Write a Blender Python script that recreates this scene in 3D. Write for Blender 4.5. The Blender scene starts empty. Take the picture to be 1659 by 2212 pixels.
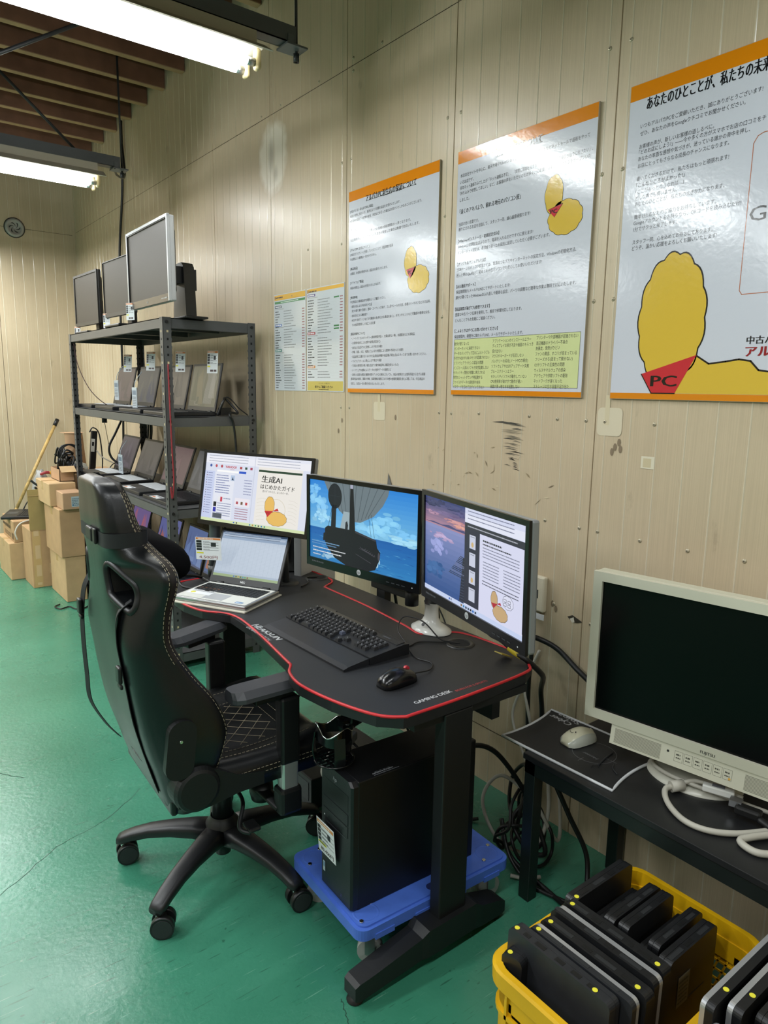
import bpy, bmesh, math, random
from mathutils import Matrix, Vector
random.seed(7)
C = bpy.context.scene.collection
SC = bpy.context.scene
PI = math.pi

# ---------------------------------------------------------------- camera, world, light, exposure
cam_data = bpy.data.cameras.new('camera')
cam = bpy.data.objects.new('camera', cam_data); C.objects.link(cam)
cam_data.sensor_fit = 'VERTICAL'; cam_data.sensor_height = 24.0
cam_data.lens = 1525.0 / 2212.0 * 24.0
cam_data.clip_start = 0.02; cam_data.clip_end = 60
_right = Vector((0.79346485, -0.60841552, 0.01562334))
_down = Vector((-0.09277707, -0.1462857, -0.98488218))
_fwd = Vector((0.60150308, 0.7800199, -0.17251957))
cam.matrix_world = Matrix(((_right.x, -_down.x, -_fwd.x, 0.0), (_right.y, -_down.y, -_fwd.y, 0.0),
                           (_right.z, -_down.z, -_fwd.z, 1.5), (0, 0, 0, 1)))
SC.camera = cam
SC.view_settings.view_transform = 'Standard'
SC.view_settings.look = 'None'
SC.view_settings.gamma = 1.0
SC.view_settings.use_curve_mapping = False
SC.view_settings.exposure = 0.0
world = bpy.data.worlds.new('world'); SC.world = world
world.use_nodes = True
world.node_tree.nodes['Background'].inputs[0].default_value = (0.95, 0.98, 1.0, 1)
world.node_tree.nodes['Background'].inputs[1].default_value = 0.12
TUBE_STRENGTH = 58.0          # radiance of the lamp tubes
ROOM_LAMP_POWER = 42.0        # watts of each unseen ceiling lamp; far row added to brighten the back
for lx, ly, lk in ((0.75, 0.45, .36), (-0.9, 0.45, .6), (-0.75, 2.6, 1), (-0.75, 4.7, 1.2), (0.75, -1.7, .3), (-0.9, -1.7, .4), (-2.4, 2.6, 1), (-2.4, 0.45, .6), (-2.4, 4.7, 1.2), (0.35, 6.55, 1.2), (-1.2, 6.55, 1.2)):
    ld = bpy.data.lights.new('unseen_hall_lamp', 'AREA'); ld.shape = 'RECTANGLE'; ld.size = 1.2; ld.size_y = 0.16
    ld.energy = ROOM_LAMP_POWER * lk; ld.color = (0.95, 0.99, 1.0)
    lo = bpy.data.objects.new('unseen_hall_lamp', ld); C.objects.link(lo); lo.location = (lx, ly, 2.66)

# ---------------------------------------------------------------- helpers
def lin(h):
    if isinstance(h, (tuple, list)): return tuple(h)[:3]
    v = [int(h[i:i + 2], 16) / 255 for i in (0, 2, 4)]
    return tuple(c / 12.92 if c <= 0.04045 else ((c + 0.055) / 1.055) ** 2.4 for c in v)

MATS = {}
def mat(name, col, rough=0.5, metal=0.0, spec=0.5, noise=None, bump=None, emit=0.0, coat=0.0, trans=0.0):
    """procedural principled material; noise = (scale, amount), bump = (scale, strength)"""
    if name in MATS: return MATS[name]
    m = bpy.data.materials.new(name); m.use_nodes = True
    nt = m.node_tree; p = nt.nodes['Principled BSDF']; c = lin(col)
    p.inputs['Base Color'].default_value = (*c, 1); p.inputs['Roughness'].default_value = rough
    p.inputs['Metallic'].default_value = metal; p.inputs['Specular IOR Level'].default_value = spec
    if coat: p.inputs['Coat Weight'].default_value = coat; p.inputs['Coat Roughness'].default_value = 0.12
    if trans: p.inputs['Transmission Weight'].default_value = trans
    if emit:
        p.inputs['Emission Color'].default_value = (*c, 1); p.inputs['Emission Strength'].default_value = emit
    if noise or bump:
        tc = nt.nodes.new('ShaderNodeTexCoord')
    if noise:
        n = nt.nodes.new('ShaderNodeTexNoise'); n.inputs['Scale'].default_value = noise[0]; n.inputs['Detail'].default_value = 4
        r = nt.nodes.new('ShaderNodeMapRange'); r.inputs['To Min'].default_value = 1 - noise[1]; r.inputs['To Max'].default_value = 1 + noise[1]
        r.inputs['From Min'].default_value = 0.3; r.inputs['From Max'].default_value = 0.7
        x = nt.nodes.new('ShaderNodeMix'); x.data_type = 'RGBA'; x.blend_type = 'MULTIPLY'; x.inputs[0].default_value = 1
        x.inputs[6].default_value = (*c, 1)
        nt.links.new(tc.outputs['Object'], n.inputs['Vector']); nt.links.new(n.outputs['Fac'], r.inputs['Value'])
        nt.links.new(r.outputs['Result'], x.inputs[7]); nt.links.new(x.outputs[2], p.inputs['Base Color'])
    if bump:
        n2 = nt.nodes.new('ShaderNodeTexNoise'); n2.inputs['Scale'].default_value = bump[0]; n2.inputs['Detail'].default_value = 3
        b = nt.nodes.new('ShaderNodeBump'); b.inputs['Strength'].default_value = bump[1]; b.inputs['Distance'].default_value = 0.002
        nt.links.new(tc.outputs['Object'], n2.inputs['Vector']); nt.links.new(n2.outputs['Fac'], b.inputs['Height'])
        nt.links.new(b.outputs['Normal'], p.inputs['Normal'])
    MATS[name] = m
    return m
def ink(h):                       # print colour
    return mat('ink_' + h, h, 0.42, spec=0.5)
def glow(h):                      # colour of a lit display
    if 'glow_' + h in MATS: return MATS['glow_' + h]
    m = mat('glow_' + h, h, 0.35, spec=0.3, emit=0.92)
    m.node_tree.nodes['Principled BSDF'].inputs['Base Color'].default_value = (0.01, 0.01, 0.01, 1)
    return m

BASE = {}                         # world matrix of every thing's Empty
def thing(name, label, cat, loc=(0, 0, 0), rz=0.0, group=None):
    o = bpy.data.objects.new(name, None); C.objects.link(o)
    o.location = loc; o.rotation_euler = (0, 0, rz); o.empty_display_size = 0.05
    o['label'] = label; o['category'] = cat
    if group: o['group'] = group
    BASE[o.name] = Matrix.Translation(loc) @ Matrix.Rotation(rz, 4, 'Z')
    return o
def tag(o, label, cat, group=None):
    o['label'] = label; o['category'] = cat
    if group: o['group'] = group
    return o
def dup(root, loc=None, rz=None, label=None, group=None):
    r = root.copy(); C.objects.link(r)
    if loc is not None: r.location = loc
    if rz is not None: r.rotation_euler = (0, 0, rz)
    if label: r['label'] = label
    if group: r['group'] = group
    for ch in list(root.children):
        c = ch.copy(); C.objects.link(c); c.parent = r
        for g in list(ch.children):
            d = g.copy(); C.objects.link(d); d.parent = c
    return r

class MB:
    """collects shapes into one mesh; every shape may have its own material slot"""
    def __init__(self): self.v = []; self.f = []; self.mi = []; self.mats = []; self.sm = []
    def slot(self, m):
        if m not in self.mats: self.mats.append(m)
        return self.mats.index(m)
    def add(self, verts, faces, m, M=None, smooth=False):
        k = len(self.v); s = self.slot(m)
        self.v += [tuple(M @ Vector(p)) if M is not None else tuple(p) for p in verts]
        for f in faces: self.f.append(tuple(i + k for i in f)); self.mi.append(s); self.sm.append(smooth)
        return self
    def addbm(self, bm, m, M=None, smooth=False):
        bm.verts.index_update()
        self.add([v.co[:] for v in bm.verts], [[v.index for v in f.verts] for f in bm.faces], m, M, smooth); bm.free(); return self
    def box(self, c, s, m, rot=None, bev=0.0, seg=2, smooth=False):
        """box of size s centred at c; rot = Matrix 3x3/4x4 or z angle"""
        M = Matrix.Translation(c)
        if rot is not None: M = M @ (Matrix.Rotation(rot, 4, 'Z') if isinstance(rot, (int, float)) else rot.to_4x4())
        x, y, z = s[0] / 2, s[1] / 2, s[2] / 2
        if bev <= 0:
            vs = [(-x, -y, -z), (x, -y, -z), (x, y, -z), (-x, y, -z), (-x, -y, z), (x, -y, z), (x, y, z), (-x, y, z)]
            return self.add(vs, [(3, 2, 1, 0), (4, 5, 6, 7), (0, 1, 5, 4), (1, 2, 6, 5), (2, 3, 7, 6), (3, 0, 4, 7)], m, M)
        bm = bmesh.new(); bmesh.ops.create_cube(bm, size=1)
        for v in bm.verts: v.co = (v.co.x * 2 * x, v.co.y * 2 * y, v.co.z * 2 * z)
        bmesh.ops.bevel(bm, geom=bm.edges[:], offset=min(bev, x * .98, y * .98, z * .98), segments=seg, profile=0.5, affect='EDGES')
        return self.addbm(bm, m, M, smooth)
    def span(self, a, b, m, **k):     # box between two opposite corners
        return self.box([(a[i] + b[i]) / 2 for i in range(3)], [abs(b[i] - a[i]) for i in range(3)], m, **k)
    def cyl(self, a, b, r, m, n=16, r2=None, smooth=True):
        a = Vector(a); b = Vector(b); d = (b - a); q = d.to_track_quat('Z', 'Y').to_matrix(); r2 = r if r2 is None else r2
        vs = [a + q @ Vector((r * math.cos(2 * PI * i / n), r * math.sin(2 * PI * i / n), 0)) for i in range(n)]
        vs += [b + q @ Vector((r2 * math.cos(2 * PI * i / n), r2 * math.sin(2 * PI * i / n), 0)) for i in range(n)]
        self.add(vs, [(i, (i + 1) % n, n + (i + 1) % n, n + i) for i in range(n)], m, smooth=smooth)
        return self.add(vs, [tuple(range(n))[::-1], tuple(range(n, 2 * n))], m)
    def lathe(self, prof, m, M=None, n=28, smooth=True):
        """prof = [(r, z)] turned about z"""
        vs = [(r * math.cos(2 * PI * i / n), r * math.sin(2 * PI * i / n), z) for r, z in prof for i in range(n)]
        fs = [(k * n + i, k * n + (i + 1) % n, (k + 1) * n + (i + 1) % n, (k + 1) * n + i) for k in range(len(prof) - 1) for i in range(n)]
        return self.add(vs, fs, m, M, smooth)
    def tube(self, pts, r, m, n=8, spline=True, steps=8, closed=False, flat=None, cap=True):
        """round (or flattened) tube along a path; r is a radius or one per point"""
        P = [Vector(p) for p in pts]; R = list(r) if isinstance(r, (list, tuple)) else [r] * len(P)
        if spline and len(P) > 2: P, R = smooth_path(P, R, steps, closed)
        nP = len(P); vs = []; up = None
        for i in range(nP):
            t = (P[(i + 1) % nP] - P[i - 1]) if closed or 0 < i < nP - 1 else (P[1] - P[0] if i == 0 else P[-1] - P[-2])
            if t.length < 1e-9: t = Vector((0, 0, 1))
            t.normalize()
            if up is None: up = Vector((0, 0, 1)) if abs(t.z) < 0.9 else Vector((1, 0, 0))
            s = t.cross(up)
            if s.length < 1e-6: s = t.cross(Vector((0, 1, 0.1)))
            s.normalize(); up = s.cross(t).normalized()
            fx, fy = flat if flat else (1, 1)
            vs += [P[i] + s * (R[i] * fx * math.cos(2 * PI * j / n)) + up * (R[i] * fy * math.sin(2 * PI * j / n)) for j in range(n)]
        L = nP if closed else nP - 1
        fs = [(i * n + j, i * n + (j + 1) % n, ((i + 1) % nP) * n + (j + 1) % n, ((i + 1) % nP) * n + j) for i in range(L) for j in range(n)]
        self.add(vs, fs, m, smooth=True)
        if not closed and cap: self.add(vs, [tuple(range(n))[::-1], tuple(range((nP - 1) * n, nP * n))], m)
        return self
    def ribbon(self, pts, wdir, w, m, th=0.0015, steps=8):
        """flat strap along a path, width w along wdir"""
        P = [Vector(p) for p in pts]; P, _ = smooth_path(P, [0] * len(P), steps, False); W = Vector(wdir).normalized() * (w / 2); vs = []
        for i, p in enumerate(P):
            t = (P[min(i + 1, len(P) - 1)] - P[max(i - 1, 0)]).normalized(); nn = t.cross(W).normalized() * (th / 2)
            vs += [p - W - nn, p + W - nn, p + W + nn, p - W + nn]
        fs = [(i * 4 + j, i * 4 + (j + 1) % 4, (i + 1) * 4 + (j + 1) % 4, (i + 1) * 4 + j) for i in range(len(P) - 1) for j in range(4)]
        fs += [(3, 2, 1, 0), tuple(len(vs) - 4 + j for j in range(4))]
        return self.add(vs, fs, m)
    def prism(self, poly, h, m, M=None, smooth=False):
        """polygon in xy extruded from z=0 to h"""
        n = len(poly)
        vs = [(x, y, 0) for x, y in poly] + [(x, y, h) for x, y in poly]
        return self.add(vs, [tuple(range(n))[::-1], tuple(range(n, 2 * n))] + [(i, (i + 1) % n, n + (i + 1) % n, n + i) for i in range(n)], m, M, smooth)
    def loft(self, rows, m, closed=True, caps=True, smooth=True):
        n = len(rows[0]); vs = [p for r in rows for p in r]; J = n if closed else n - 1
        self.add(vs, [(i * n + j, i * n + (j + 1) % n, (i + 1) * n + (j + 1) % n, (i + 1) * n + j) for i in range(len(rows) - 1) for j in range(J)], m, smooth=smooth)
        if caps and closed: self.add(vs, [tuple(range(n))[::-1], tuple(range(len(vs) - n, len(vs)))], m, smooth=smooth)
        return self
    def build(self, name, parent=None, world=False, recalc=True):
        """link as ONE mesh object; world=True: coordinates are world ones even under a parent"""
        me = bpy.data.meshes.new(name); me.from_pydata(self.v, [], self.f)
        for m in self.mats: me.materials.append(m)
        me.polygons.foreach_set('material_index', self.mi); me.polygons.foreach_set('use_smooth', self.sm)
        if recalc:
            bm = bmesh.new(); bm.from_mesh(me); bmesh.ops.remove_doubles(bm, verts=bm.verts, dist=1e-6)
            bmesh.ops.recalc_face_normals(bm, faces=bm.faces); bm.to_mesh(me); bm.free()
        if world and parent is not None: me.transform(BASE[parent.name].inverted())
        me.update()
        o = bpy.data.objects.new(name, me); C.objects.link(o)
        if parent is not None:
            o.parent = parent
            if parent.name in BASE: BASE[o.name] = BASE[parent.name]
        return o
def smooth_path(P, R, steps, closed):
    """Catmull-Rom through the points"""
    n = len(P); Q = []; S = []
    for i in range(n if closed else n - 1):
        g = (lambda k: P[k % n]) if closed else (lambda k: P[max(0, min(n - 1, k))])
        p0, p1, p2, p3 = g(i - 1), g(i), g(i + 1), g(i + 2)
        for s in range(steps):
            t = s / steps
            Q.append(0.5 * ((2 * p1) + (p2 - p0) * t + (2 * p0 - 5 * p1 + 4 * p2 - p3) * t * t + (3 * p1 - p0 - 3 * p2 + p3) * t ** 3))
            a = R[i]; b = R[(i + 1) % n]; S.append(a + (b - a) * t)
    if not closed: Q.append(P[-1]); S.append(R[-1])
    return Q, S
def struct(o): o['kind'] = 'structure'; return o
def rounded(w, h, r, n=5):        # outline of a rounded rectangle centred at 0
    out = []
    for cx, cy, a0 in ((w / 2 - r, h / 2 - r, 0), (-w / 2 + r, h / 2 - r, 90), (-w / 2 + r, -h / 2 + r, 180), (w / 2 - r, -h / 2 + r, 270)):
        out += [(cx + r * math.cos(math.radians(a0 + 90 * i / n)), cy + r * math.sin(math.radians(a0 + 90 * i / n))) for i in range(n + 1)]
    return out

# ---- flat artwork: coloured shapes and lettering on one sheet (poster print, display picture, key legend)
GLYPH = {}
def glyphs(s):
    if s not in GLYPH:
        cu = bpy.data.curves.new('lettering', 'FONT'); cu.body = s; cu.size = 1; cu.resolution_u = 2
        o = bpy.data.objects.new('lettering', cu); C.objects.link(o)
        me = bpy.data.meshes.new_from_object(o.evaluated_get(bpy.context.evaluated_depsgraph_get()))
        GLYPH[s] = ([(v.co.x, v.co.y) for v in me.vertices], [tuple(p.vertices) for p in me.polygons])
        bpy.data.objects.remove(o); bpy.data.curves.remove(cu); bpy.data.meshes.remove(me)
    return GLYPH[s]
class Sheet:
    """2D artwork in a plane: O origin, U right, V up; each layer lies a hair above the one below"""
    def __init__(self, O, U, V, ink_fn=ink, step=0.0002):
        self.O = Vector(O); self.U = Vector(U).normalized(); self.V = Vector(V).normalized(); self.N = self.U.cross(self.V)
        self.mb = MB(); self.ink = ink_fn; self.step = step
    def P(self, u, v, l): return self.O + self.U * u + self.V * v + self.N * (self.step * l)
    def poly(self, pts, col, l=1):
        self.mb.add([self.P(u, v, l) for u, v in pts], [tuple(range(len(pts)))], self.ink(col)); return self
    def rect(self, u0, v0, u1, v1, col, l=1): return self.poly([(u0, v0), (u1, v0), (u1, v1), (u0, v1)], col, l)
    def disc(self, u, v, ru, col, l=1, rv=None, n=20):
        rv = ru if rv is None else rv
        return self.poly([(u + ru * math.cos(2 * PI * i / n), v + rv * math.sin(2 * PI * i / n)) for i in range(n)], col, l)
    def line(self, pts, w, col, l=1, closed=False):
        """stroke of width w"""
        n = len(pts); k = n if closed else n - 1
        for i in range(k):
            (a, b), (c, d) = pts[i], pts[(i + 1) % n]; L = math.hypot(c - a, d - b)
            if L < 1e-9: continue
            x, y = -(d - b) / L * w / 2, (c - a) / L * w / 2; ex, ey = (c - a) / L * w * .3, (d - b) / L * w * .3
            self.poly([(a - ex + x, b - ey + y), (a - ex - x, b - ey - y), (c + ex - x, d + ey - y), (c + ex + x, d + ey + y)], col, l)
        return self
    def text(self, s, u, v, size, col, width=None, bold=0.0, l=2, slant=0.0):
        vs, fs = glyphs(s)
        if not vs: return self
        x0 = min(p[0] for p in vs); x1 = max(p[0] for p in vs); kx = size if width is None else width / (x1 - x0)
        for b in ([0.0] if not bold else [-bold, 0.0, bold]):
            pts = [self.P(u + (x - x0 + slant * y) * kx + b * size, v + y * size, l + b) for x, y in vs]
            self.mb.add(pts, fs, self.ink(col))
        return self
    def dashes(self, u0, u1, v, h, col, l=2, seed=0, gap=0.35):
        """a line of print too small to read: short uneven marks"""
        rr = random.Random(seed); u = u0
        while u < u1:
            w = h * rr.uniform(0.6, 2.2); w = min(w, u1 - u); self.rect(u, v, u + w, v + h, col, l); u += w + h * gap
        return self
    def build(self, name, parent=None, world=False): return self.mb.build(name, parent, world, recalc=False)

# common materials
M_BLACK = mat('black_plastic', '141516', 0.42, noise=(60, 0.08))
M_BLACKG = mat('black_gloss_plastic', '0c0d0f', 0.22)
M_BLACKM = mat('black_powder_coat', '101213', 0.5, bump=(600, 0.05))
M_DARK = mat('dark_grey_plastic', '26282a', 0.5)
M_GREY = mat('grey_plastic', '5a5e62', 0.45)
M_STEELG = mat('grey_painted_steel', '55585c', 0.42, spec=0.5, noise=(8, 0.08))
M_CHROME = mat('chrome', 'd8dcdc', 0.12, metal=1.0)
M_ALU = mat('brushed_aluminium', 'b4b6b8', 0.3, metal=0.9)
M_WHITE = mat('white_plastic', 'd9dad4', 0.35)
M_PAPER = mat('white_paper', 'dcdfe2', 0.6)
M_CABLE = mat('black_cable_rubber', '0f1011', 0.45)
M_CABLEW = mat('white_cable_rubber', 'b9b6aa', 0.5)

# ---------------------------------------------------------------- the setting
WX = 1.866                        # inner face of the right wall
def wall_material(name, stains):
    m = bpy.data.materials.new(name); m.use_nodes = True; nt = m.node_tree; p = nt.nodes['Principled BSDF']
    N = nt.nodes.new; L = nt.links.new
    tc = N('ShaderNodeTexCoord'); mp = N('ShaderNodeMapping'); mp.inputs['Scale'].default_value = (260, 260, 3.0)
    st = N('ShaderNodeTexNoise'); st.inputs['Scale'].default_value = 1; st.inputs['Detail'].default_value = 3
    L(tc.outputs['Object'], mp.inputs['Vector']); L(mp.outputs['Vector'], st.inputs['Vector'])
    big = N('ShaderNodeTexNoise'); big.inputs['Scale'].default_value = 1.7; big.inputs['Detail'].default_value = 5
    L(tc.outputs['Object'], big.inputs['Vector'])
    r1 = N('ShaderNodeValToRGB'); r1.color_ramp.elements[0].position = 0.3; r1.color_ramp.elements[1].position = 0.7
    r1.color_ramp.elements[0].color = (*lin('b4a387'), 1); r1.color_ramp.elements[1].color = (*lin('c4b498'), 1)
    L(big.outputs['Fac'], r1.inputs['Fac'])
    r2 = N('ShaderNodeMapRange'); r2.inputs['From Min'].default_value = 0.3; r2.inputs['From Max'].default_value = 0.7
    r2.inputs['To Min'].default_value = 0.93; r2.inputs['To Max'].default_value = 1.05
    L(st.outputs['Fac'], r2.inputs['Value'])
    mu = N('ShaderNodeMix'); mu.data_type = 'RGBA'; mu.blend_type = 'MULTIPLY'; mu.inputs[0].default_value = 1
    L(r1.outputs['Color'], mu.inputs[6]); L(r2.outputs['Result'], mu.inputs[7]); out = mu.outputs[2]
    # grime smudges with a shape of their own
    mp2 = N('ShaderNodeMapping'); mp2.inputs['Scale'].default_value = (9, 9, 4.5)
    gr = N('ShaderNodeTexNoise'); gr.inputs['Scale'].default_value = 1; gr.inputs['Detail'].default_value = 7; gr.inputs['Roughness'].default_value = 0.65
    L(tc.outputs['Object'], mp2.inputs['Vector']); L(mp2.outputs['Vector'], gr.inputs['Vector'])
    rg = N('ShaderNodeMapRange'); rg.inputs['From Min'].default_value = 0.64; rg.inputs['From Max'].default_value = 0.78
    rg.inputs['To Max'].default_value = 0.45; L(gr.outputs['Fac'], rg.inputs['Value'])
    mx = N('ShaderNodeMix'); mx.data_type = 'RGBA'; L(rg.outputs['Result'], mx.inputs[0]); L(out, mx.inputs[6])
    mx.inputs[7].default_value = (*lin('6f6250'), 1); out = mx.outputs[2]
    sep = N('ShaderNodeSeparateXYZ'); L(tc.outputs['Object'], sep.inputs[0])
    def math_(op, a, b=None):
        n = N('ShaderNodeMath'); n.operation = op
        for k, v in ((0, a), (1, b)):
            if v is None: continue
            if isinstance(v, (int, float)): n.inputs[k].default_value = v
            else: L(v, n.inputs[k])
        return n.outputs[0]
    nz = N('ShaderNodeTexNoise'); nz.inputs['Scale'].default_value = 14; nz.inputs['Detail'].default_value = 4; L(tc.outputs['Object'], nz.inputs['Vector'])
    for (cy, cz, ry, rz, col, amt, soft) in stains:
        dy = math_('DIVIDE', math_('SUBTRACT', sep.outputs['Y'], cy), ry); dz = math_('DIVIDE', math_('SUBTRACT', sep.outputs['Z'], cz), rz)
        d = math_('SQRT', math_('ADD', math_('MULTIPLY', dy, dy), math_('MULTIPLY', dz, dz)))
        d = math_('ADD', d, math_('MULTIPLY', math_('SUBTRACT', nz.outputs['Fac'], 0.5), 0.5))
        q = N('ShaderNodeMapRange'); q.inputs['From Min'].default_value = 1.0 - soft; q.inputs['From Max'].default_value = 1.0 + soft
        q.inputs['To Min'].default_value = amt; q.inputs['To Max'].default_value = 0.0; L(d, q.inputs['Value'])
        x = N('ShaderNodeMix'); x.data_type = 'RGBA'; L(q.outputs['Result'], x.inputs[0]); L(out, x.inputs[6]); x.inputs[7].default_value = (*lin(col), 1); out = x.outputs[2]
    L(out, p.inputs['Base Color'])
    p.inputs['Roughness'].default_value = 0.36; p.inputs['Specular IOR Level'].default_value = 0.4
    b = N('ShaderNodeBump'); b.inputs['Strength'].default_value = 0.16; b.inputs['Distance'].default_value = 0.002
    L(st.outputs['Fac'], b.inputs['Height']); L(b.outputs['Normal'], p.inputs['Normal'])
    return m
M_WALL = wall_material('beige_steel_panel', [(3.385, 2.64, 0.135, 0.165, 'ddd6c6', 0.9, 0.14), (3.40, 2.655, 0.028, 0.06, '77705f', 0.5, 0.6), (3.36, 2.56, 0.02, 0.03, '8d8573', 0.4, 0.6)])
M_SEAM = mat('dark_panel_joint', '4a3f30', 0.7)
M_GROOVE = mat('lamplit_panel_groove', 'c9bea6', 0.2, spec=0.6)  # paler than the panel: lamp glint on the ridges put into the colour

SEAMS = [1.352 + 0.6866 * k for k in range(-6, 9)]
def panel_profile(t0, t1, seams):
    """(t, depth) along the wall: 8 shallow grooves per panel, a deep narrow joint at each seam"""
    pts = [(t0, 0.0)]
    for s in seams:
        if s - 0.003 > t0 and s + 0.003 < t1: pts += [(s - 0.0022, 0), (s - 0.0014, 0.006), (s + 0.0014, 0.006), (s + 0.0022, 0)]
        for k in range(8):
            g = s + 0.037 + 0.0875 * k
            if g - 0.005 > t0 and g + 0.005 < t1: pts += [(g - 0.0026, 0), (g - 0.0009, -0.0011), (g + 0.0009, -0.0011), (g + 0.0026, 0)]
    pts.append((t1, 0.0)); return sorted(pts)
def panel_wall(mb, t0, t1, z0, z1, seams, P, m):
    pr = panel_profile(t0, t1, seams)
    for (a, da), (b, db) in zip(pr, pr[1:]):
        deep = da > 0.004 and db > 0.004
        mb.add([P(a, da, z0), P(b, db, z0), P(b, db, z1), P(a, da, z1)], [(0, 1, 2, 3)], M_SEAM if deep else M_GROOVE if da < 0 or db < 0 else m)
mb = MB(); PR = lambda t, d, z: (WX + d, t, z)
YB = 7.09
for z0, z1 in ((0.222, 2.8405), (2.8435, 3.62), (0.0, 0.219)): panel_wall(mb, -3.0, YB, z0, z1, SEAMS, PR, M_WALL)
for z in (0.2205, 2.842): mb.add([PR(-3, .005, z - .002), PR(YB, .005, z - .002), PR(YB, .005, z + .002), PR(-3, .005, z + .002)], [(0, 1, 2, 3)], M_SEAM)
mb.add([(WX + .007, -3, 0), (WX + .06, -3, 0), (WX + .06, YB + .06, 0), (WX + .007, YB + .06, 0), (WX + .007, -3, 3.62), (WX + .06, -3, 3.62), (WX + .06, YB + .06, 3.62), (WX + .007, YB + .06, 3.62)],
       [(0, 1, 2, 3), (4, 5, 6, 7), (0, 1, 5, 4), (1, 2, 6, 5), (2, 3, 7, 6), (3, 0, 4, 7)], M_SEAM)
wall_right = struct(mb.build('wall_right', recalc=False))
mb = MB(); BSE = [1.205 - 0.6866 * k for k in range(-1, 10)]
PB = lambda t, d, z: (t, YB + d, z)
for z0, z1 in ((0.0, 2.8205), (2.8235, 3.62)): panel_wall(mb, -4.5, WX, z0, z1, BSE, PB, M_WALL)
mb.add([PB(-4.5, .005, 2.819), PB(WX, .005, 2.819), PB(WX, .005, 2.825), PB(-4.5, .005, 2.825)], [(0, 1, 2, 3)], M_SEAM)
mb.span((-4.5, YB + .007, 0), (WX + .06, YB + .06, 3.62), M_SEAM)
wall_back = struct(mb.build('wall_back', recalc=False))
mb = MB(); mb.span((-4.56, -3.06, 0), (-4.5, YB + .06, 3.62), M_WALL); struct(mb.build('wall_left'))
mb = MB(); mb.span((-4.56, -3.06, 0), (WX + .06, -3.0, 3.62), M_WALL); struct(mb.build('wall_front'))

# corner trim of the two walls
mb = MB(); mb.span((WX - .022, YB - .002, 0), (WX, YB, 3.6), M_WALL); mb.span((WX - .002, YB - .022, 0), (WX, YB, 3.6), M_WALL); struct(mb.build('trim_1'))

# floor: worn glossy green paint
m = bpy.data.materials.new('worn_green_floor_paint'); m.use_nodes = True; nt = m.node_tree; p = nt.nodes['Principled BSDF']; N = nt.nodes.new; L = nt.links.new
tc = N('ShaderNodeTexCoord')
n1 = N('ShaderNodeTexNoise'); n1.inputs['Scale'].default_value = 1.3; n1.inputs['Detail'].default_value = 8; L(tc.outputs['Object'], n1.inputs['Vector'])
cr = N('ShaderNodeValToRGB'); cr.color_ramp.elements[0].position = 0.32; cr.color_ramp.elements[1].position = 0.7
cr.color_ramp.elements[0].color = (*lin('32765d'), 1); cr.color_ramp.elements[1].color = (*lin('448b70'), 1); L(n1.outputs['Fac'], cr.inputs['Fac'])
out = cr.outputs['Color']
for ang, sc, lo, colr, amt in ((20, (7, 130, 1), 0.665, '24503c', 0.55), (105, (8, 150, 1), 0.68, '86b59f', 0.4), (65, (11, 140, 1), 0.675, '1f4233', 0.6), (150, (40, 55, 1), 0.70, '1f4a38', 0.6)):
    mp = N('ShaderNodeMapping'); mp.inputs['Rotation'].default_value = (0, 0, math.radians(ang)); mp.inputs['Scale'].default_value = sc
    s = N('ShaderNodeTexNoise'); s.inputs['Scale'].default_value = 1; s.inputs['Detail'].default_value = 2
    L(tc.outputs['Object'], mp.inputs['Vector']); L(mp.outputs['Vector'], s.inputs['Vector'])
    r = N('ShaderNodeMapRange'); r.inputs['From Min'].default_value = lo; r.inputs['From Max'].default_value = lo + 0.05; r.inputs['To Max'].default_value = amt; L(s.outputs['Fac'], r.inputs['Value'])
    x = N('ShaderNodeMix'); x.data_type = 'RGBA'; L(r.outputs['Result'], x.inputs[0]); L(out, x.inputs[6]); x.inputs[7].default_value = (*lin(colr), 1); out = x.outputs[2]
L(out, p.inputs['Base Color'])
n2 = N('ShaderNodeTexNoise'); n2.inputs['Scale'].default_value = 2.2; n2.inputs['Detail'].default_value = 12; n2.inputs['Roughness'].default_value = .7; L(tc.outputs['Object'], n2.inputs['Vector'])
r = N('ShaderNodeMapRange'); r.inputs['From Min'].default_value = 0.3; r.inputs['From Max'].default_value = 0.7; r.inputs['To Min'].default_value = 0.20; r.inputs['To Max'].default_value = 0.33
L(n2.outputs['Fac'], r.inputs['Value']); L(r.outputs['Result'], p.inputs['Roughness'])
n3 = N('ShaderNodeTexNoise'); n3.inputs['Scale'].default_value = 60; n3.inputs['Detail'].default_value = 6; L(tc.outputs['Object'], n3.inputs['Vector'])
b = N('ShaderNodeBump'); b.inputs['Strength'].default_value = 0.22; b.inputs['Distance'].default_value = 0.004; L(n3.outputs['Fac'], b.inputs['Height']); L(b.outputs['Normal'], p.inputs['Normal'])
p.inputs['Specular IOR Level'].default_value = 0.8
M_FLOOR = m
mb = MB(); mb.span((-4.56, -3.06, -0.08), (WX + .06, YB + .06, 0), M_FLOOR); floor = struct(mb.build('floor'))
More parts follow.
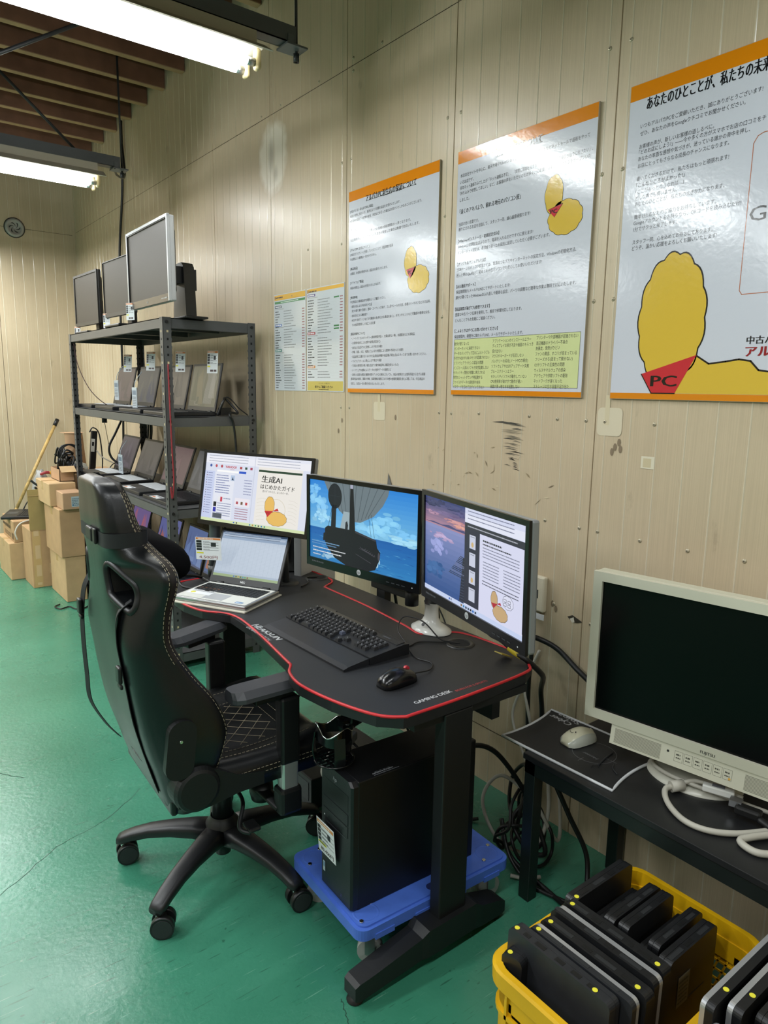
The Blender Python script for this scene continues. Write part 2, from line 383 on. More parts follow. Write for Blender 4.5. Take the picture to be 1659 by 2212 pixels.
# hairline cracks in the paint
M_CRACK = mat('crack_in_paint', '16382a', 0.8)
def crack(pts, w):
    rr = random.Random(len(pts)); q = []
    for (a, b), (c, d) in zip(pts, pts[1:]):
        for k in range(8): q.append((a + (c - a) * k / 8 + rr.uniform(-.003, .003), b + (d - b) * k / 8 + rr.uniform(-.003, .003)))
    s = Sheet((0, 0, 0.0003), (1, 0, 0), (0, 1, 0), lambda c: M_CRACK); s.line(q, w, 'x', 0); s.build('crack', floor)
crack([(0.06, 2.12), (0.25, 2.16), (0.44, 2.30), (0.62, 2.36), (0.8, 2.5)], 0.0022)
crack([(0.862, 1.262), (0.848, 1.225), (0.83, 1.18), (0.80, 1.10)], 0.0018)
crack([(0.25, 3.0), (0.36, 2.92), (0.45, 2.8)], 0.003)

# ceiling: boards on dark timber joists
M_WOOD = mat('dark_ceiling_timber', '75503c', 0.65, noise=(7, 0.22))
M_WOODE = mat('pale_joist_edge', 'a08462', 0.65, noise=(9, 0.15))  # joist undersides, paler than their sides
M_BOARD = mat('dark_ceiling_board', '4a372c', 0.75, noise=(3, 0.2))
mb = MB(); mb.span((-4.56, -3.06, 3.62), (WX + .06, YB + .06, 3.68), M_BOARD); ceiling = struct(mb.build('ceiling'))
jm = MB(); jm.span((-4.5, -.022, 3.375), (WX - .004, .022, 3.62), M_WOOD); jm.span((-4.5, -.0225, 3.370), (WX - .004, .0225, 3.375), M_WOODE)
j0 = None
for k in range(31):
    y = -2.72 + 0.3275 * k
    if y > YB - .05: break
    j = jm.build('joist', ceiling) if j0 is None else j0.copy()
    if j0 is None: j0 = j
    else: C.objects.link(j); j.parent = ceiling
    j.location = (0, y, 0)

# screws in the panels, ghost marks, tape, scuffs
M_SCREW = mat('screw_zinc', 'b0a68e', 0.35, metal=0.3); M_SCREWH = mat('screw_slot', '2b261f', 0.8)
sm = MB(); sm.lathe([(0.0, .0032), (.0035, .003), (.0062, .0014), (.0068, 0)], M_SCREW, Matrix.Rotation(-PI / 2, 4, 'Y'), n=10)
sm.box((-.0031, 0, 0), (.0008, .0042, .0010), M_SCREWH); sm.box((-.0031, 0, 0), (.0008, .0010, .0042), M_SCREWH)
spots = []
for z in (2.475, 2.135, 1.772, 1.41, 1.066):
    for s in (1.352, 2.042, 2.727): spots += [(s - .035, z), (s + .035, z)]
spots += [(2.479, 2.862), (1.528, 1.069), (1.167, 1.064), (1.016, 1.062), (0.857, 1.065), (2.30, 2.25), (1.78, 2.28), (1.62, 2.31), (1.62, 1.415), (1.5, 1.41), (1.86, 1.415), (3.05, 2.15), (3.2, 1.95),
          (2.95, 2.86), (2.68, 2.87), (2.68, 2.82), (3.3, 2.86), (3.5, 2.86), (1.47, .79), (1.32, .76), (1.15, 1.41)]
s0 = None
for y, z in spots:
    o = sm.build('screw', wall_right) if s0 is None else s0.copy()
    if s0 is None: s0 = o
    else: C.objects.link(o); o.parent = wall_right
    o.location = (WX, y, z)
def walldecal(name, fn):
    s = Sheet((WX - .0012, 0, 0), (0, -1, 0), (0, 0, 1)); fn(s); return s.build(name, wall_right)
def rr_poly(cy, cz, w, h, r): return [(-cy + a, cz + b) for a, b in rounded(w, h, r)]
walldecal('outlet_mark', lambda s: (s.poly(rr_poly(1.30, 1.41, .088, .085, .015), 'cfc5ab'), s.rect(-1.318, 1.40, -1.302, 1.49, 'cbbf9f', 2)))
walldecal('outlet_mark', lambda s: (s.poly(rr_poly(2.463, 1.403, .082, .078, .012), 'cfc5ab'), s.rect(-2.475, 1.40, -2.458, 1.475, 'cbbf9f', 2)))
walldecal('tape_patch', lambda s: (s.rect(-1.183, 1.28, -1.14, 1.316, 'd6cfb8'), s.rect(-1.176, 1.284, -1.15, 1.31, 'c4b795', 2)))
def scuffs(s):
    rr = random.Random(3)
    for k in range(34):
        z = 1.39 - .165 * (k / 33) ** .9 + rr.uniform(-.004, .004); w = rr.uniform(.04, .09) * (1.3 if k < 8 else .9 if k < 24 else .5); u = -1.69 + rr.uniform(-.02, .03)
        t = rr.uniform(.0016, .0036)
        s.poly([(u - w / 2, z), (u - w * .1, z + t), (u + w / 2, z - .004), (u - w * .1, z - t * .3)], rr.choice(['4b4740', '5d574c', '6d6657', '857c68']), 1)
    s.poly([(-1.79, 1.388), (-1.74, 1.392), (-1.65, 1.386), (-1.70, 1.384)], '38362f', 2)
walldecal('scuff_mark', scuffs)
def smudges(s):
    rr = random.Random(11)
    for k in range(26):
        u = -rr.uniform(1.5, 2.1); z = rr.uniform(1.12, 1.3); w = rr.uniform(.004, .02); a = rr.uniform(0, PI)
        s.poly([(u + w * math.cos(a), z + w * math.sin(a)), (u + .002, z + .003), (u - w * math.cos(a), z - w * math.sin(a)), (u - .001, z - .003)], rr.choice(['8d7d60', '9b8b6c', 'cabd9e', '7b6d55']), 1)
    for (u, z) in ((-1.262, 1.35), (-1.275, 1.335), (-1.285, 1.32), (-1.256, 1.33), (-2.35, 1.38), (-2.75, 1.35), (-2.78, 1.3), (-1.475, .79), (-1.46, .775)):
        s.disc(u, z, .006, '80705a', 1, .012, 9)
walldecal('smudge', smudges)
# chipped paint hole behind the cream monitor
walldecal('paint_chip', lambda s: (s.poly([(-1.41, .762), (-1.39, .772), (-1.365, .764), (-1.35, .758), (-1.37, .75), (-1.385, .748), (-1.4, .754)], '3a332a'), s.poly([(-1.4, .757), (-1.385, .766), (-1.38, .75), (-1.39, .746)], 'd8d2c4', 2)))
walldecal('paint_flake', lambda s: s.poly([(-1.14, .004), (-1.10, .02), (-1.05, .012), (-1.02, .024), (-.98, .003)], 'c9bfae', 2))
P1_LINES = [('アルパカPC羽生店の保証について', 2.566, 2.2893, 0.33, 1), ('[中古パソコン 安心おためし保証]', 2.683, 2.2542, 0.166, 1), ('使用の有無に関わらず、販売日より7日間の返品をお受けいたします。', 2.683, 2.235, 0.35, 0), ('※お客様の過失での故障や破損、改造などを行った場合はお受けいたしかねることがございます。', 2.683, 2.2148, 0.482, 0), ('[中古商品]', 2.68, 2.1761, 0.054, 1), ('パソコン、モニターをご購入のお客様の保証期間は1ヶ月となります。', 2.68, 2.1552, 0.415, 0), ('保証期間内にハードウェアの不具合が発生した場合は無償で対応いたします。', 2.68, 2.1353, 0.468, 0), ('[アルパカPC会員について]', 2.679, 2.0941, 0.139, 1), ('LINE公式アカウントに登録していただくことで、保証期間が延長', 2.679, 2.0747, 0.304, 0), ('年会費などの費用は一切かかりません。', 2.679, 2.0551, 0.192, 0), ('[新品商品]', 2.678, 2.0152, 0.054, 1), ('未開封、未使用の場合のみ、返品をお受けいたします。', 2.678, 1.9946, 0.268, 0), ('[ソフトウェア製品]', 2.677, 1.9558, 0.097, 1), ('商品の性質上、返品はお受けいたしかねます。', 2.677, 1.9338, 0.223, 0), ('[免責事項]', 2.676, 1.8929, 0.053, 1), ('中古商品はお客様自身で状態をよくご確認ください。', 2.676, 1.874, 0.256, 0), ('・経年劣化による外装劣化や欠品', 2.673, 1.8543, 0.158, 0), ('多少の擦り傷や日焼け、塗装・コーティング剥げ、ゴム足やシールの欠品、各種カバーやネジなどの欠品等。', 2.665, 1.8352, 0.53, 0), ('・経年劣化による機能低下', 2.67, 1.8146, 0.123, 0), ('HDDや冷却ファンなどの可動部の音(明らかな異音を除く)、ボタンやヒンジなど可動部の軽微な劣化、', 2.664, 1.7951, 0.528, 0), ('その他通常使用により起こる劣化等', 2.662, 1.7752, 0.172, 0), ('[保証対象外について]', 2.671, 1.7361, 0.106, 1), ('・ノートパソコンのバッテリー(使用時間が短い、充電出来ない等)、内蔵電池などの消耗品', 2.666, 1.7165, 0.44, 0), ('・お客様の過失による故障や破損(改造含む)', 2.666, 1.6966, 0.214, 0), ('・適切な方法以外でのご使用による不具合の場合', 2.666, 1.6762, 0.229, 0), ('・停電、落雷、火災、地震などによる外的要因による故障や不具合などの場合', 2.665, 1.6573, 0.37, 0), ('・商品説明に記載のないものの欠品(取扱説明書や部品等)不明な点はスタッフまでお問い合わせください。', 2.665, 1.637, 0.513, 0), ('・マルウェア(ウィルス等)による不具合や損害', 2.665, 1.6178, 0.223, 0), ('・不具合の再現性が無い場合(当店での動作検証時に確認出来ないもの)', 2.665, 1.5978, 0.34, 0), ('・ハードウェアの故障によるデータの欠損やデータの損失など', 2.667, 1.5781, 0.294, 0), ('・法律上の請求の原因の種類を問わずいかなる場合においても、商品の使用または使用不能から生ずる損害', 2.667, 1.5582, 0.512, 0), ('(事業利益の損失、事業の中断、事業情報の損失又はその他の金銭的損害を含む)に関しては、中古商品の', 2.669, 1.5396, 0.511, 0), ('性質上、当店は一切の責任を負わないものとします。', 2.668, 1.5194, 0.251, 0)]
P2_LINES = [('アルパカPCについて', 1.814, 2.2917, 0.199, 1), ('本店自社サイトを中心に、楽天市場やYahoo!ショッピング、auPAYマーケットなどネットモールで通販をやって', 1.988, 2.255, 0.557, 0), ('いるお店です。', 1.989, 2.2329, 0.069, 0), ('長年ネット通販のみでしたが「ネット通販は不安」、「実際に現物を見てから決めたい」、「直接引き取りに行きたい」、', 1.988, 2.2137, 0.571, 0), ('「持ち込みで修理してほしい」など、お客様の声をいただくことが多く、この度、羽生店としてお店をオープンいた', 1.989, 2.195, 0.565, 0), ('しました。', 1.988, 2.1727, 0.049, 0), ('「遠くのアキバより、頼れる地元のパソコン屋」', 1.987, 2.1327, 0.291, 2), ('当店の合い言葉です。', 1.988, 2.0898, 0.101, 0), ('頼りにされるお店を目指して、スタッフ一同、誠心誠意頑張ります!', 1.989, 2.0722, 0.338, 0), ('【Windowsインストール・初期設定済み】', 1.989, 2.0316, 0.202, 1), ('Windowsは初期設定済みなので、電源を入れるだけですぐに使えます!', 1.99, 2.0123, 0.355, 0), ('インターネット設定は、各環境で違うため個別に設定していただく必要がございます。', 1.991, 1.992, 0.426, 0), ('【オリジナルマニュアル付属】', 1.991, 1.9513, 0.144, 1), ('全28ページのパソコン設置ナビは、電源のつなぎ方やインターネットの設定方法、Windowsの初期化方法、', 1.991, 1.9331, 0.534, 0), ('困った時のQ&Aなど、初めての中古パソコンでも安心してお使いいただけます!', 1.992, 1.9124, 0.401, 0), ('【永久徹底サポート】', 1.992, 1.873, 0.099, 1), ('保証期間後もメールやLINEにてサポートいたします!', 1.992, 1.8537, 0.266, 0), ('調子が悪くなったWindowsの入れ直しや簡単な設定、パーツの調整など簡単な作業は無料で対応いたします。', 1.993, 1.8338, 0.543, 0), ('【保証期間が過ぎても修理できます】', 1.994, 1.7924, 0.176, 1), ('豊富な中古パーツ在庫を使用して、格安で修理対応しております。', 1.993, 1.7729, 0.325, 0), ('どんなことでもお気軽にご相談ください。', 1.992, 1.7523, 0.203, 0), ('【こんなときはすぐにお問い合わせください】', 1.993, 1.7138, 0.218, 1), ('保証期間内、期間外に関わらずLINE、メールでサポートいたします。', 1.994, 1.6932, 0.337, 0), ('動作が遅くなった', 1.992, 1.6671, 0.077, 0), ('インターネットに接続できない', 1.991, 1.6499, 0.134, 0), ('データのバックアップ忘れによるトラブル', 1.991, 1.6323, 0.182, 0), ('外付けHDDやUSBメモリが認識されない', 1.992, 1.6151, 0.182, 0), ('ソフトウェアライセンス認証の問題', 1.992, 1.5973, 0.154, 0), ('インストール済みソフトが突然起動しない', 1.992, 1.5796, 0.182, 0), ('セキュリティ警告が頻繁に表示される', 1.992, 1.5623, 0.163, 0), ('突然のシャットダウンや再起動する', 1.992, 1.5448, 0.152, 0), ('ファイルやデータの誤削除や紛失', 1.992, 1.5272, 0.143, 0), ('パスワードを忘れてログインできない', 1.992, 1.51, 0.162, 0), ('アプリケーションのインストールエラー', 1.796, 1.6698, 0.176, 0), ('ディスプレイの表示不良や画面のちらつき', 1.796, 1.653, 0.186, 0), ('音が出ない', 1.796, 1.635, 0.048, 0), ('マウスやキーボードが反応しない', 1.796, 1.6181, 0.146, 0), ('バッテリーの劣化(ノートPCの場合)', 1.797, 1.6003, 0.168, 0), ('ソフトウェアやOSのアップデート失敗', 1.797, 1.5826, 0.173, 0), ('ブルースクリーンエラー', 1.798, 1.5651, 0.107, 0), ('セキュリティソフトが動作していない', 1.797, 1.5473, 0.165, 0), ('CPU使用率が高すぎて動作が遅い', 1.798, 1.5303, 0.147, 0), ('画面が真っ暗なまま起動しない', 1.798, 1.5129, 0.136, 0), ('プリンターや外部機器が認識されない', 1.597, 1.6724, 0.168, 0), ('周辺機器のドライバー不具合', 1.597, 1.6544, 0.128, 0), ('熱暴走、発熱がひどい', 1.598, 1.6377, 0.099, 0), ('ファンの異音、ホコリが詰まっている', 1.598, 1.6199, 0.167, 0), ('フリーズする(固まって動かない)', 1.598, 1.6023, 0.152, 0), ('OSやソフトの互換性の問題', 1.6, 1.5846, 0.124, 0), ('ウィルスやマルウェアの感染', 1.6, 1.567, 0.129, 0), ('アドウェアや詐欺ソフトの駆除', 1.6, 1.5493, 0.138, 0), ('ネットワークが遅くなった', 1.6, 1.5321, 0.118, 0), ('ストレージの空き容量不足が出た', 1.6, 1.5145, 0.146, 0)]
P3_LINES = [('あなたのひとことが、私たちの未来', 1.245, 2.2864, 0.331, 1), ('いつもアルパカPCをご愛顧いただき、誠にありがとうございます!', 1.261, 2.2321, 0.334, 0), ('ぜひ、あなたの声をGoogleクチコミでお聞かせください。', 1.26, 2.2128, 0.293, 0), ('お客様の声が、新しいお客様の道しるべに。', 1.26, 2.1783, 0.216, 0), ('「どのお店にしよう?」――今や多くの方がスマホでお店の口コミをチ', 1.26, 2.1637, 0.347, 0), ('あなたの率直な感想や気づきが、迷っている誰かの背中を押し、', 1.261, 2.1463, 0.312, 0), ('お店にとってもさらなる成長のチャンスになります。', 1.26, 2.1278, 0.26, 0), ('書いてくださるだけで、私たちはもっと頑張れます!', 1.261, 2.0939, 0.264, 0), ('「こんなところがよかった!」', 1.261, 2.0763, 0.145, 1), ('「ここがもっとこうなれば…」', 1.261, 2.0593, 0.145, 0), ('どんな声でも構いません。', 1.261, 2.0423, 0.127, 0), ('あなたのひとことが、私たちの大きな力になります。', 1.261, 2.0262, 0.259, 0), ('簡単1分!あなたのご協力をお待ちしています。', 1.26, 1.9915, 0.24, 0), ('Googleアカウントをお持ちなら、QRコードを読み込むだけ!', 1.261, 1.9755, 0.307, 0), ('1分でサクッと完了します。', 1.26, 1.9582, 0.134, 0), ('スタッフ一同、心を込めてお待ちしております。', 1.26, 1.9231, 0.237, 0), ('どうぞ、温かい応援をよろしくお願いいたします!', 1.26, 1.9064, 0.25, 0)]

# ---------------------------------------------------------------- posters and price sheets on the right wall
M_PFRONT = mat('glossy_poster_sheet', 'c9ccd6', 0.15, spec=0.5, bump=(70, 0.14))
M_PORANGE = mat('glossy_orange_print', 'd5810c', 0.15, spec=0.5, bump=(70, 0.14))
M_PEDGE = mat('foam_board_edge', 'a49a85', 0.7)
def poster(label, ya, yb, z0, z1, lines, body, title, extra, th=0.009):
    """ya = edge nearer the back wall, yb = edge nearer the camera"""
    t = thing('poster', label, 'poster', (WX, (ya + yb) / 2, z0), 0)
    mb = MB(); mb.span((WX - th, yb, z0), (WX - .0014, ya, z1), M_PEDGE); mb.build('board', t, True)
    s = Sheet((WX - th, 0, 0), (0, -1, 0), (0, 0, 1), lambda c: M_PFRONT if c == 'front' else M_PORANGE if c == 'orange' else mat('gloss_print_' + c, c, 0.15, spec=0.5, bump=(70, 0.14)))
    s.rect(-ya + .001, z0 + .001, -yb - .001, z1 - .001, 'front', 1)
    s.rect(-ya + .001, z1 - .042, -yb - .001, z1 - .001, 'orange', 2); s.rect(-ya + .001, z0 + .001, -yb - .001, z0 + .018, 'orange', 2)
    for n, (txt, y, z, w, b) in enumerate(lines):
        sz = title if n == 0 else body * (1.35 if b == 2 else 1.0)
        s.text(txt, -y, z - sz * .38, sz, '17181b' if b else '34353a', width=w, bold=(.025 if n == 0 else .012) if b else 0.0, l=3)
    extra(s); s.build('print', t, True); return t
def wool(cx, cz, rx, rz, n, amp, a0=0, a1=360):
    """scalloped cloud outline"""
    out = []
    for i in range(n * 6):
        a = math.radians(a0 + (a1 - a0) * i / (n * 6)); k = 1 + amp * abs(math.sin(PI * i / 6))
        out.append((cx + rx * k * math.cos(a), cz + rz * k * math.sin(a)))
    return out
def woolly(s, parts, flag, letters, lw):
    for cx, cz, rx, rz, n in parts: s.poly(wool(-cx, cz, rx + lw, rz + lw, n, .06), '1a1712', 3)
    for cx, cz, rx, rz, n in parts: s.poly(wool(-cx, cz, rx, rz, n, .06), 'd3b13c', 4)
    s.poly([(-y, z) for y, z in flag], 'c22a34', 5); fl = [(-y, z) for y, z in flag]; s.line(fl[-2:] + fl[:1] if len(fl) > 3 else fl, lw * .7, '1a1712', 6)
    y, z, w, h = letters; s.text('PC', -y, z, h, '1a1712', width=w, bold=.04, l=7)
def ex1(s):
    s.line([(-2.566, 2.279), (-2.236, 2.279)], .0016, '222222', 3)
    woolly(s, [(2.262, 1.995, .036, .055, 7), (2.212, 1.925, .062, .05, 11)], [(2.287, 1.967), (2.234, 1.973), (2.262, 1.931)], (2.274, 1.950, .022, .018), .0016)
def ex2(s):
    s.line([(-1.816, 2.2795), (-1.614, 2.2795)], .0016, '222222', 3)
    s.rect(-1.993, 1.510, -1.421, 1.683, 'cdd59a', 2); s.line([(-1.993, 1.510), (-1.421, 1.510), (-1.421, 1.683), (-1.993, 1.683)], .0012, '4b4e40', 3, True)
    woolly(s, [(1.556, 2.11, .034, .056, 7), (1.508, 2.035, .064, .05, 11)], [(1.577, 2.067), (1.518, 2.078), (1.55, 2.041)], (1.566, 2.053, .026, .018), .0016)
def ex3(s):
    woolly(s, [(1.12, 1.70, .095, .17, 13)], [(1.199, 1.5525), (1.036, 1.602), (1.091, 1.4985), (1.163, 1.4985)], (1.166, 1.518, .078, .043), .004)
    body = [(-1.105, 1.4985), (-1.036, 1.6), (-1.0, 1.578), (-.955, 1.583), (-.92, 1.588), (-.89, 1.583), (-.868, 1.56), (-.842, 1.556), (-.80, 1.56), (-.76, 1.55), (-.705, 1.54), (-.705, 1.4985)]
    s.poly(body, 'd3b13c', 3); s.line(body[1:-1], .0045, '1a1712', 4)
    c = [(-y, z) for y, z in ((.937, 1.76), (.937, 2.11), (.928, 2.125), (.915, 2.13), (.72, 2.13), (.72, 1.75), (.93, 1.75))]
    s.line(c, .0018, 'b5683f', 3, True)
    s.text('Google', -.93, 1.925, .05, '4a4a4a', width=.19, l=3)
    s.text('中古パソコン', -.905, 1.627, .022, '17181b', width=.135, bold=.03, l=4); s.text('アルパカPC', -.905, 1.596, .03, '8e1b22', width=.17, bold=.05, l=4)
poster('large white poster crowded with small text beside the two laminated price lists', 2.694, 2.102, 1.479, 2.338, P1_LINES, .0125, .03, ex1)
poster('large white poster with a green table of text lines at its foot', 2.004, 1.405, 1.480, 2.339, P2_LINES, .0138, .032, ex2)
poster('large white poster with a big yellow figure and red scarf filling its foot', 1.300, .70, 1.480, 2.345, P3_LINES, .0136, .036, ex3)
def sheetprice(label, ya, yb, sections, foot, seed):
    t = thing('price_sheet', label, 'price list', (WX, (ya + yb) / 2, 1.481), 0, None)
    mb = MB(); mb.span((WX - .0028, yb, 1.481), (WX - .0014, ya, 1.968), mat('laminated_sheet', 'cfd3d8', 0.12, bump=(40, .1))); mb.build('sheet', t, True)
    s = Sheet((WX - .0028, 0, 0), (0, -1, 0), (0, 0, 1)); u0, u1 = -ya, -yb
    s.rect(u0 + .004, 1.938 if not foot else 1.948, u1 - .004, 1.964, 'd9a413'); s.rect(u0 + .008, 1.945, u0 + .016, 1.958, '6d3f10', 2); s.dashes(u0 + .02, u0 + .09, 1.948, .007, '3a2a0c', 2, seed)
    if not foot: s.rect(u0 + .008, 1.921, u1 - .006, 1.932, '2c7a3c'); s.dashes(u0 + .07, u1 - .07, 1.9245, .004, 'dfe8dc', 2, seed + 1)
    z = 1.908 if not foot else 1.938
    for k, (colr, z, n) in enumerate(sections):
        s.rect(u0 + .009, z - .012, u0 + .078, z, colr); s.dashes(u0 + .014, u0 + .07, z - .009, .006, 'e4e4e6', 2, seed + 20 + k); s.dashes(u0 + .01, u0 + .10, z - .019, .003, '9a9a9a', 1, seed + 40 + k)
        for i in range(n):
            v = z - .032 - i * .0128
            s.dashes(u0 + .012, u0 + .012 + random.uniform(.025, .06), v, .0045, '26272a', 1, seed * 100 + k * 20 + i); s.dashes(u0 + .10, u0 + random.uniform(.17, .23), v, .0035, '77797c', 1, seed * 77 + k * 30 + i)
            s.dashes(u1 - .035, u1 - .012, v, .0045, '8a2f35', 1, seed * 55 + k * 11 + i); s.rect(u0 + .01, v - .0045, u1 - .01, v - .0041, 'b5b8bc', 1)
            if foot and (k, i) in ((0, 0), (0, 10), (0, 11)): s.rect(u1 - .085, v - .001, u1 - .042, v + .006, '3f7d4c', 2)
    if foot:
        s.rect(u0 + .006, 1.484, u1 - .006, 1.529, 'c9b45c'); s.text('パソコンのことで困ったら、', -2.95, 1.516, .0075, '2d2616', width=.10, l=3)
        s.text('何でもご相談ください', -2.985, 1.497, .014, '1d170b', width=.16, bold=.04, l=3); s.dashes(-2.95, -2.86, 1.488, .003, '5d5026', 3, 4)
    s.build('print', t, True)
sheetprice('laminated price list with a green stripe under its yellow head', 3.384, 3.068, [('1a2340', 1.911, 7), ('2a62b4', 1.819, 8), ('2c8577', 1.691, 14)], False, 5)
sheetprice('laminated price list with a yellow box of large writing at its foot', 3.059, 2.734, [('4b2f78', 1.94, 13), ('b62d38', 1.762, 11), ('d98a35', 1.604, 3)], True, 9)

# ---------------------------------------------------------------- things fixed to the walls
t = thing('ventilator', 'round metal ventilation fan cover with curved blades on the far wall', 'vent', (1.368, YB, 2.822))
Mv = Matrix.Translation((1.368, YB, 2.822)) @ Matrix.Rotation(PI / 2, 4, 'X')
mb = MB(); mb.lathe([(.0, .012), (.05, .012), (.054, .02), (.072, .018), (.078, .004), (.08, 0)], mat('vent_grey_plastic', '9a9994', .4), Mv, 40); mb.lathe([(.079, .008), (.084, .006), (.084, 0)], M_BLACK, Mv, 40); mb.build('cover', t, True)
for k in range(6):
    a = 2 * PI * k / 6; pts = []
    for i in range(7):
        r = .012 + .033 * i / 6; pts.append((r * math.cos(a + .9 * i / 6), r * math.sin(a + .9 * i / 6)))
    for i in range(6, -1, -1):
        r = .012 + .033 * i / 6; pts.append((r * math.cos(a + .9 * i / 6 + .12 + .3 * i / 6), r * math.sin(a + .9 * i / 6 + .12 + .3 * i / 6)))
    mb = MB(); mb.prism(pts, .0015, M_BLACK, Mv @ Matrix.Translation((0, 0, .0118))); mb.build('blade', t, True)
mb = MB(); mb.cyl(Mv @ Vector((0, 0, .01)), Mv @ Vector((0, 0, .017)), .008, M_ALU); mb.build('hub', t, True)

def lamp(y, z, x1, rail_end, label, rail_label):
    """twin tube batten hung under a steel channel; x1 = end of the tubes next to the wall"""
    M_TUBE = MATS.get('lit_tube')
    if M_TUBE is None:
        M_TUBE = mat('lit_tube', (0.96, 0.99, 1.0), 0.4, emit=TUBE_STRENGTH)
    M_REF = mat('lamp_housing_white', 'b9b4a4', 0.45); M_SOCK = mat('yellowed_socket', 'c3b48a', 0.5)
    t = thing('fluorescent_lamp', label, 'lamp', (x1 - .6, y, z))
    mb = MB(); mb.loft([[(x, y - .10, z + .035), (x, y - .035, z + .075), (x, y + .035, z + .075), (x, y + .10, z + .035), (x, y + .095, z + .032), (x, y + .03, z + .066), (x, y - .03, z + .066), (x, y - .095, z + .032)] for x in (x1 - 1.25, x1 + .05)], M_REF, smooth=False)
    mb.span((x1 - 1.2, y - .03, z + .066), (x1 + .02, y + .03, z + .12), M_REF); mb.build('housing', t, True)
    for dy in (-.045, .045):
        mb = MB(); mb.cyl((x1 - 1.17, y + dy, z), (x1 - .028, y + dy, z), .0135, M_TUBE); mb.build('tube', t, True)
        mb = MB(); mb.cyl((x1 - .03, y + dy, z), (x1, y + dy, z), .0143, M_ALU); mb.cyl((x1 - 1.2, y + dy, z), (x1 - 1.168, y + dy, z), .0143, M_ALU); mb.build('tube_cap', t, True)
        for x in (x1 + .012, x1 - 1.212):
            mb = MB(); mb.box((x, y + dy, z + .012), (.024, .036, .075), M_SOCK, bev=.012, seg=3, smooth=True); mb.build('socket', t, True)
    r = thing('lamp_rail', rail_label, 'rail', (rail_end, y, z + .12))
    zz = z + .118; mb = MB()
    mb.span((-4.4, y - .03, zz), (rail_end - .03, y + .03, zz + .004), M_STEELG); mb.span((-4.4, y - .03, zz), (rail_end - .03, y - .026, zz + .06), M_STEELG); mb.span((-4.4, y + .026, zz), (rail_end - .03, y + .03, zz + .06), M_STEELG); mb.build('channel', r, True)
    mb = MB(); mb.cyl((rail_end - .012, y, zz - .05), (rail_end - .012, y, 3.62), .006, M_DARK); mb.cyl((rail_end - .012, y, zz - .05), (rail_end - .012, y, zz - .02), .013, M_DARK, 6); mb.build('hanger_rod', r, True)
    mb = MB(); mb.box((rail_end - .03, y, zz - .008), (.09, .085, .007), M_GREY); mb.box((rail_end - .055, y, zz + .012), (.025, .07, .03), M_GREY); mb.build('clamp', r, True)
lamp(2.60, 2.672, 1.335, 1.552, 'twin tube fluorescent lamp, the nearer one at the top of the picture', 'dark steel rail carrying the nearer ceiling lamp')
lamp(4.70, 2.690, 1.362, 1.548, 'twin tube fluorescent lamp, the farther one above the shelf monitors', 'dark steel rail carrying the farther ceiling lamp')
for lbl, a, b in (('thin dark brace rod rising right above the nearer ceiling lamp', (.25, 3.7, 2.62), (1.4, 3.7, 3.35)), ('thin dark brace rod sloping down to the farther lamp rail', (.80, 4.75, 3.30), (1.34, 4.75, 2.83))):
    mb = MB(); mb.cyl(a, b, .009, M_DARK, 8); tag(mb.build('brace_rod'), lbl, 'rod')
mb = MB(); mb.tube([(1.48, 4.66, 2.80), (1.60, 5.0, 2.85), (1.80, 5.45, 2.98), (1.845, 5.62, 3.25)], .007, M_CABLE)
mb.tube([(1.846, 5.62, 3.4), (1.847, 5.66, 2.95), (1.847, 5.79, 2.52), (1.847, 5.84, 2.1), (1.846, 5.86, 1.5), (1.84, 5.9, 1.0), (1.84, 5.9, .5)], .0095, M_CABLE)
tag(mb.build('wall_cable'), 'thick black cable running down the wall from the farther lamp to the shelf', 'cable')
t = thing('wall_outlet', 'cream outlet box on the wall behind the right edge of the desk monitor', 'outlet', (WX, 1.535, .8))
mb = MB(); mb.box((WX - .011, 1.535, .815), (.021, .075, .125), mat('cream_plastic', 'cfc7b0', 0.4), bev=.006); mb.build('cover_plate', t, True)
mb = MB(); mb.span((WX - .0225, 1.522, .80), (WX - .021, 1.548, .83), M_DARK); mb.build('socket', t, True)
mb = MB(); mb.box((1.846, 1.518, .737), (.002, .05, .02), M_PAPER); mb.build('label_tag', t, True)
mb = MB(); mb.add([(WX - .004, 2.395, 1.08), (WX - .004, 2.36, 1.08), (WX - .004, 2.39, 1.142), (WX - .012, 2.378, 1.08)], [(0, 3, 2), (3, 1, 2), (0, 1, 3), (0, 2, 1)], mat('dull_metal', '5b5a55', 0.5))
tag(mb.build('wall_hook'), 'pointed grey metal bracket on the wall just above the desk monitors', 'bracket')

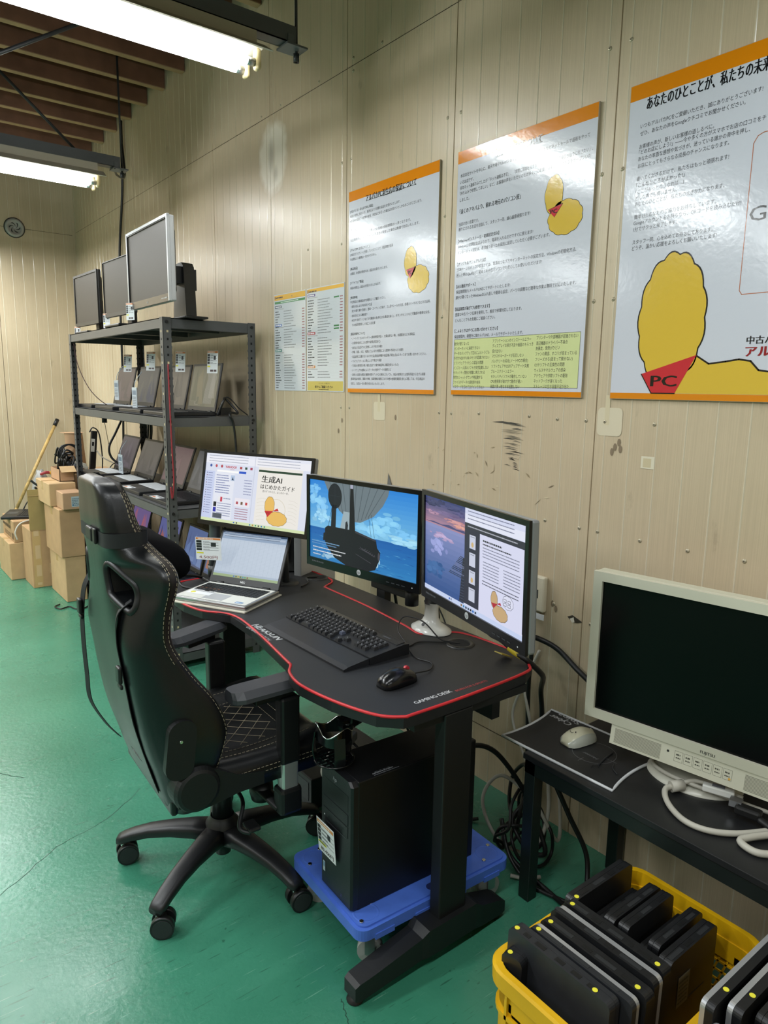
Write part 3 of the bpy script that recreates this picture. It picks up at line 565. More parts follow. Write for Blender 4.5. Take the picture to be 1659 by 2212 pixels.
# ---------------------------------------------------------------- steel shelf
SX0, SX1, SY0, SY1, SZ = 1.300, 1.800, 3.480, 5.240, 1.828
shelf = thing('storage_rack', 'tall grey slotted steel rack full of laptops against the beige panel wall', 'shelf', (1.55, 4.36, 0))
M_RACK = mat('grey_rack_steel', '4d4e4f', 0.42, spec=0.5, noise=(6, 0.08)); M_HOLE = mat('slot_hole', '0a0a0a', 0.9); M_HOLEL = mat('hole_light', 'c9b892', 0.8)
for (x, y, sx, sy) in ((SX0, SY0, 1, 1), (SX1, SY0, -1, 1), (SX0, SY1, 1, -1), (SX1, SY1, -1, -1)):
    mb = MB(); w = .042
    mb.span((x, y, 0), (x + sx * w, y + sy * .002, SZ), M_RACK); mb.span((x, y, 0), (x + sx * .002, y + sy * w, SZ), M_RACK)
    for k in range(46):
        z = .05 + k * .038
        hm = M_HOLEL if k % 4 == 1 and sy > 0 and sx > 0 else M_HOLE
        mb.box((x + sx * w * .55, y + sy * .001, z), (.009, .0032, .011), hm); mb.box((x + sx * .001, y + sy * w * .55, z), (.0032, .009, .011), hm)
        mb.box((x + sx * w, y + sy * .001, z), (.004, .004, .012), M_RACK)
    mb.build('post', shelf, True)
LEV = [(1.825, .05), (1.340, .05), (.868, .05), (.392, .05), (.09, .05)]
for z, h in LEV:
    mb = MB(); e = .003
    mb.span((SX0 + e, SY0 + e, z - .004), (SX1 - e, SY1 - e, z), M_RACK)
    for a, b in (((SX0 + e, SY0 + e), (SX1 - e, SY0 + e + .0015)), ((SX0 + e, SY1 - e - .0015), (SX1 - e, SY1 - e)), ((SX0 + e, SY0 + e), (SX0 + e + .0015, SY1 - e)), ((SX1 - e - .0015, SY0 + e), (SX1 - e, SY1 - e))):
        mb.span((*a, z - h), (*b, z), M_RACK)
    for a, b in (((SX0 + e, SY0 + e), (SX1 - e, SY0 + e + .014)), ((SX0 + e, SY0 + e), (SX0 + e + .014, SY1 - e)), ((SX1 - e - .014, SY0 + e), (SX1 - e, SY1 - e))): mb.span((*a, z - h), (*b, z - h + .0015), M_RACK)
    for y in (3.9, 4.36, 4.82): mb.span((SX0 + .02, y - .02, z - .03), (SX1 - .02, y + .02, z - .004), M_RACK)
    mb.build('shelf_board', shelf, True)
mb = MB()
for y, x in ((SY0 - .003, SX0 + .02), (SY0 - .003, SX1 - .02)):
    for z, h in LEV: mb.cyl((x, y - .002, z - .02), (x, y + .003, z - .02), .008, M_BLACK, 8)
mb.build('bolt', shelf, True)

# ---------------------------------------------------------------- monitors and laptops: builders (screen looks along local -x)
def display_sheet(x, w, z0, h, n=(0, 0)):
    """sheet over a screen whose face is at local x, lower edge z0; u from 0 (viewer's left) to w, v from 0 to h"""
    return Sheet((x, w / 2, z0), (0, -1, 0), (0, 0, 1), glow, step=.00012)
M_OFF = mat('dark_display', '443e37', 0.5, spec=0.25); M_OFFB = mat('black_display', '050607', 0.2, spec=0.2)
def monitor(label, loc, rz, w, h, zc, depth, frame, off=M_OFF, side=None, bz=(.014, .014, .022), stand='tee', logo=None, group=None, name='monitor', lean=0.0):
    t = thing(name, label, 'monitor', loc, rz, group)
    Mt = Matrix.Translation((0, 0, zc)) @ Matrix.Rotation(lean, 4, 'Y'); b, tp, bt = bz
    mb = MB(); fr = 0.008
    mb.box((depth * .22, 0, 0), (depth * .45, w, h), side or frame, bev=.006)
    mb.box((depth * .6, 0, 0), (depth * .6, w * .82, h * .8), M_BLACK, bev=.02, seg=2); [mb.v.__setitem__(i, tuple(Mt @ Vector(v))) for i, v in enumerate(mb.v)]; mb.build('back_shell', t)
    mb = MB()                                       # bezel ring in front of the glass
    for a, c in (((-w / 2, -h / 2), (w / 2, -h / 2 + bt)), ((-w / 2, h / 2 - tp), (w / 2, h / 2)), ((-w / 2, -h / 2 + bt), (-w / 2 + b, h / 2 - tp)), ((w / 2 - b, -h / 2 + bt), (w / 2, h / 2 - tp))):
        mb.box((-fr / 2, (a[0] + c[0]) / 2, (a[1] + c[1]) / 2), (fr, abs(c[0] - a[0]), abs(c[1] - a[1])), frame)
    mb.v = [tuple(Mt @ Vector(v)) for v in mb.v]; mb.build('bezel', t)
    mb = MB(); mb.box((-.001, 0, (bt - tp) / 2), (.003, w - 2 * b, h - bt - tp), off); mb.v = [tuple(Mt @ Vector(v)) for v in mb.v]; d = mb.build('screen', t)
    if logo:
        s = Sheet((-fr - .0003, 0, 0), (0, -1, 0), (0, 0, 1)); logo(s, w, h); s.mb.v = [tuple(Mt @ Vector(v)) for v in s.mb.v]; s.build('badge', t)
    if stand == 'tee':
        mb = MB(); mb.box((depth + .03, 0, zc * .5), (.035, .07, zc), M_BLACK, bev=.006); mb.box((depth * .9 + .01, 0, zc - .02), (.05, .09, .10), M_BLACK); mb.build('neck', t)
        mb = MB(); mb.box((depth, 0, .008), (.19, .24, .016), M_BLACK, bev=.006); mb.build('foot', t)
    elif stand == 'column':
        mb = MB(); mb.loft([[(depth + .09 + x, y, z) for x, y in ((.0, -.075 * k), (.06, -.06 * k), (.06, .06 * k), (.0, .075 * k))] for z, k in ((0, 1.15), (.12, 1.0), (zc - .02, .9), (zc + .01, .8), (zc + .03, .5))], M_BLACK, smooth=False); mb.build('neck', t)
        mb = MB(); mb.box((depth + .155, 0, zc - .05), (.012, .10, .10), M_BLACK); mb.box((depth * .9 + .03, 0, zc - .03), (.13, .08, .08), M_BLACK); mb.box((depth + .14, 0, .006), (.12, .20, .012), M_BLACK, bev=.006); mb.build('foot', t)
    return t, Mt, (w - 2 * b, h - bt - tp, (bt - tp) / 2)

M_GREYSIDE = mat('silver_plastic', 'a9abac', 0.35, metal=0.2)
monitor('small black monitor with dark screen at the left end of the rack top', (1.374, 5.03, 1.825), math.radians(2), .479, .332, .222, .05, M_BLACK, group=None)
monitor('dark frameless monitor standing between two others on the rack top', (1.35, 4.29, 1.825), math.radians(2), .47, .318, .225, .045, M_BLACK, bz=(.004, .004, .022))
def neclogo(s, w, h):
    s.text('NEC', -.018, -h / 2 + .012, .014, '8e9092', l=2)
    for k in range(5): s.rect(w / 2 - .10 + k * .016, -h / 2 + .014, w / 2 - .092 + k * .016, -h / 2 + .019, 'b9bbbd', 2)
M_TAUPE = mat('silver_bezel', '8f9192', 0.3, metal=0.5)
t, Mt, sc = monitor('large dark monitor with silver frame at the near end of the rack top', (1.255, 3.52, 1.825), math.radians(-1), .59, .372, .238, .06, M_BLACKG, side=M_GREYSIDE, bz=(.012, .014, .034), stand='column', logo=neclogo)
mb = MB(); mb.box((-.004, 0, .238 + .183), (.012, .594, .012), M_GREYSIDE); mb.box((-.004, -.291, .238), (.0125, .012, .372), M_GREYSIDE); mb.box((-.004, .291, .238), (.0125, .012, .372), M_GREYSIDE); mb.build('frame_strip', t)
mb = MB()
for k in range(26): mb.box((.03, -.2435, .07 + k * .012), (.02, .004, .006), M_DARK)
mb.build('vent_slots', t)

def price_tag(label, loc, rz, w, h, parts=True, group=None, price=None, tilt=0.0):
    """shop card: orange head, dark boxes and lines, price at the foot; hangs from its top edge"""
    t = thing('price_tag', label, 'price tag', loc, rz, group)
    s = Sheet((0, w / 2, 0), (0, -1, 0), (math.sin(tilt), 0, math.cos(tilt)), step=.00015)
    q = [s.P(0, 0, -3), s.P(w, 0, -3), s.P(w, h, -3), s.P(0, h, -3)]; f = [s.P(0, 0, 0), s.P(w, 0, 0), s.P(w, h, 0), s.P(0, h, 0)]
    mb = MB(); mb.add(q + f, [(3, 2, 1, 0), (4, 5, 6, 7), (0, 1, 5, 4), (1, 2, 6, 5), (2, 3, 7, 6), (3, 0, 4, 7)], M_PAPER); mb.build('card', t)
    s.rect(.02 * w, .9 * h, .98 * w, .985 * h, 'cf7a3c'); s.dashes(.1 * w, .7 * w, .925 * h, .035 * h, 'f0e2d2', 2, 3)
    for k in range(4):
        v = .76 * h - k * .115 * h; s.rect(.03 * w, v, .24 * w, v + .1 * h, '1e1f22'); s.dashes(.3 * w, .55 * w, v + .05 * h, .02 * h, '55575a', 1, k); s.dashes(.3 * w, .9 * w, v + .01 * h, .02 * h, '55575a', 1, k + 9)
    s.rect(.6 * w, .6 * h, .8 * w, .78 * h, '2a2b2e'); s.rect(.03 * w, .27 * h, .3 * w, .34 * h, 'd9d23a')
    if price: s.text(price, .12 * w, .06 * h, .17 * h, '7d2a2a', width=.72 * w, l=2)
    else: s.dashes(.3 * w, .9 * w, .07 * h, .09 * h, '4b3a3c', 2, 5)
    s.build('print', t); return t

def laptop(label, loc, rz, w, d, lid, ang, body, key, picture=None, deck=None, group=None, th=.022, screen=M_OFF, keys=True, bez=.014, chin=.024, lidmat=None, name='laptop'):
    """base from x=-d/2 (front) to d/2 (hinge); lid leans back by ang degrees from vertical"""
    t = thing(name, label, 'laptop', loc, rz, group); deck = deck or body; lidmat = lidmat or body
    mb = MB(); mb.box((0, 0, th / 2), (d, w, th), body, bev=.005); mb.build('base', t)
    mb = MB(); mb.span((-d * .46, -w * .47, th), (d * .44, w * .47, th + .0006), deck)
    mb.span((-d * .42, -w * .14, th + .0006), (-d * .12, w * .14, th + .001), mat('touchpad_grey', '3c3d3f', .4) if deck is not M_WHITE and deck is not M_ALU else mat('touchpad_silver', 'a9acb0', .4)); mb.build('palm_rest', t)
    if keys:
        mb = MB(); n = 15; x0 = -d * .06; x1 = d * .36
        for r in range(6):
            for k in range(n):
                if r == 0 and 4 <= k <= 9: 
                    if k == 4: mb.span((x0, -w * .44 + w * .88 * 4.1 / n, th + .0006), (x0 + (x1 - x0) / 6 * .84, -w * .44 + w * .88 * 9.9 / n, th + .0026), key)
                    continue
                y = -w * .44 + w * .88 * (k + .08) / n; x = x0 + (x1 - x0) * r / 6
                mb.span((x, y, th + .0006), (x + (x1 - x0) / 6 * .84, y + w * .88 / n * .84, th + .0026), key)
        mb.build('keyboard', t)
    Ml = Matrix.Translation((d * .47, 0, th)) @ Matrix.Rotation(math.radians(ang), 4, 'Y')
    mb = MB(); mb.box((.004, 0, lid / 2), (.008, w, lid), lidmat, bev=.003); mb.box((-.0005, 0, lid / 2), (.001, w * .985, lid * .985), M_BLACK); mb.v = [tuple(Ml @ Vector(v)) for v in mb.v]; L = mb.build('lid', t)
    mb = MB(); mb.box((-.0012, 0, (lid + chin - bez) / 2), (.0006, w - 2 * bez, lid - chin - bez), screen); mb.v = [tuple(Ml @ Vector(v)) for v in mb.v]; S = mb.build('screen', t)
    if picture:
        s = Sheet((-.0016, w / 2 - bez, chin), (0, -1, 0), (0, 0, 1), glow, step=.0001); picture(s, w - 2 * bez, lid - chin - bez); s.mb.v = [tuple(Ml @ Vector(v)) for v in s.mb.v]
        o = s.build('display_picture', None); o.parent = S
    mb = MB(); mb.cyl((d * .47, -w * .38, th), (d * .47, -w * .28, th), .006, M_BLACK, 10); mb.cyl((d * .47, w * .28, th), (d * .47, w * .38, th), .006, M_BLACK, 10); mb.build('hinge', t)
    return t
def pic(kind):
    def f(s, w, h):
        r = random.Random(kind)
        P = {1: ('544c4c', ['5d5254', '4d4849', '61585a']), 2: ('45474a', ['373b48', '50524f', '3c4150']), 3: ('57534c', ['4d4a45', '605b52', '45443f']), 4: ('5c5b4a', ['66614a', '6f6e62', '4f513f', '7a786c']),
             5: ('4d4850', ['57505a', '443f48']), 6: ('4f4d4b', ['575452', '474543']), 7: ('5f4c50', ['6a5358', '544348']), 8: ('474a50', ['51545a', '3d4046']),
             9: ('6a5a86', ['8a5a78', '4f5a92', '7d6a8c', '9c5c66']), 10: ('5a5f92', ['9a5a52', '4b558e', 'b07058', '3e4676']), 11: ('4c6090', ['5a72a2', '435582', '6b80ac']), 12: ('50648e', ['5f78a4', 'a06a56', '3f5384'])}[kind]
        s.rect(0, 0, w, h, P[0], 0)
        for k in range(9):
            cx = r.uniform(.1, .9) * w; pw = r.uniform(.06, .16) * w; ph = r.uniform(.25, .8) * h; b = r.uniform(0, .25) * h
            s.poly([(max(0, cx - pw), b), (min(w, cx + pw), b), (min(w, max(0, cx + r.uniform(-.4, .6) * pw)), min(h, b + ph)), (max(0, min(w, cx - pw * .5)), min(h, b + ph * .7))], r.choice(P[1]), 1 + k * .3)
        if kind == 4:
            for k in range(16):
                u = w * (.55 + .02 * k) ; s.line([(min(w, u), h * .08), (min(w, u + .02 * w), h * .4), (min(w * .99, u + .03), h * .7), (min(w * .99, u), h * .95)], .004, '85847a', 5)
        if kind == 3: s.poly([(.45 * w, .1 * h), (.58 * w, .1 * h), (.53 * w, .92 * h)], '3a3936', 5)
        if kind >= 9: s.rect(0, 0, w, .05 * h, '4c5470', 6)
    return f
M_LB = mat('black_laptop_shell', '16171a', 0.38, noise=(30, 0.1)); M_LG = mat('dark_laptop_deck', '303133', 0.45); M_KW = mat('white_key', 'cfd3d6', 0.5); M_KB = mat('black_key', '15161a', 0.45)
g2 = 'display laptops on the upper laptop shelf'; g3 = 'display laptops on the middle laptop shelf'; g4 = 'display laptops on the low laptop shelf'
zz = 1.340
names2 = ['first open laptop from the left on the upper laptop shelf, white keys', 'open laptop with blue dark screen, second from left on the upper laptop shelf', 'open laptop partly behind the rack post on the upper laptop shelf', 'open laptop with a sea wave picture, nearest end of the upper laptop shelf']
for k, (y, key, pk) in enumerate(((5.11, M_KW, 1), (4.655, M_KW, 2), (4.16, M_KB, 3), (3.735, M_KB, 4))):
    laptop(names2[k], (1.468, y, zz), 0, .375 if k > 1 else .37, .262, .262, 13 if k < 3 else 11, M_LB, key, pic(pk), M_LG if k < 2 else M_LB, g2)
names3 = ['small open laptop with white keys, far left of the middle laptop shelf', 'open laptop with white keys and dark grey screen, second on the middle laptop shelf', 'open laptop with reddish grey screen and white keys, third on the middle laptop shelf', 'open laptop with black keys at the near end of the middle laptop shelf']
for k, (y, key, pk) in enumerate(((5.165, M_KW, 5), (4.71, M_KW, 6), (4.215, M_KW, 7), (3.78, M_KB, 8))):
    laptop(names3[k], (1.462, y, .868), 0, .36 if k == 0 else .375, .265, .262, 21, M_LB, key, pic(pk), M_LG, g3)
names4 = ['open laptop with purple wallpaper, far left on the low laptop shelf', 'open laptop with red and blue wallpaper, second on the low laptop shelf', 'open laptop with blue line wallpaper, third on the low laptop shelf', 'open laptop with blue wallpaper behind the grey monitor pole, near end of the low shelf']
for k, (y, pk) in enumerate(((4.93, 9), (4.385, 10), (3.955, 11), (3.63, 12))):
    laptop(names4[k], (1.47, y, .392), 0, .36 if k < 2 else .30, .25, .262, 16, M_LB, M_KB, pic(pk), M_LB, g4)
# shop cards clipped to the lids of the upper shelf
tl = ['price tag clipped over the first laptop of the upper shelf', 'price tag clipped over the second laptop, left of the rack post', 'price tag clipped over the third laptop, right of the rack post', 'price tag clipped over the laptop with the sea wave picture']
for k, (y, zt) in enumerate(((4.985, 1.583), (4.535, 1.588), (4.045, 1.575), (3.60, 1.565))):
    price_tag(tl[k], (1.605, y, zt), math.radians(38), .062, .118, group='price tags on the laptop lids', tilt=.12)
# clear sleeves with spec cards hanging in front of three lids
M_CLEAR = mat('clear_sleeve', 'b9c4cc', 0.12, spec=0.6)
for lbl, (x, y, z) in (('clear plastic card holder hanging by the first laptop of the upper shelf', (1.50, 4.90, 1.395)), ('clear plastic card holder hanging by the second laptop of the upper shelf', (1.44, 4.36, 1.352)), ('clear plastic card holder by the far left laptop of the middle shelf', (1.50, 4.89, .90))):
    t = thing('card_holder', lbl, 'card holder', (x, y, z), 0, 'card holders hanging beside the laptops')
    mb = MB(); mb.box((0, 0, .065), (.004, .085, .13), M_CLEAR, bev=.001); mb.build('sleeve', t)
    s = Sheet((-.0023, .038, 0), (0, -1, 0), (0, 0, 1)); s.rect(0, .01, .076, .12, 'aeb9c2'); s.rect(.006, .085, .07, .112, '6d7d8e', 2)
    for k in range(6): s.dashes(.008, .068, .02 + k * .01, .004, '50565c', 2, k)
    s.build('card', t); mb = MB(); mb.tube([(0, 0, .13), (.01, .0, .17), (.05, 0, .225)], .002, M_CLEAR); mb.build('hook', t)
for lbl, p in (('price tag at the lower left corner of the small rack top monitor', (1.362, 5.245, 1.80)), ('price tag at the lower left corner of the frameless rack top monitor', (1.338, 4.50, 1.832)), ('price tag at the lower left corner of the silver framed monitor', (1.243, 3.775, 1.826))):
    price_tag(lbl, p, math.radians(30), .052, .085, group='price tags on the rack top monitors')
for lbl, p in (('white spec card lying on the third laptop of the middle shelf', (1.352, 4.27, .8915)), ('white spec card lying on the near laptop of the middle shelf', (1.352, 3.80, .8915))):
    mb = MB(); mb.box((0, 0, .0006), (.045, .12, .001), M_PAPER); mb.box((-.01, .02, .0013), (.012, .05, .0004), ink('cf7a3c')); mb.box((.01, -.02, .0013), (.01, .06, .0004), ink('55575a')); o = mb.build('spec_card'); o.location = p; tag(o, lbl, 'card', 'spec cards on the laptops')
# cables of the rack
mb = MB(); mb.tube([(1.60, 3.53, 1.345), (1.62, 3.50, 1.42), (1.66, 3.56, 1.43), (1.70, 3.50, 1.36), (1.66, 3.49, 1.36), (1.64, 3.47, 1.345), (1.66, 3.47, 1.30), (1.67, 3.465, 1.15), (1.66, 3.46, 1.0)], .006, M_CABLE); mb.tube([(1.60, 3.55, 1.35), (1.66, 3.55, 1.44), (1.72, 3.52, 1.38), (1.76, 3.50, 1.345)], .003, M_CABLE); mb.box((1.64, 3.53, 1.365), (.06, .03, .04), M_CABLE)
tag(mb.build('power_cable'), 'black power cable with adapter falling from the near end of the upper shelf', 'cable')
M_RED = mat('red_cable_rubber', '8e2a31', 0.5)
mb = MB(); mb.tube([(1.315, 3.466, 1.60), (1.316, 3.466, 1.45), (1.318, 3.463, 1.2), (1.322, 3.463, 1.02), (1.312, 3.466, .93), (1.306, 3.466, .99)], .004, M_RED)
tag(mb.build('security_cable'), 'thin red cable hanging down the near rack post', 'cable')
mb = MB(); mb.tube([(1.318, 5.19, 1.77), (1.33, 5.16, 1.62), (1.37, 5.05, 1.46), (1.44, 4.95, 1.365), (1.50, 4.93, 1.36)], .0028, mat('dark_red_cable', '3c1a1c', .5))
tag(mb.build('security_cable'), 'thin dark cable sagging from the far rack post to the first upper laptop', 'cable')
mb = MB(); mb.cyl((1.52, 5.28, 1.275), (1.52, 5.28, 1.225), .018, M_CABLE); mb.tube([(1.52, 5.28, 1.23), (1.54, 5.3, 1.12), (1.55, 5.3, 1.05)], .002, M_CABLE); mb.tube([(1.66, 5.28, 1.28), (1.60, 5.3, 1.15), (1.55, 5.3, 1.05), (1.56, 5.29, .97), (1.62, 5.25, .91)], .008, M_CABLE)
tag(mb.build('power_cable'), 'black cable dangling under the upper shelf at its far left end', 'cable')
mb = MB()
for dy in (0, .03, .07): mb.tube([(1.74, 4.95 + dy, 1.29), (1.745, 4.95 + dy, 1.2), (1.74, 4.96 + dy, 1.1), (1.73, 4.97 + dy, .95)], .006, M_CABLE)
tag(mb.build('power_cable'), 'bundle of black cables hanging behind the middle laptop shelf', 'cable')

# ---------------------------------------------------------------- cardboard boxes and odds and ends in the far corner
M_CARD = mat('cardboard', 'ae8c64', 0.75, noise=(12, 0.08)); M_CARD2 = mat('cardboard_pale', 'b99a70', 0.75, noise=(12, 0.08)); M_CARD3 = mat('cardboard_olive', '93804f', 0.75, noise=(9, 0.1)); M_CARDP = mat('cardboard_pinkish', 'b08c6a', 0.75, noise=(12, 0.06))
M_TAPE = mat('packing_tape', 'b99b6a', 0.22, spec=0.6); M_TAPEW = mat('torn_tape', 'c2a780', 0.5); M_INKB = mat('box_print', '4b3c28', 0.7)
def carton(label, a, b, m, seam=True, group=None, name='cardboard_box'):
    t = thing(name, label, 'box', ((a[0] + b[0]) / 2, (a[1] + b[1]) / 2, a[2]), 0, group)
    mb = MB(); mb.span(a, b, m, bev=.004, seg=1); mb.build('body', t, True)
    if seam:
        mb = MB(); yc = (a[1] + b[1]) / 2; mb.span((a[0] - .0012, yc - .025, b[2] - .06), (a[0] + .001, yc + .025, b[2]), M_TAPE); mb.span((a[0], yc - .025, b[2] - .0002), (b[0], yc + .025, b[2] + .0012), M_TAPE); mb.build('tape', t, True)
    return t
carton('big plain cardboard box on the floor, lowest at the left edge of the picture', (.945, 5.90, 0), (1.34, 6.36, .289), M_CARD2)
t = carton('flat cardboard box with printed web address on the big box at the left edge', (.985, 5.905, .290), (1.30, 6.34, .455), M_CARD, seam=False)
s = Sheet((.9835, 6.34, .29), (0, -1, 0), (0, 0, 1), lambda c: M_INKB); s.text('www.yodobashi.com', .02, .09, .05, 'x', width=.30, bold=.03); 
for k in range(3): s.dashes(.08, .32, .05 - k * .012, .005, 'x', 2, k)
for k in range(9): s.rect(.36 + k * .008, .02, .364 + k * .008, .07, 'x')
s.build('printing', t, True)
laptop('dark old laptop lying tilted open on the printed box at the left edge', (1.10, 6.15, .457), math.radians(-20), .36, .25, .25, 62, M_LB, M_KB, None, M_LB)
t = thing('cardboard_box', 'tall taped cardboard box with its flap standing up, middle of the floor boxes', 'box', (1.14, 5.7, 0))
mb = MB(); mb.span((1.036, 5.572, 0), (1.249, 5.86, .435), M_CARD, bev=.003, seg=1); mb.build('body', t, True)
mb = MB(); mb.box((1.142, 5.574, .586), (.213, .005, .30), M_CARD3, Matrix.Rotation(math.radians(-1.5), 3, 'X')); mb.box((1.142, 5.5735, .69), (.212, .0055, .003), M_CARD2); mb.build('flap', t, True)
mb = MB()
for (x, z, w, h) in ((1.075, .41, .035, .04), (1.205, .41, .075, .04), (1.08, .27, .035, .10), (1.205, .28, .085, .09), (1.08, .13, .035, .085), (1.20, .14, .09, .075), (1.08, .03, .03, .02), (1.21, .035, .07, .03)): mb.span((x - w / 2, 5.5705, z - h / 2), (x + w / 2, 5.5722, z + h / 2), M_TAPEW)
for x in (1.075, 1.21): mb.span((x - .028, 5.5712, .003), (x + .028, 5.5723, .432), M_TAPE)
mb.build('tape', t, True)
carton('pale worn cardboard box on the floor beside the far rack post', (1.146, 5.07, 0), (1.283, 5.50, .318), M_CARD2)
carton('cardboard box stacked second from the floor beside the far rack post', (1.128, 5.065, .319), (1.285, 5.50, .655), M_CARD)
carton('long flat cardboard box on top of the stack beside the far rack post', (1.108, 5.22, .656), (1.285, 5.62, .815), M_CARD2)
t = carton('small cardboard box with a pale blue label beside the far rack post', (1.148, 5.03, .656), (1.285, 5.21, .772), M_CARDP, seam=False)
s = Sheet((1.148, 5.0295, .656), (1, 0, 0), (0, 0, 1)); s.rect(.055, .018, .125, .088, 'a9b8bb')
for k in range(5): s.dashes(.06, .12, .026 + k * .011, .006, '5d6e76', 2, k)
s.disc(.065, .03, .006, '3f6f8a', 3); s.build('label', t, True)
t = thing('cardboard_box', 'small open cardboard box holding cables, topmost on the corner stack', 'box', (1.2, 5.42, .816))
mb = MB()
for a, b in (((1.20, 5.30, .816), (1.30, 5.304, .90)), ((1.20, 5.55, .816), (1.30, 5.554, .90)), ((1.20, 5.30, .816), (1.204, 5.554, .90)), ((1.296, 5.30, .816), (1.30, 5.554, .90)), ((1.20, 5.30, .816), (1.30, 5.554, .82))): mb.span(a, b, M_CARDP)
mb.build('body', t, True)
mb = MB(); mb.box((1.25, 5.27, .905), (.10, .075, .003), M_CARD2, Matrix.Rotation(.5, 3, 'X')); mb.build('flap', t, True)
mb = MB(); r = random.Random(5)
for k in range(5): mb.tube([(1.21 + .012 * k, 5.36 + r.uniform(0, .1), .83), (1.21 + .012 * k, 5.36, .93 + r.uniform(0, .03)), (1.23 + .01 * k, 5.45, .95), (1.27, 5.46, .85)], .005, M_CABLE)
tag(mb.build('cable_bundle'), 'tangle of black cables spilling out of the small open cardboard box', 'cables')
mb = MB(); r = random.Random(8)
for k in range(7):
    a = [(1.30 + r.uniform(-.04, .08), 5.68 + r.uniform(-.1, .1), .83 + r.uniform(0, .2)) for _ in range(5)]; mb.tube(a, .006, M_CABLE, closed=True)
for k in range(3): mb.tube([(1.34 + .07 * math.cos(u) + .01 * k, 5.62, .98 + .07 * math.sin(u)) for u in [i * PI / 4 for i in range(8)]], .0055, M_CABLE, closed=True)
tag(mb.build('cable_coil'), 'coiled black cables piled behind the small open cardboard box', 'cables')
carton('cardboard box behind the far end of the rack, under the power strip', (1.30, 5.56, 0), (1.72, 6.0, .83), M_CARD)
t = thing('plastic_bag', 'crumpled clear plastic bag on the tall taped box', 'bag', (1.15, 5.75, .436))
mb = MB(); r = random.Random(2); rows = []
for i in range(9):
    z = .052 * i; k = math.sin(PI * (.22 + .70 * i / 8)); rows.append([(1.165 + (.075 * k + r.uniform(-.022, .022)) * math.cos(u), 5.72 + (.11 * k + r.uniform(-.012, .012)) * math.sin(u), .437 + z + r.uniform(-.012, .012)) for u in [2 * PI * j / 18 for j in range(18)]])
mb.loft(rows, mat('grey_plastic_film', '8f8e8a', 0.25, spec=0.6)); mb.build('film', t, True)
mb = MB(); mb.tube([(1.14, 5.62, .838), (1.18, 5.62, .85), (1.215, 5.62, .846)], [.008, .012, .01], MATS['red_cable_rubber']); mb.tube([(1.215, 5.62, .846), (1.25, 5.62, .862)], .012, mat('red_grip', 'b02a24', .4)); mb.tube([(1.205, 5.62, .846), (1.215, 5.62, .847)], .0128, mat('yellow_collar', 'd2a63a', .4))
tag(mb.build('hand_tool'), 'tool with red handle lying on the plastic bag', 'tool')
mb = MB(); mb.tube([(1.07, 5.60, .80), (1.12, 5.585, .76), (1.16, 5.59, .79), (1.19, 5.58, .75), (1.12, 5.59, .735), (1.09, 5.585, .75)], .008, M_CABLE); mb.box((1.16, 5.585, .775), (.06, .03, .035), M_CABLE); tag(mb.build('power_adapter'), 'black power adapter hanging in front of the plastic bag', 'adapter')
t = thing('cardboard_core', 'curved piece of brown cardboard standing on the box behind the rack', 'cardboard', (1.42, 5.75, .831))
mb = MB(); rows = []
for i in range(5):
    z = .831 + .30 * i / 4; rows.append([(1.40 + .075 * math.cos(u) + .02 * (4 - i) / 4, 5.72 + .075 * math.sin(u), z) for u in [-2.6 + 2.9 * j / 14 for j in range(15)]])
mb.loft(rows, M_CARDP, closed=False, caps=False); mb.add([(1.40 + .085 * math.cos(u), 5.72 + .085 * math.sin(u), 1.132) for u in [2 * PI * j / 20 for j in range(20)]], [tuple(range(20))], M_CARDP); mb.build('sheet', t, True)
t = thing('power_strip', 'black and white power strip leaning upright behind the rack', 'power strip', (1.56, 5.75, .831))
mb = MB(); mb.box((1.555, 5.74, .985), (.045, .035, .31), M_CABLE, Matrix.Rotation(.1, 3, 'Y'), bev=.006); mb.build('body', t, True)
mb = MB(); mb.box((1.551, 5.722, 1.03), (.026, .004, .10), M_WHITE, Matrix.Rotation(.1, 3, 'Y')); mb.box((1.551, 5.7195, 1.04), (.014, .002, .03), M_CABLE, Matrix.Rotation(.1, 3, 'Y')); mb.build('socket_face', t, True)
mb = MB(); mb.tube([(1.535, 5.74, 1.13), (1.56, 5.73, 1.165), (1.60, 5.72, 1.12), (1.61, 5.70, .95), (1.6, 5.68, .835)], .005, M_CABLE); mb.tube([(1.57, 5.7, .99), (1.60, 5.66, .94), (1.68, 5.62, .89)], .005, M_CABLEW); mb.tube([(1.70, 5.60, .835), (1.715, 5.6, .9), (1.66, 5.6, .89), (1.62, 5.6, .84)], .004, M_CABLE); mb.build('cord', t, True)
mb = MB(); r = random.Random(4)
for k in range(6): mb.box((1.36 + r.uniform(-.03, .08), 5.60 + r.uniform(0, .05), .85 + r.uniform(0, .06)), (.09, .04, .03), r.choice([M_GREY, M_CABLEW, M_DARK]), Matrix.Rotation(r.uniform(-1, 1), 3, 'Y'), bev=.01)
tag(mb.build('cable_heap'), 'heap of grey and black plugs and leads on the box behind the rack', 'cables', None)['kind'] = 'stuff'
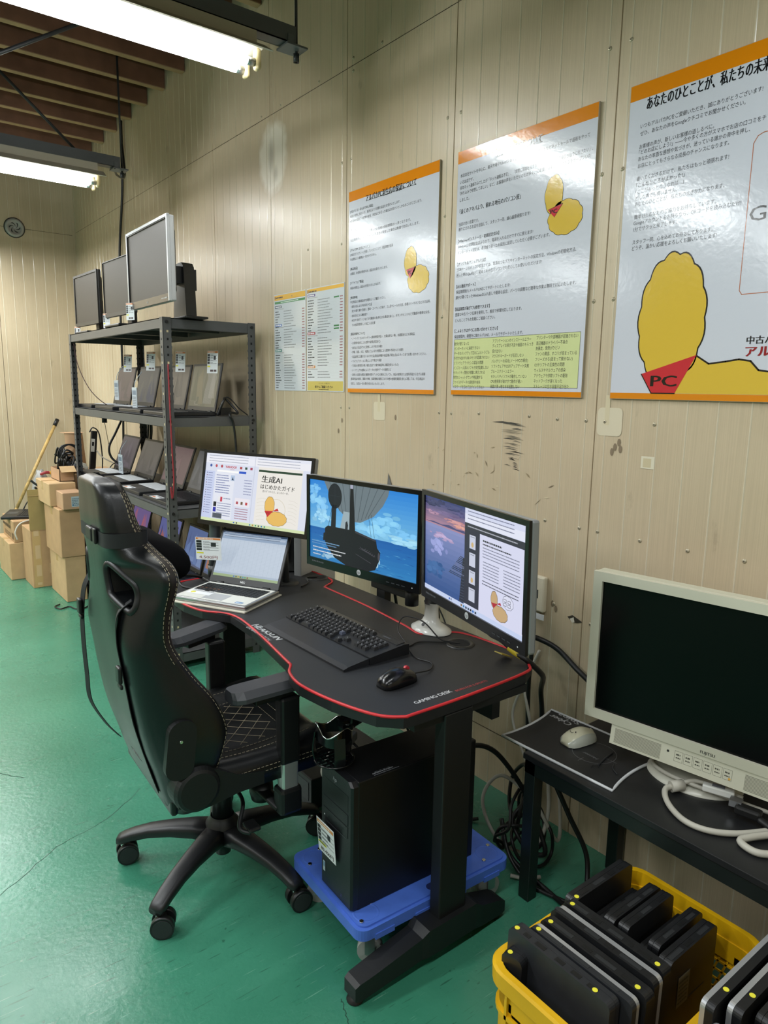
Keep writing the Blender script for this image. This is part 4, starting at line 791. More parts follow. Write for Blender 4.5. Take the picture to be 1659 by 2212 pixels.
# long wooden handle leaning in the corner
t = thing('mop_handle', 'long wooden pole with black grip leaning on the far wall', 'pole', (.94, 6.67, 0))
P0, P1 = Vector((1.168, 6.80, .405)), Vector((1.609, 7.05, 1.17)); d = (P1 - P0)
mb = MB(); mb.cyl(P0, P0 + d * .93, .0135, mat('weathered_wood', 'b3965c', .6, noise=(22, .3)), 14); mb.build('shaft', t, True)
mb = MB(); mb.cyl(P0 + d * .925, P1, .0175, M_CABLE, 14); mb.build('grip', t, True)
mb = MB(); mb.cyl(Vector((.936, 6.668, .004)), P0 + d * .01, .0135, MATS['weathered_wood'], 14); mb.build('lower_shaft', t, True)
mb = MB(); mb.tube([(1.13, 6.30, .47), (1.18, 6.3, .55), (1.25, 6.3, .56), (1.3, 6.3, .5)], .005, M_CABLE); tag(mb.build('loose_cable'), 'loose black cable looping behind the tall box flap', 'cable')
mb = MB(); mb.tube([(1.21, 5.95, .47), (1.12, 5.9, .46), (1.03, 5.88, .44), (.99, 5.87, .38), (1.0, 5.865, .32)], .006, M_CABLEW); tag(mb.build('loose_cable'), 'grey white cable drooping over the front of the printed box', 'cable')
mb = MB(); mb.tube([(1.09, 5.04, .006), (1.05, 5.0, .006), (1.07, 4.93, .006), (1.13, 4.95, .006), (1.15, 4.88, .006), (1.2, 4.86, .006), (1.24, 4.9, .006)], .0045, M_CABLE); tag(mb.build('loose_cable'), 'thin black cable lying on the floor at the foot of the pale box', 'cable')

# ---------------------------------------------------------------- gaming desk
DZ = .72
desk = thing('gaming_desk', 'black gaming desk with red stitched edge carrying three monitors', 'desk', (1.25, 1.94, 0))
M_MAT = mat('black_desk_mat', '1c1d20', 0.55, noise=(5, 0.10), bump=(900, 0.08)); M_DESK = mat('black_desk_board', '17181b', 0.5, noise=(40, .12)); M_REDE = mat('red_stitched_edge', 'c4242b', 0.45)
top = [(1.012, 1.222), (1.05, 1.218), (1.225, 1.218), (1.46, 1.232), (1.52, 1.262), (1.566, 1.34), (1.572, 1.46), (1.572, 2.55), (1.56, 2.64), (1.50, 2.69), (1.08, 2.69), (1.00, 2.665), (.945, 2.58), (.93, 2.46), (.928, 2.38), (.952, 2.27), (1.012, 2.17), (1.006, 2.0), (.958, 1.69), (.952, 1.66), (.922, 1.615), (.905, 1.53), (.922, 1.40), (.965, 1.27)]
mb = MB(); mb.prism(top, .026, M_DESK, Matrix.Translation((0, 0, DZ - .028))); mb.build('desk_top', desk, True)
front = [(.930, 2.46), (.932, 2.375), (.955, 2.272), (1.018, 2.172), (1.012, 2.0), (.964, 1.70), (.957, 1.665), (.927, 1.618), (.910, 1.53), (.927, 1.40), (.967, 1.277), (1.014, 1.229), (1.05, 1.224), (1.225, 1.224), (1.458, 1.238)]
back = [(1.515, 1.268), (1.558, 1.345), (1.562, 1.42), (1.553, 1.54), (1.528, 1.60), (1.45, 1.635), (1.425, 1.66), (1.44, 1.75), (1.462, 2.0), (1.468, 2.255), (1.478, 2.29), (1.55, 2.355), (1.555, 2.55), (1.55, 2.63), (1.50, 2.676), (1.08, 2.676), (1.0, 2.65), (.95, 2.57)]
mb = MB(); mb.prism(front + back, .0025, M_MAT, Matrix.Translation((0, 0, DZ - .002))); mb.build('desk_mat', desk, True)
mb = MB(); mb.tube([(x, y, DZ) for x, y in front + back], .0042, M_REDE, n=8, closed=True, steps=5); mb.build('red_edge', desk, True)
mb = MB()
for cx, cy in ((1.47, 1.508), (1.517, 2.412)): mb.lathe([(.030, 0), (.034, .004), (.043, .004), (.045, 0)], M_BLACK, Matrix.Translation((cx, cy, DZ + .0005))); mb.lathe([(0, .0012), (.031, .0012)], mat('grommet_hole', '020202', .9), Matrix.Translation((cx, cy, DZ + .0005)))
mb.build('cable_grommet', desk, True)
s = Sheet((0, 0, DZ + .0007), (0, -1, 0), (1, 0, 0))
s.text('HEARSUN', -2.035, 1.022, .036, 'c8cacb', width=.17, bold=.025, slant=.2); s.text('GAMING STATION', -2.03, .998, .018, 'a9abad', width=.155, bold=.01, slant=.1)
s2 = Sheet((0, 0, DZ + .0007), (1, 0, 0), (0, 1, 0)); s2.text('GAMING DESK', 1.085, 1.262, .020, 'c4c6c8', width=.125, bold=.02); s2.text('BORN FOR E-SPORTS', 1.22, 1.257, .013, 'a5343a', width=.115, bold=.01)
s.mb.add(s2.mb.v, s2.mb.f, ink('c4c6c8')); s.mb.mi[-len(s2.mb.f):] = [s.mb.slot(s2.mb.mats[k]) for k in s2.mb.mi]; s.build('lettering', desk, True)
for y in (1.238, 2.55):
    mb = MB(); mb.span((1.146, y - .02, .095), (1.244, y + .02, DZ - .03), M_BLACKM, bev=.004)
    mb.span((1.05, y - .012, DZ - .05), (1.46, y + .03, DZ - .029), M_BLACKM)
    mb.loft([[(x, y - w, z0), (x, y + w, z0), (x, y + w, z1), (x, y - w, z1)] for x, w, z0, z1 in ((.872, .024, .018, .055), (.885, .026, .012, .062), (.93, .028, .018, .068), (1.08, .031, .03, .092), (1.10, .036, .03, .108), (1.27, .036, .03, .108), (1.30, .031, .02, .085), (1.38, .028, .015, .062), (1.398, .026, .018, .05))], M_BLACKM, smooth=False)
    L = mb.build('leg', desk, True)
    for x in (.888, 1.375):
        mb = MB(); mb.lathe([(0, .0), (.021, .0), (.022, .004), (.012, .009), (.009, .022)], M_BLACK, Matrix.Translation((x, y, 0))); o = mb.build('foot_pad', None); o.data.transform(BASE[desk.name].inverted()); o.parent = L
mb = MB(); mb.span((1.36, 1.26, .60), (1.39, 2.53, .68), M_BLACKM); mb.build('cross_beam', desk, True)
# cup holder hanging below the front edge
cup = thing('cup_holder', 'black cup holder with ring and lattice base under the desk front edge', 'cup holder', (.985, 1.47, .5))
c0 = Vector((.972, 1.462, 0))
ring = [(c0.x + .048 * (1 + .10 * math.cos(3 * a)) * math.cos(a), c0.y + .048 * (1 + .10 * math.cos(3 * a)) * math.sin(a)) for a in [2 * PI * k / 24 for k in range(24)]]
mb = MB(); mb.tube([(x, y, .612 + .012 * math.sin(3 * (k * 2 * PI / 24))) for k, (x, y) in enumerate(ring)], .0022, M_CHROME, closed=True, steps=3, n=6)
mb.loft([[(x, y, .61 + .012 * math.sin(3 * (k * 2 * PI / 24))) for k, (x, y) in enumerate(ring)], [(x, y, .575) for x, y in ring]], M_BLACKG, caps=False); mb.build('ring', cup, True)
mb = MB()
for a in (0.3, 2.4, 4.4): mb.ribbon([(c0.x + .05 * math.cos(a), c0.y + .05 * math.sin(a), .60), (c0.x + .056 * math.cos(a), c0.y + .056 * math.sin(a), .55), (c0.x + .05 * math.cos(a), c0.y + .05 * math.sin(a), .52)], (-math.sin(a), math.cos(a), 0), .03, M_BLACKG, .003)
mb.box((1.03, 1.47, .655), (.03, .05, .09), M_BLACKG, bev=.004); mb.box((1.02, 1.47, .61), (.05, .03, .02), M_BLACKG); mb.build('bracket', cup, True)
mb = MB()
for k in range(-3, 4):
    q = .050 * math.sqrt(max(0, 1 - (k / 3.6) ** 2)); mb.box((c0.x + k * .0145, c0.y, .52), (.0025, 2 * q, .005), M_BLACKG); mb.box((c0.x, c0.y + k * .0145, .52), (2 * q, .0025, .005), M_BLACKG)
mb.tube([(c0.x + .052 * math.cos(a), c0.y + .052 * math.sin(a), .52) for a in [2 * PI * k / 16 for k in range(16)]], .003, M_BLACKG, closed=True, steps=3); mb.build('lattice_base', cup, True)

# ---------------------------------------------------------------- monitors on the desk
def hp(s, w, h, b=.036):
    s.disc(0, -h / 2 + b / 2, .0095, 'b7babc', 2, n=24); s.text('hp', -.0055, -h / 2 + b / 2 - .004, .0125, '16171a', width=.0105, l=3, slant=.2)
    s.disc(w / 2 - .03, -h / 2 + .014, .002, 'd8dadc', 2); 
    for k in range(4): s.rect(w / 2 - .14 + k * .022, -h / 2 + .011, w / 2 - .126 + k * .022, -h / 2 + .014, '33363a', 2)
    s.dashes(-w / 2 + .03, -w / 2 + .09, -h / 2 + .016, .005, '4a4d52', 2, 3)
def deskmon(label, cx, cy, cz, yaw, w, h, picture, lean=0.0, logo=hp, bz=(.014, .014, .03), zb=DZ):
    """screen centre at (cx, cy, cz); rz turns local -x towards the viewer"""
    t, Mt, (sw, sh, dz) = monitor(label, (cx, cy, zb), yaw, w, h, cz - zb, .05, M_BLACKG, M_OFFB, mat('grey_bezel_side', '8b8d8f', .35, metal=.3), bz, stand=None, logo=logo, lean=lean)
    s = Sheet((-.0027, sw / 2, dz - sh / 2), (0, -1, 0), (0, 0, 1), glow, step=.00012); picture(s, sw, sh); s.mb.v = [tuple(Mt @ Vector(v)) for v in s.mb.v]
    S = [c for c in t.children if c.name.startswith('screen')][0]; o = s.build('display_picture', None); o.parent = S; return t
def grad(s, u0, v0, u1, v1, c0, c1, n, l=0):
    """picture colour running from c0 (bottom) to c1 (top)"""
    a = [int(c0[i:i + 2], 16) for i in (0, 2, 4)]; b = [int(c1[i:i + 2], 16) for i in (0, 2, 4)]
    for k in range(n):
        q = (k + .5) / n; s.rect(u0, v0 + (v1 - v0) * k / n, u1, v0 + (v1 - v0) * (k + 1) / n, ''.join('%02x' % round(a[i] + (b[i] - a[i]) * q) for i in range(3)), l)
def cloud(s, cx, cy, rx, ry, col, l, seed):
    r = random.Random(seed)
    b = [int(col[i:i + 2], 16) for i in (0, 2, 4)]
    for k in range(26):
        a = r.uniform(0, 2 * PI); q = r.uniform(0, 1) ** .6 * (1 - .5 * k / 26); d = int((k / 26 - .3) * 34); c = ''.join('%02x' % max(0, min(255, v + d)) for v in b)
        s.disc(cx + rx * q * math.cos(a), cy + ry * q * math.sin(a), rx * r.uniform(.10, .26), c, l + k * .01, ry * r.uniform(.14, .32), 14)
def clip(s, w, h):
    """keep the artwork inside the screen"""
    U, V, O = s.U, s.V, s.O
    for i, p in enumerate(s.mb.v):
        q = Vector(p) - O; u = q.dot(U); v = q.dot(V); du = min(max(u, 0), w) - u; dv = min(max(v, 0), h) - v
        if du or dv: s.mb.v[i] = tuple(Vector(p) + U * du + V * dv)
def screen_pages(s, w, h):                          # browser page left, document right
    s.rect(0, 0, w, h, 'dfe4f4', 0); s.rect(0, 0, w, .04 * h, 'd8e6b4', 1); s.rect(0, .955 * h, w, h, 'e9ecf8', 1)
    s.rect(.485 * w, .04 * h, .49 * w, h, 'c6cbdd', 1); s.rect(0, .86 * h, .485 * w, .955 * h, 'f0f1fa', 1); s.rect(.49 * w, .86 * h, w, .955 * h, 'f2f2f8', 1)
    for k in range(3): s.dashes(.03 * w, .42 * w, (.965 - .04 * k) * h, .008 * h, '8b92a8', 2, k); s.dashes(.51 * w, .9 * w, (.965 - .04 * k) * h, .008 * h, '8b92a8', 2, k + 5)
    s.rect(.0, .04 * h, .1 * w, .74 * h, 'ccd5f3', 1); s.rect(.11 * w, .05 * h, .30 * w, .73 * h, 'e9ecf7', 1); s.rect(.31 * w, .05 * h, .48 * w, .73 * h, 'dde2f3', 1)
    for k in range(17): s.disc(.022 * w, (.71 - .037 * k) * h, .004 * w, ['33437a', '7a3340', '2a2f48'][k % 3], 2, n=8); s.dashes(.035 * w, .08 * w, (.705 - .037 * k) * h, .008 * h, '6670a0', 2, k)
    s.text('YAHOO!', .20 * w, .80 * h, .05 * h, 'c2202e', width=.11 * w, bold=.05); s.text('JAPAN', .25 * w, .775 * h, .02 * h, 'c2202e', width=.04 * w)
    for k, c in enumerate(('2b4fa0', 'c04a55', 'b33f4c')): s.disc((.055 + .055 * k) * w, .82 * h, .011 * w, c, 2)
    for k, c in enumerate(('b03a3f', '2c4a3a', 'a83b58')): s.rect((.345 + .05 * k) * w, .80 * h, (.367 + .05 * k) * w, .835 * h, c, 2)
    s.rect(.12 * w, .735 * h, .34 * w, .765 * h, 'ffffff', 2); s.rect(.34 * w, .735 * h, .41 * w, .768 * h, '1f54c8', 3)
    for k in range(8): s.dashes(.12 * w, random.uniform(.21, .27) * w, (.68 - .036 * k) * h, .012 * h, '5c6aa6', 2, k + 30)
    s.rect(.265 * w, .62 * h, .305 * w, .70 * h, 'b9cbe6', 3); s.poly([(.275 * w, .63 * h), (.285 * w, .68 * h), (.292 * w, .64 * h), (.30 * w, .63 * h)], '22304a', 4)
    s.rect(.16 * w, .31 * h, .175 * w, .37 * h, 'efefef', 2); s.rect(.18 * w, .30 * h, .20 * w, .37 * h, 'c8344c', 3); s.dashes(.21 * w, .28 * w, .345 * h, .012 * h, '8088a8', 2, 71)
    s.rect(.115 * w, .22 * h, .145 * w, .29 * h, '16171f', 3); s.rect(.115 * w, .14 * h, .145 * w, .21 * h, '2b2fa8', 3); s.rect(.115 * w, .05 * h, .21 * w, .125 * h, '6f7686', 3)
    for k in range(9): s.dashes(.125 * w, .205 * w, (.06 + .007 * k) * h, .005 * h, '2c3038', 4, k + 90)
    for k in range(6): s.dashes(.155 * w, .29 * w, (.27 - .035 * k) * h, .01 * h, '6a73a0', 2, k + 50)
    s.rect(.325 * w, .26 * h, .47 * w, .38 * h, 'f0ecf4', 2)
    for k, c in enumerate(('b04350', '70563e', 'c23b44')): s.rect((.34 + .045 * k) * w, .29 * h, (.36 + .045 * k) * w, .33 * h, c, 3)
    for k in range(5): s.dashes(.335 * w, .46 * w, (.22 - .035 * k) * h, .011 * h, 'a05a70', 2, k + 60)
    for k in range(6): s.dashes(.40 * w, .475 * w, (.64 - .04 * k) * h, .011 * h, '7a82ac', 2, k + 65)
    # document page
    s.rect(.525 * w, .045 * h, .93 * w, .86 * h, 'f1ede6', 2); s.rect(.53 * w, .79 * h, .925 * w, .82 * h, '153a22', 3)
    s.text('生成AI', .565 * w, .655 * h, .105 * h, '191919', width=.185 * w, bold=.03, l=3); s.text('はじめかたガイド', .56 * w, .56 * h, .075 * h, '191919', width=.31 * w, bold=.02, l=3); s.text('迷わずつかえる、はじめの一歩。', .58 * w, .51 * h, .035 * h, '3a3a3a', width=.24 * w, l=3)
    for k in range(7): s.line([(.54 * w, (.1 + .05 * k) * h), (.58 * w, (.12 + .05 * k) * h), (.62 * w, (.12 + .05 * k) * h)], .0008, 'd6d0c2', 3); s.line([(.91 * w, (.1 + .05 * k) * h), (.87 * w, (.13 + .05 * k) * h), (.83 * w, (.13 + .05 * k) * h)], .0008, 'd6d0c2', 3)
    s.line([(.72 * w + .085 * w * math.cos(a), .27 * h + .16 * h * math.sin(a)) for a in [k * PI / 10 - .6 for k in range(14)]], .0012, 'cbbf9c', 3)
    for cx, cy, rx, ry, n in ((.66, .33, .042, .12, 8), (.735, .155, .088, .095, 12)): s.poly(wool(cx * w, cy * h, rx * w + .0012, ry * h + .0012, n, .05), '6b5220', 4)
    for cx, cy, rx, ry, n in ((.66, .33, .042, .12, 8), (.735, .155, .088, .095, 12)): s.poly(wool(cx * w, cy * h, rx * w, ry * h, n, .05), 'edbf62', 5)
    s.poly([(.618 * w, .25 * h), (.70 * w, .26 * h), (.65 * w, .165 * h)], 'c8242c', 6); s.poly([(.695 * w, .26 * h), (.735 * w, .305 * h), (.75 * w, .265 * h)], 'c8242c', 6); s.text('PC', .64 * w, .212 * h, .03 * h, '40100f', width=.028 * w, l=7)
    for k, c in enumerate(('2b5fc0', '3d3f46', '2f7fb5', 'b98a3a', '3a8f7a', '22324a', '2a6fc0', '3e9a8a')): s.rect((.33 + .028 * k + (.1 if k > 1 else 0)) * w, .01 * h, (.343 + .028 * k + (.1 if k > 1 else 0)) * w, .03 * h, c, 2)
    clip(s, w, h)
def screen_ship(s, w, h):                           # sailing ship under a pale blue sky
    grad(s, 0, .38 * h, w, h, '7fc4ec', '2c86dc', 12); grad(s, 0, 0, w, .40 * h, '2f7fc0', '1b62ae', 8, .5)
    for k in range(70):
        r = random.Random(k); u = r.uniform(0, .95) * w; v = r.uniform(.01, .36) * h; L = r.uniform(.02, .07) * w; s.poly([(u, v), (u + L / 2, v + .004 * h), (u + L, v - .004 * h), (u + L / 2, v - .003 * h)], r.choice(['3f92cc', '1a559c', '5aa6d6']), 1)
    for cx, cy, rx, ry, c, sd in ((.72, .6, .16, .13, '7cc4f0', 1), (.62, .5, .2, .1, '86caf0', 2), (.88, .5, .16, .1, '72bcec', 3), (.08, .72, .12, .14, '7ec2f0', 4), (.12, .55, .12, .09, '94cff2', 5), (.9, .44, .2, .06, '9ad4f0', 6), (.05, .88, .08, .08, '6db6ec', 7)): cloud(s, cx * w, cy * h, rx * w, ry * h, c, 1 + sd * .3, sd)
    s.rect(0, 0, w, .37 * h, '2472ba', 3.2); grad(s, 0, 0, w, .37 * h, '3184c2', '1f66b2', 6, 3.4)
    for k in range(60):
        r = random.Random(k + 200); u = r.uniform(0, .95) * w; v = r.uniform(.01, .35) * h; L = r.uniform(.02, .08) * w; s.poly([(u, v), (u + L / 2, v + .004 * h), (u + L, v - .005 * h), (u + L / 2, v - .003 * h)], r.choice(['4496cc', '1b56a0', '62acd8']), 3.8)
    cloud(s, .56 * w, .06 * h, .13 * w, .07 * h, 'c3ddea', 4, 8); cloud(s, .20 * w, .06 * h, .1 * w, .05 * h, '8fb8d4', 4, 9); cloud(s, .64 * w, .16 * h, .05 * w, .1 * h, 'a5cfe4', 4.2, 13)
    # sail
    sail = [(.145 * w, h), (.20 * w, .84 * h), (.30 * w, .66 * h), (.40 * w, .55 * h), (.50 * w, .56 * h), (.62 * w, .66 * h), (.70 * w, .8 * h), (.745 * w, .93 * h), (.755 * w, h)]
    s.poly(sail, '6f7d84', 5)
    for k in range(9): s.line([((.2 + .065 * k) * w, h), ((.30 + .035 * k) * w, (.66 - .09 * math.sin(PI * k / 8)) * h)], .0028, '535f66', 5.4)
    s.poly([(.30 * w, .40 * h), (.34 * w, .66 * h), (.40 * w, .66 * h), (.41 * w, .40 * h)], '9fb2ba', 5.6)
    # hull, round lookout, mast, rigging
    hull = [(.155 * w, .41 * h), (.185 * w, .445 * h), (.30 * w, .445 * h), (.45 * w, .45 * h), (.55 * w, .42 * h), (.645 * w, .39 * h), (.655 * w, .30 * h), (.685 * w, .25 * h), (.675 * w, .15 * h), (.64 * w, .03 * h), (.585 * w, 0), (.36 * w, 0), (.25 * w, .06 * h), (.175 * w, .18 * h), (.155 * w, .24 * h)]
    s.poly(hull, '17181f', 6.5); s.poly([(.135 * w, .245 * h), (.16 * w, .25 * h), (.17 * w, .36 * h), (.14 * w, .34 * h)], '1b1c24', 6.6)
    s.poly([(.44 * w, .455 * h), (.64 * w, .39 * h), (.645 * w, .37 * h), (.44 * w, .43 * h)], '3b3a42', 7)
    s.poly([(.395 * w, .38 * h), (.455 * w, .38 * h), (.432 * w, h), (.405 * w, h)], '16171d', 7.4); s.rect(.405 * w, .95 * h, .43 * w, h, 'aeb0c4', 7.6)
    s.disc(.255 * w, .83 * h, .068 * w, '1a2028', 7, .155 * h, 28); s.line([(.20 * w, .83 * h), (.31 * w, .83 * h)], .0012, '2b343e', 7.2); s.line([(.255 * w, .69 * h), (.255 * w, .97 * h)], .0012, '2b343e', 7.2)
    s.poly([(.215 * w, .43 * h), (.225 * w, .72 * h), (.27 * w, .72 * h), (.262 * w, .43 * h)], '1c1f26', 7)
    s.line([(.19 * w, .44 * h), (.225 * w, .68 * h)], .0016, '23272e', 7); s.line([(.575 * w, .66 * h), (.60 * w, .42 * h)], .0014, '2a3a44', 7); s.line([(.60 * w, .68 * h), (.63 * w, .41 * h)], .0014, '2a3a44', 7)
    s.poly([(.355 * w, .44 * h), (.36 * w, .53 * h), (.375 * w, .55 * h), (.385 * w, .50 * h), (.38 * w, .44 * h)], '2a2c33', 7)
    for k in range(6): s.line([(.50 * w + .02 * k * w, (.27 - .012 * k) * h), (.53 * w + .02 * k * w, (.235 - .01 * k) * h), (.555 * w + .016 * k * w, (.26 - .01 * k) * h)], .0014, '514e57', 7)
    s.line([(.46 * w, .17 * h), (.60 * w, .10 * h)], .0016, '4b4851', 7); s.line([(.49 * w, .25 * h), (.64 * w, .19 * h)], .0014, '45434c', 7); s.disc(.672 * w, .20 * h, .010 * w, '4d4a52', 7, .05 * h)
    s.dashes(.02 * w, .30 * w, .215 * h, .012 * h, '7aa7cf', 8, 4); s.dashes(.02 * w, .27 * w, .185 * h, .012 * h, '6b98c4', 8, 5); s.dashes(.03 * w, .36 * w, .135 * h, .013 * h, 'd5d9de', 8, 6); s.dashes(.03 * w, .32 * w, .09 * h, .014 * h, 'e3e6ea', 8, 7); s.dashes(.03 * w, .11 * w, .045 * h, .013 * h, 'd5d9de', 8, 8)
    clip(s, w, h)
def screen_doc(s, w, h):                            # evening lake with a pier, document viewer on the right
    grad(s, 0, 0, w, .74 * h, '2a4f8c', '8d93c6', 14); grad(s, 0, .72 * h, w, h, 'b98a9c', '2f3f78', 10, .4)
    for cx, cy, rx, ry, c, sd in ((.1, .95, .16, .05, '2b2f58', 1), (.3, .96, .16, .05, '33386a', 2), (.2, .86, .2, .035, '6b5a86', 3), (.35, .81, .14, .03, 'c58a8c', 4), (.08, .84, .1, .025, 'a87f9a', 5), (.4, .9, .1, .03, '4a4678', 6), (.42, .78, .1, .02, 'd99a8c', 7), (.15, .50, .12, .1, '8f97d0', 8), (.12, .25, .14, .1, '2c5a96', 9), (.2, .62, .14, .04, 'b49cc4', 10)): cloud(s, cx * w, cy * h, rx * w, ry * h, c, .5 + sd * .1, sd + 40)
    s.poly([(0, .735 * h), (.1 * w, .75 * h), (.2 * w, .745 * h), (.28 * w, .765 * h), (.36 * w, .75 * h), (.44 * w, .76 * h), (.46 * w, .735 * h)], '4a4a7a', 3)
    pier = [(.40 * w, .05 * h), (.46 * w, .05 * h), (.455 * w, .50 * h), (.435 * w, .50 * h)]
    s.poly(pier, '252a3c', 3.5)
    for k in range(15):
        v = (.06 + .026 * k + .0002 * k * k) * h; s.line([(.405 * w, v), (.455 * w, v + .004 * h)], .0012, '4f566c', 4)
    for k in range(13):
        v = (.50 - .017 * k) * h; r = random.Random(k); s.line([((.405 - .010 * k) * w, v), (.46 * w, v - .006 * h)], .0022, r.choice(['1c2130', '30374c', '6b7290']), 4.2)
    x0 = .45 * w; s.rect(x0, 0, w, h, 'd9def6', 5); s.rect(x0, .86 * h, w, .94 * h, 'e8ebfb', 5.5); s.rect(x0, .06 * h, w, .80 * h, '2e3040', 6); s.rect(x0, .80 * h, w, .855 * h, '33353f', 6)
    s.rect(.60 * w, .04 * h, .985 * w, .79 * h, 'dcdef6', 7); s.rect(0, 0, w, .045 * h, 'c9d6f4', 7.5)
    for k in range(4): s.rect(.50 * w, (.62 - .17 * k) * h, .56 * w, (.75 - .17 * k) * h, 'cdd2e4', 7); s.dashes(.51 * w, .55 * w, (.73 - .17 * k) * h, .006 * h, '5d6272', 7.5, k)
    for k in range(2): s.disc(.53 * w, (.66 - .34 * k) * h, .012 * w, 'd3b57c', 8, .025 * h)
    for k in range(3): s.dashes(.48 * w, .9 * w, (.965 - .035 * k) * h, .009 * h, '6d7390', 8, k); s.dashes(.48 * w, .93 * w, .82 * h, .010 * h, 'b9bcc8', 8, 9)
    s.dashes(.63 * w, .80 * w, .73 * h, .016 * h, '23252e', 8, 12); s.dashes(.63 * w, .88 * w, .70 * h, .012 * h, '23252e', 8, 13)
    for k in range(4): s.dashes(.63 * w, .95 * w, (.67 - .028 * k) * h, .008 * h, '6a6e84', 8, k + 14)
    for k in range(6): s.dashes(.635 * w, .78 * w, (.54 - .028 * k) * h, .008 * h, '6a6e84', 8, k + 20); s.dashes(.82 * w, .96 * w, (.54 - .028 * k) * h, .008 * h, '6a6e84', 8, k + 30)
    for k in range(2): s.dashes(.63 * w, .95 * w, (.36 - .028 * k) * h, .009 * h, '3f4252', 8, k + 40)
    for cx, cy, rx, ry, n in ((.745, .24, .028, .075, 7), (.80, .135, .062, .065, 11)): s.poly(wool(cx * w, cy * h, rx * w + .0012, ry * h + .0012, n, .05), '5f4a2a', 8)
    for cx, cy, rx, ry, n in ((.745, .24, .028, .075, 7), (.80, .135, .062, .065, 11)): s.poly(wool(cx * w, cy * h, rx * w, ry * h, n, .05), 'c9a97c', 9)
    s.poly([(.72 * w, .205 * h), (.775 * w, .215 * h), (.742 * w, .16 * h)], 'b02a3c', 10); s.poly([(.77 * w, .215 * h), (.80 * w, .24 * h), (.81 * w, .215 * h)], 'b02a3c', 10)
    s.poly(wool(.865 * w, .27 * h, .045 * w, .06 * h, 9, .08), '55586c', 8); s.poly(wool(.865 * w, .27 * h, .045 * w - .001, .06 * h - .001, 9, .08), 'e2e4f8', 9)
    for a, b in ((.84, .28), (.875, .28), (.84, .245), (.875, .245)): s.line([((a - .01) * w, (b - .012) * h), ((a + .012) * w, (b - .012) * h), ((a + .012) * w, (b + .012) * h), ((a - .01) * w, (b + .012) * h)], .0012, '3d3f4c', 10, True)
    for k, c in enumerate(('2b5fc0', '6f7484')): s.rect((.29 + .02 * k) * w, .012 * h, (.302 + .02 * k) * w, .032 * h, c, 8)
    for k, c in enumerate(('8a6f4a', '2f7fb5', '20304a', '30425c', '15171c', '2a6fc0', '20304a')): s.rect((.42 + .024 * k) * w, .01 * h, (.436 + .024 * k) * w, .032 * h, c, 8)
    clip(s, w, h)
A = deskmon('black monitor showing a web page and a yellow cover page, leftmost on the desk', 1.231, 2.407, 1.102, math.radians(-158.8 + 180), .545, .294, screen_pages, lean=math.radians(10.1), logo=None, bz=(.011, .011, .017))
B = deskmon('black monitor showing a sailing ship at sea, middle of the three on the desk', 1.327, 1.843, 1.041, math.radians(-171.2 + 180), .53, .32, screen_ship)
Cm = deskmon('black monitor showing an evening lake and a document, nearest of the three on the desk', 1.275, 1.281, 1.054, math.radians(-193.7 + 180), .53, .32, screen_doc, lean=math.radians(-1.2))

# white based double arm for the two near monitors
arm = thing('monitor_stand', 'monitor stand with white foot and grey pole between the two near monitors', 'monitor stand', (1.485, 1.662, DZ))
M_WG = mat('white_glossy_plastic', 'd6d6d0', 0.22)
mb = MB(); mb.lathe([(.078, .002), (.078, .006), (.06, .016), (.038, .028), (.028, .045), (.026, .075), (.030, .095)], M_WG, Matrix.Translation((1.485, 1.662, DZ)) @ Matrix.Diagonal((.72, 1.0, 1, 1)), 36); mb.build('foot', arm, True)
mb = MB(); mb.cyl((1.440, 1.65, DZ + .030), (1.4385, 1.65, DZ + .031), .006, M_BLACK); mb.build('foot_knob', arm, True)
mb = MB(); mb.cyl((1.485, 1.662, DZ + .09), (1.485, 1.662, 1.12), .023, mat('pole_grey', '6f7478', .4, metal=.3), 20); mb.build('pole', arm, True)
for (x, y, z) in ((1.385, 1.845, 1.02), (1.335, 1.30, 1.05)):
    mb = MB(); mb.cyl((1.485, 1.662, z - .03), (1.485, 1.662, z + .03), .032, M_BLACK); mid = ((1.485 + x) / 2 + .05, (1.662 + y) / 2, z); mb.tube([(1.485, 1.662, z), mid, (x, y, z)], .02, M_BLACK, flat=(1, 1.4)); mb.box((x, y, z), (.012, .10, .10), M_BLACK, math.atan2(y - 1.6, x) * 0); mb.build('arm', arm, True)
mb = MB(); mb.box((1.415, 1.775, .845), (.04, .20, .028), M_BLACK, math.radians(2), bev=.006); mb.cyl((1.41, 1.675, .815), (1.41, 1.675, .875), .022, M_BLACK); mb.box((1.605, 2.075, .62), (.03, .05, .50), M_BLACK); mb.tube([(1.42, 1.86, .85), (1.52, 1.98, .86), (1.605, 2.075, .86)], .016, M_BLACK); tag(mb.build('monitor_riser'), 'black bracket arm hanging under the ship monitor', 'bracket')
arm2 = thing('monitor_stand', 'grey tube stand holding the leftmost desk monitor', 'monitor stand', (1.165, 2.64, DZ))
mb = MB(); mb.box((1.175, 2.63, DZ + .006), (.12, .09, .012), M_BLACK, bev=.004); mb.build('foot', arm2, True)
mb = MB(); mb.cyl((1.165, 2.64, DZ + .01), (1.18, 2.635, 1.15), .024, mat('pole_dark_grey', '4c5054', .4, metal=.2), 20); mb.cyl((1.165, 2.64, DZ + .01), (1.166, 2.64, DZ + .06), .027, M_BLACK, 20); mb.build('pole', arm2, True)
mb = MB(); mb.tube([(1.18, 2.635, 1.10), (1.27, 2.58, 1.10), (1.285, 2.47, 1.10)], .018, M_BLACK, flat=(1, 1.4)); mb.box((1.285, 2.43, 1.10), (.016, .10, .10), M_BLACK, math.radians(21)); mb.build('arm', arm2, True)
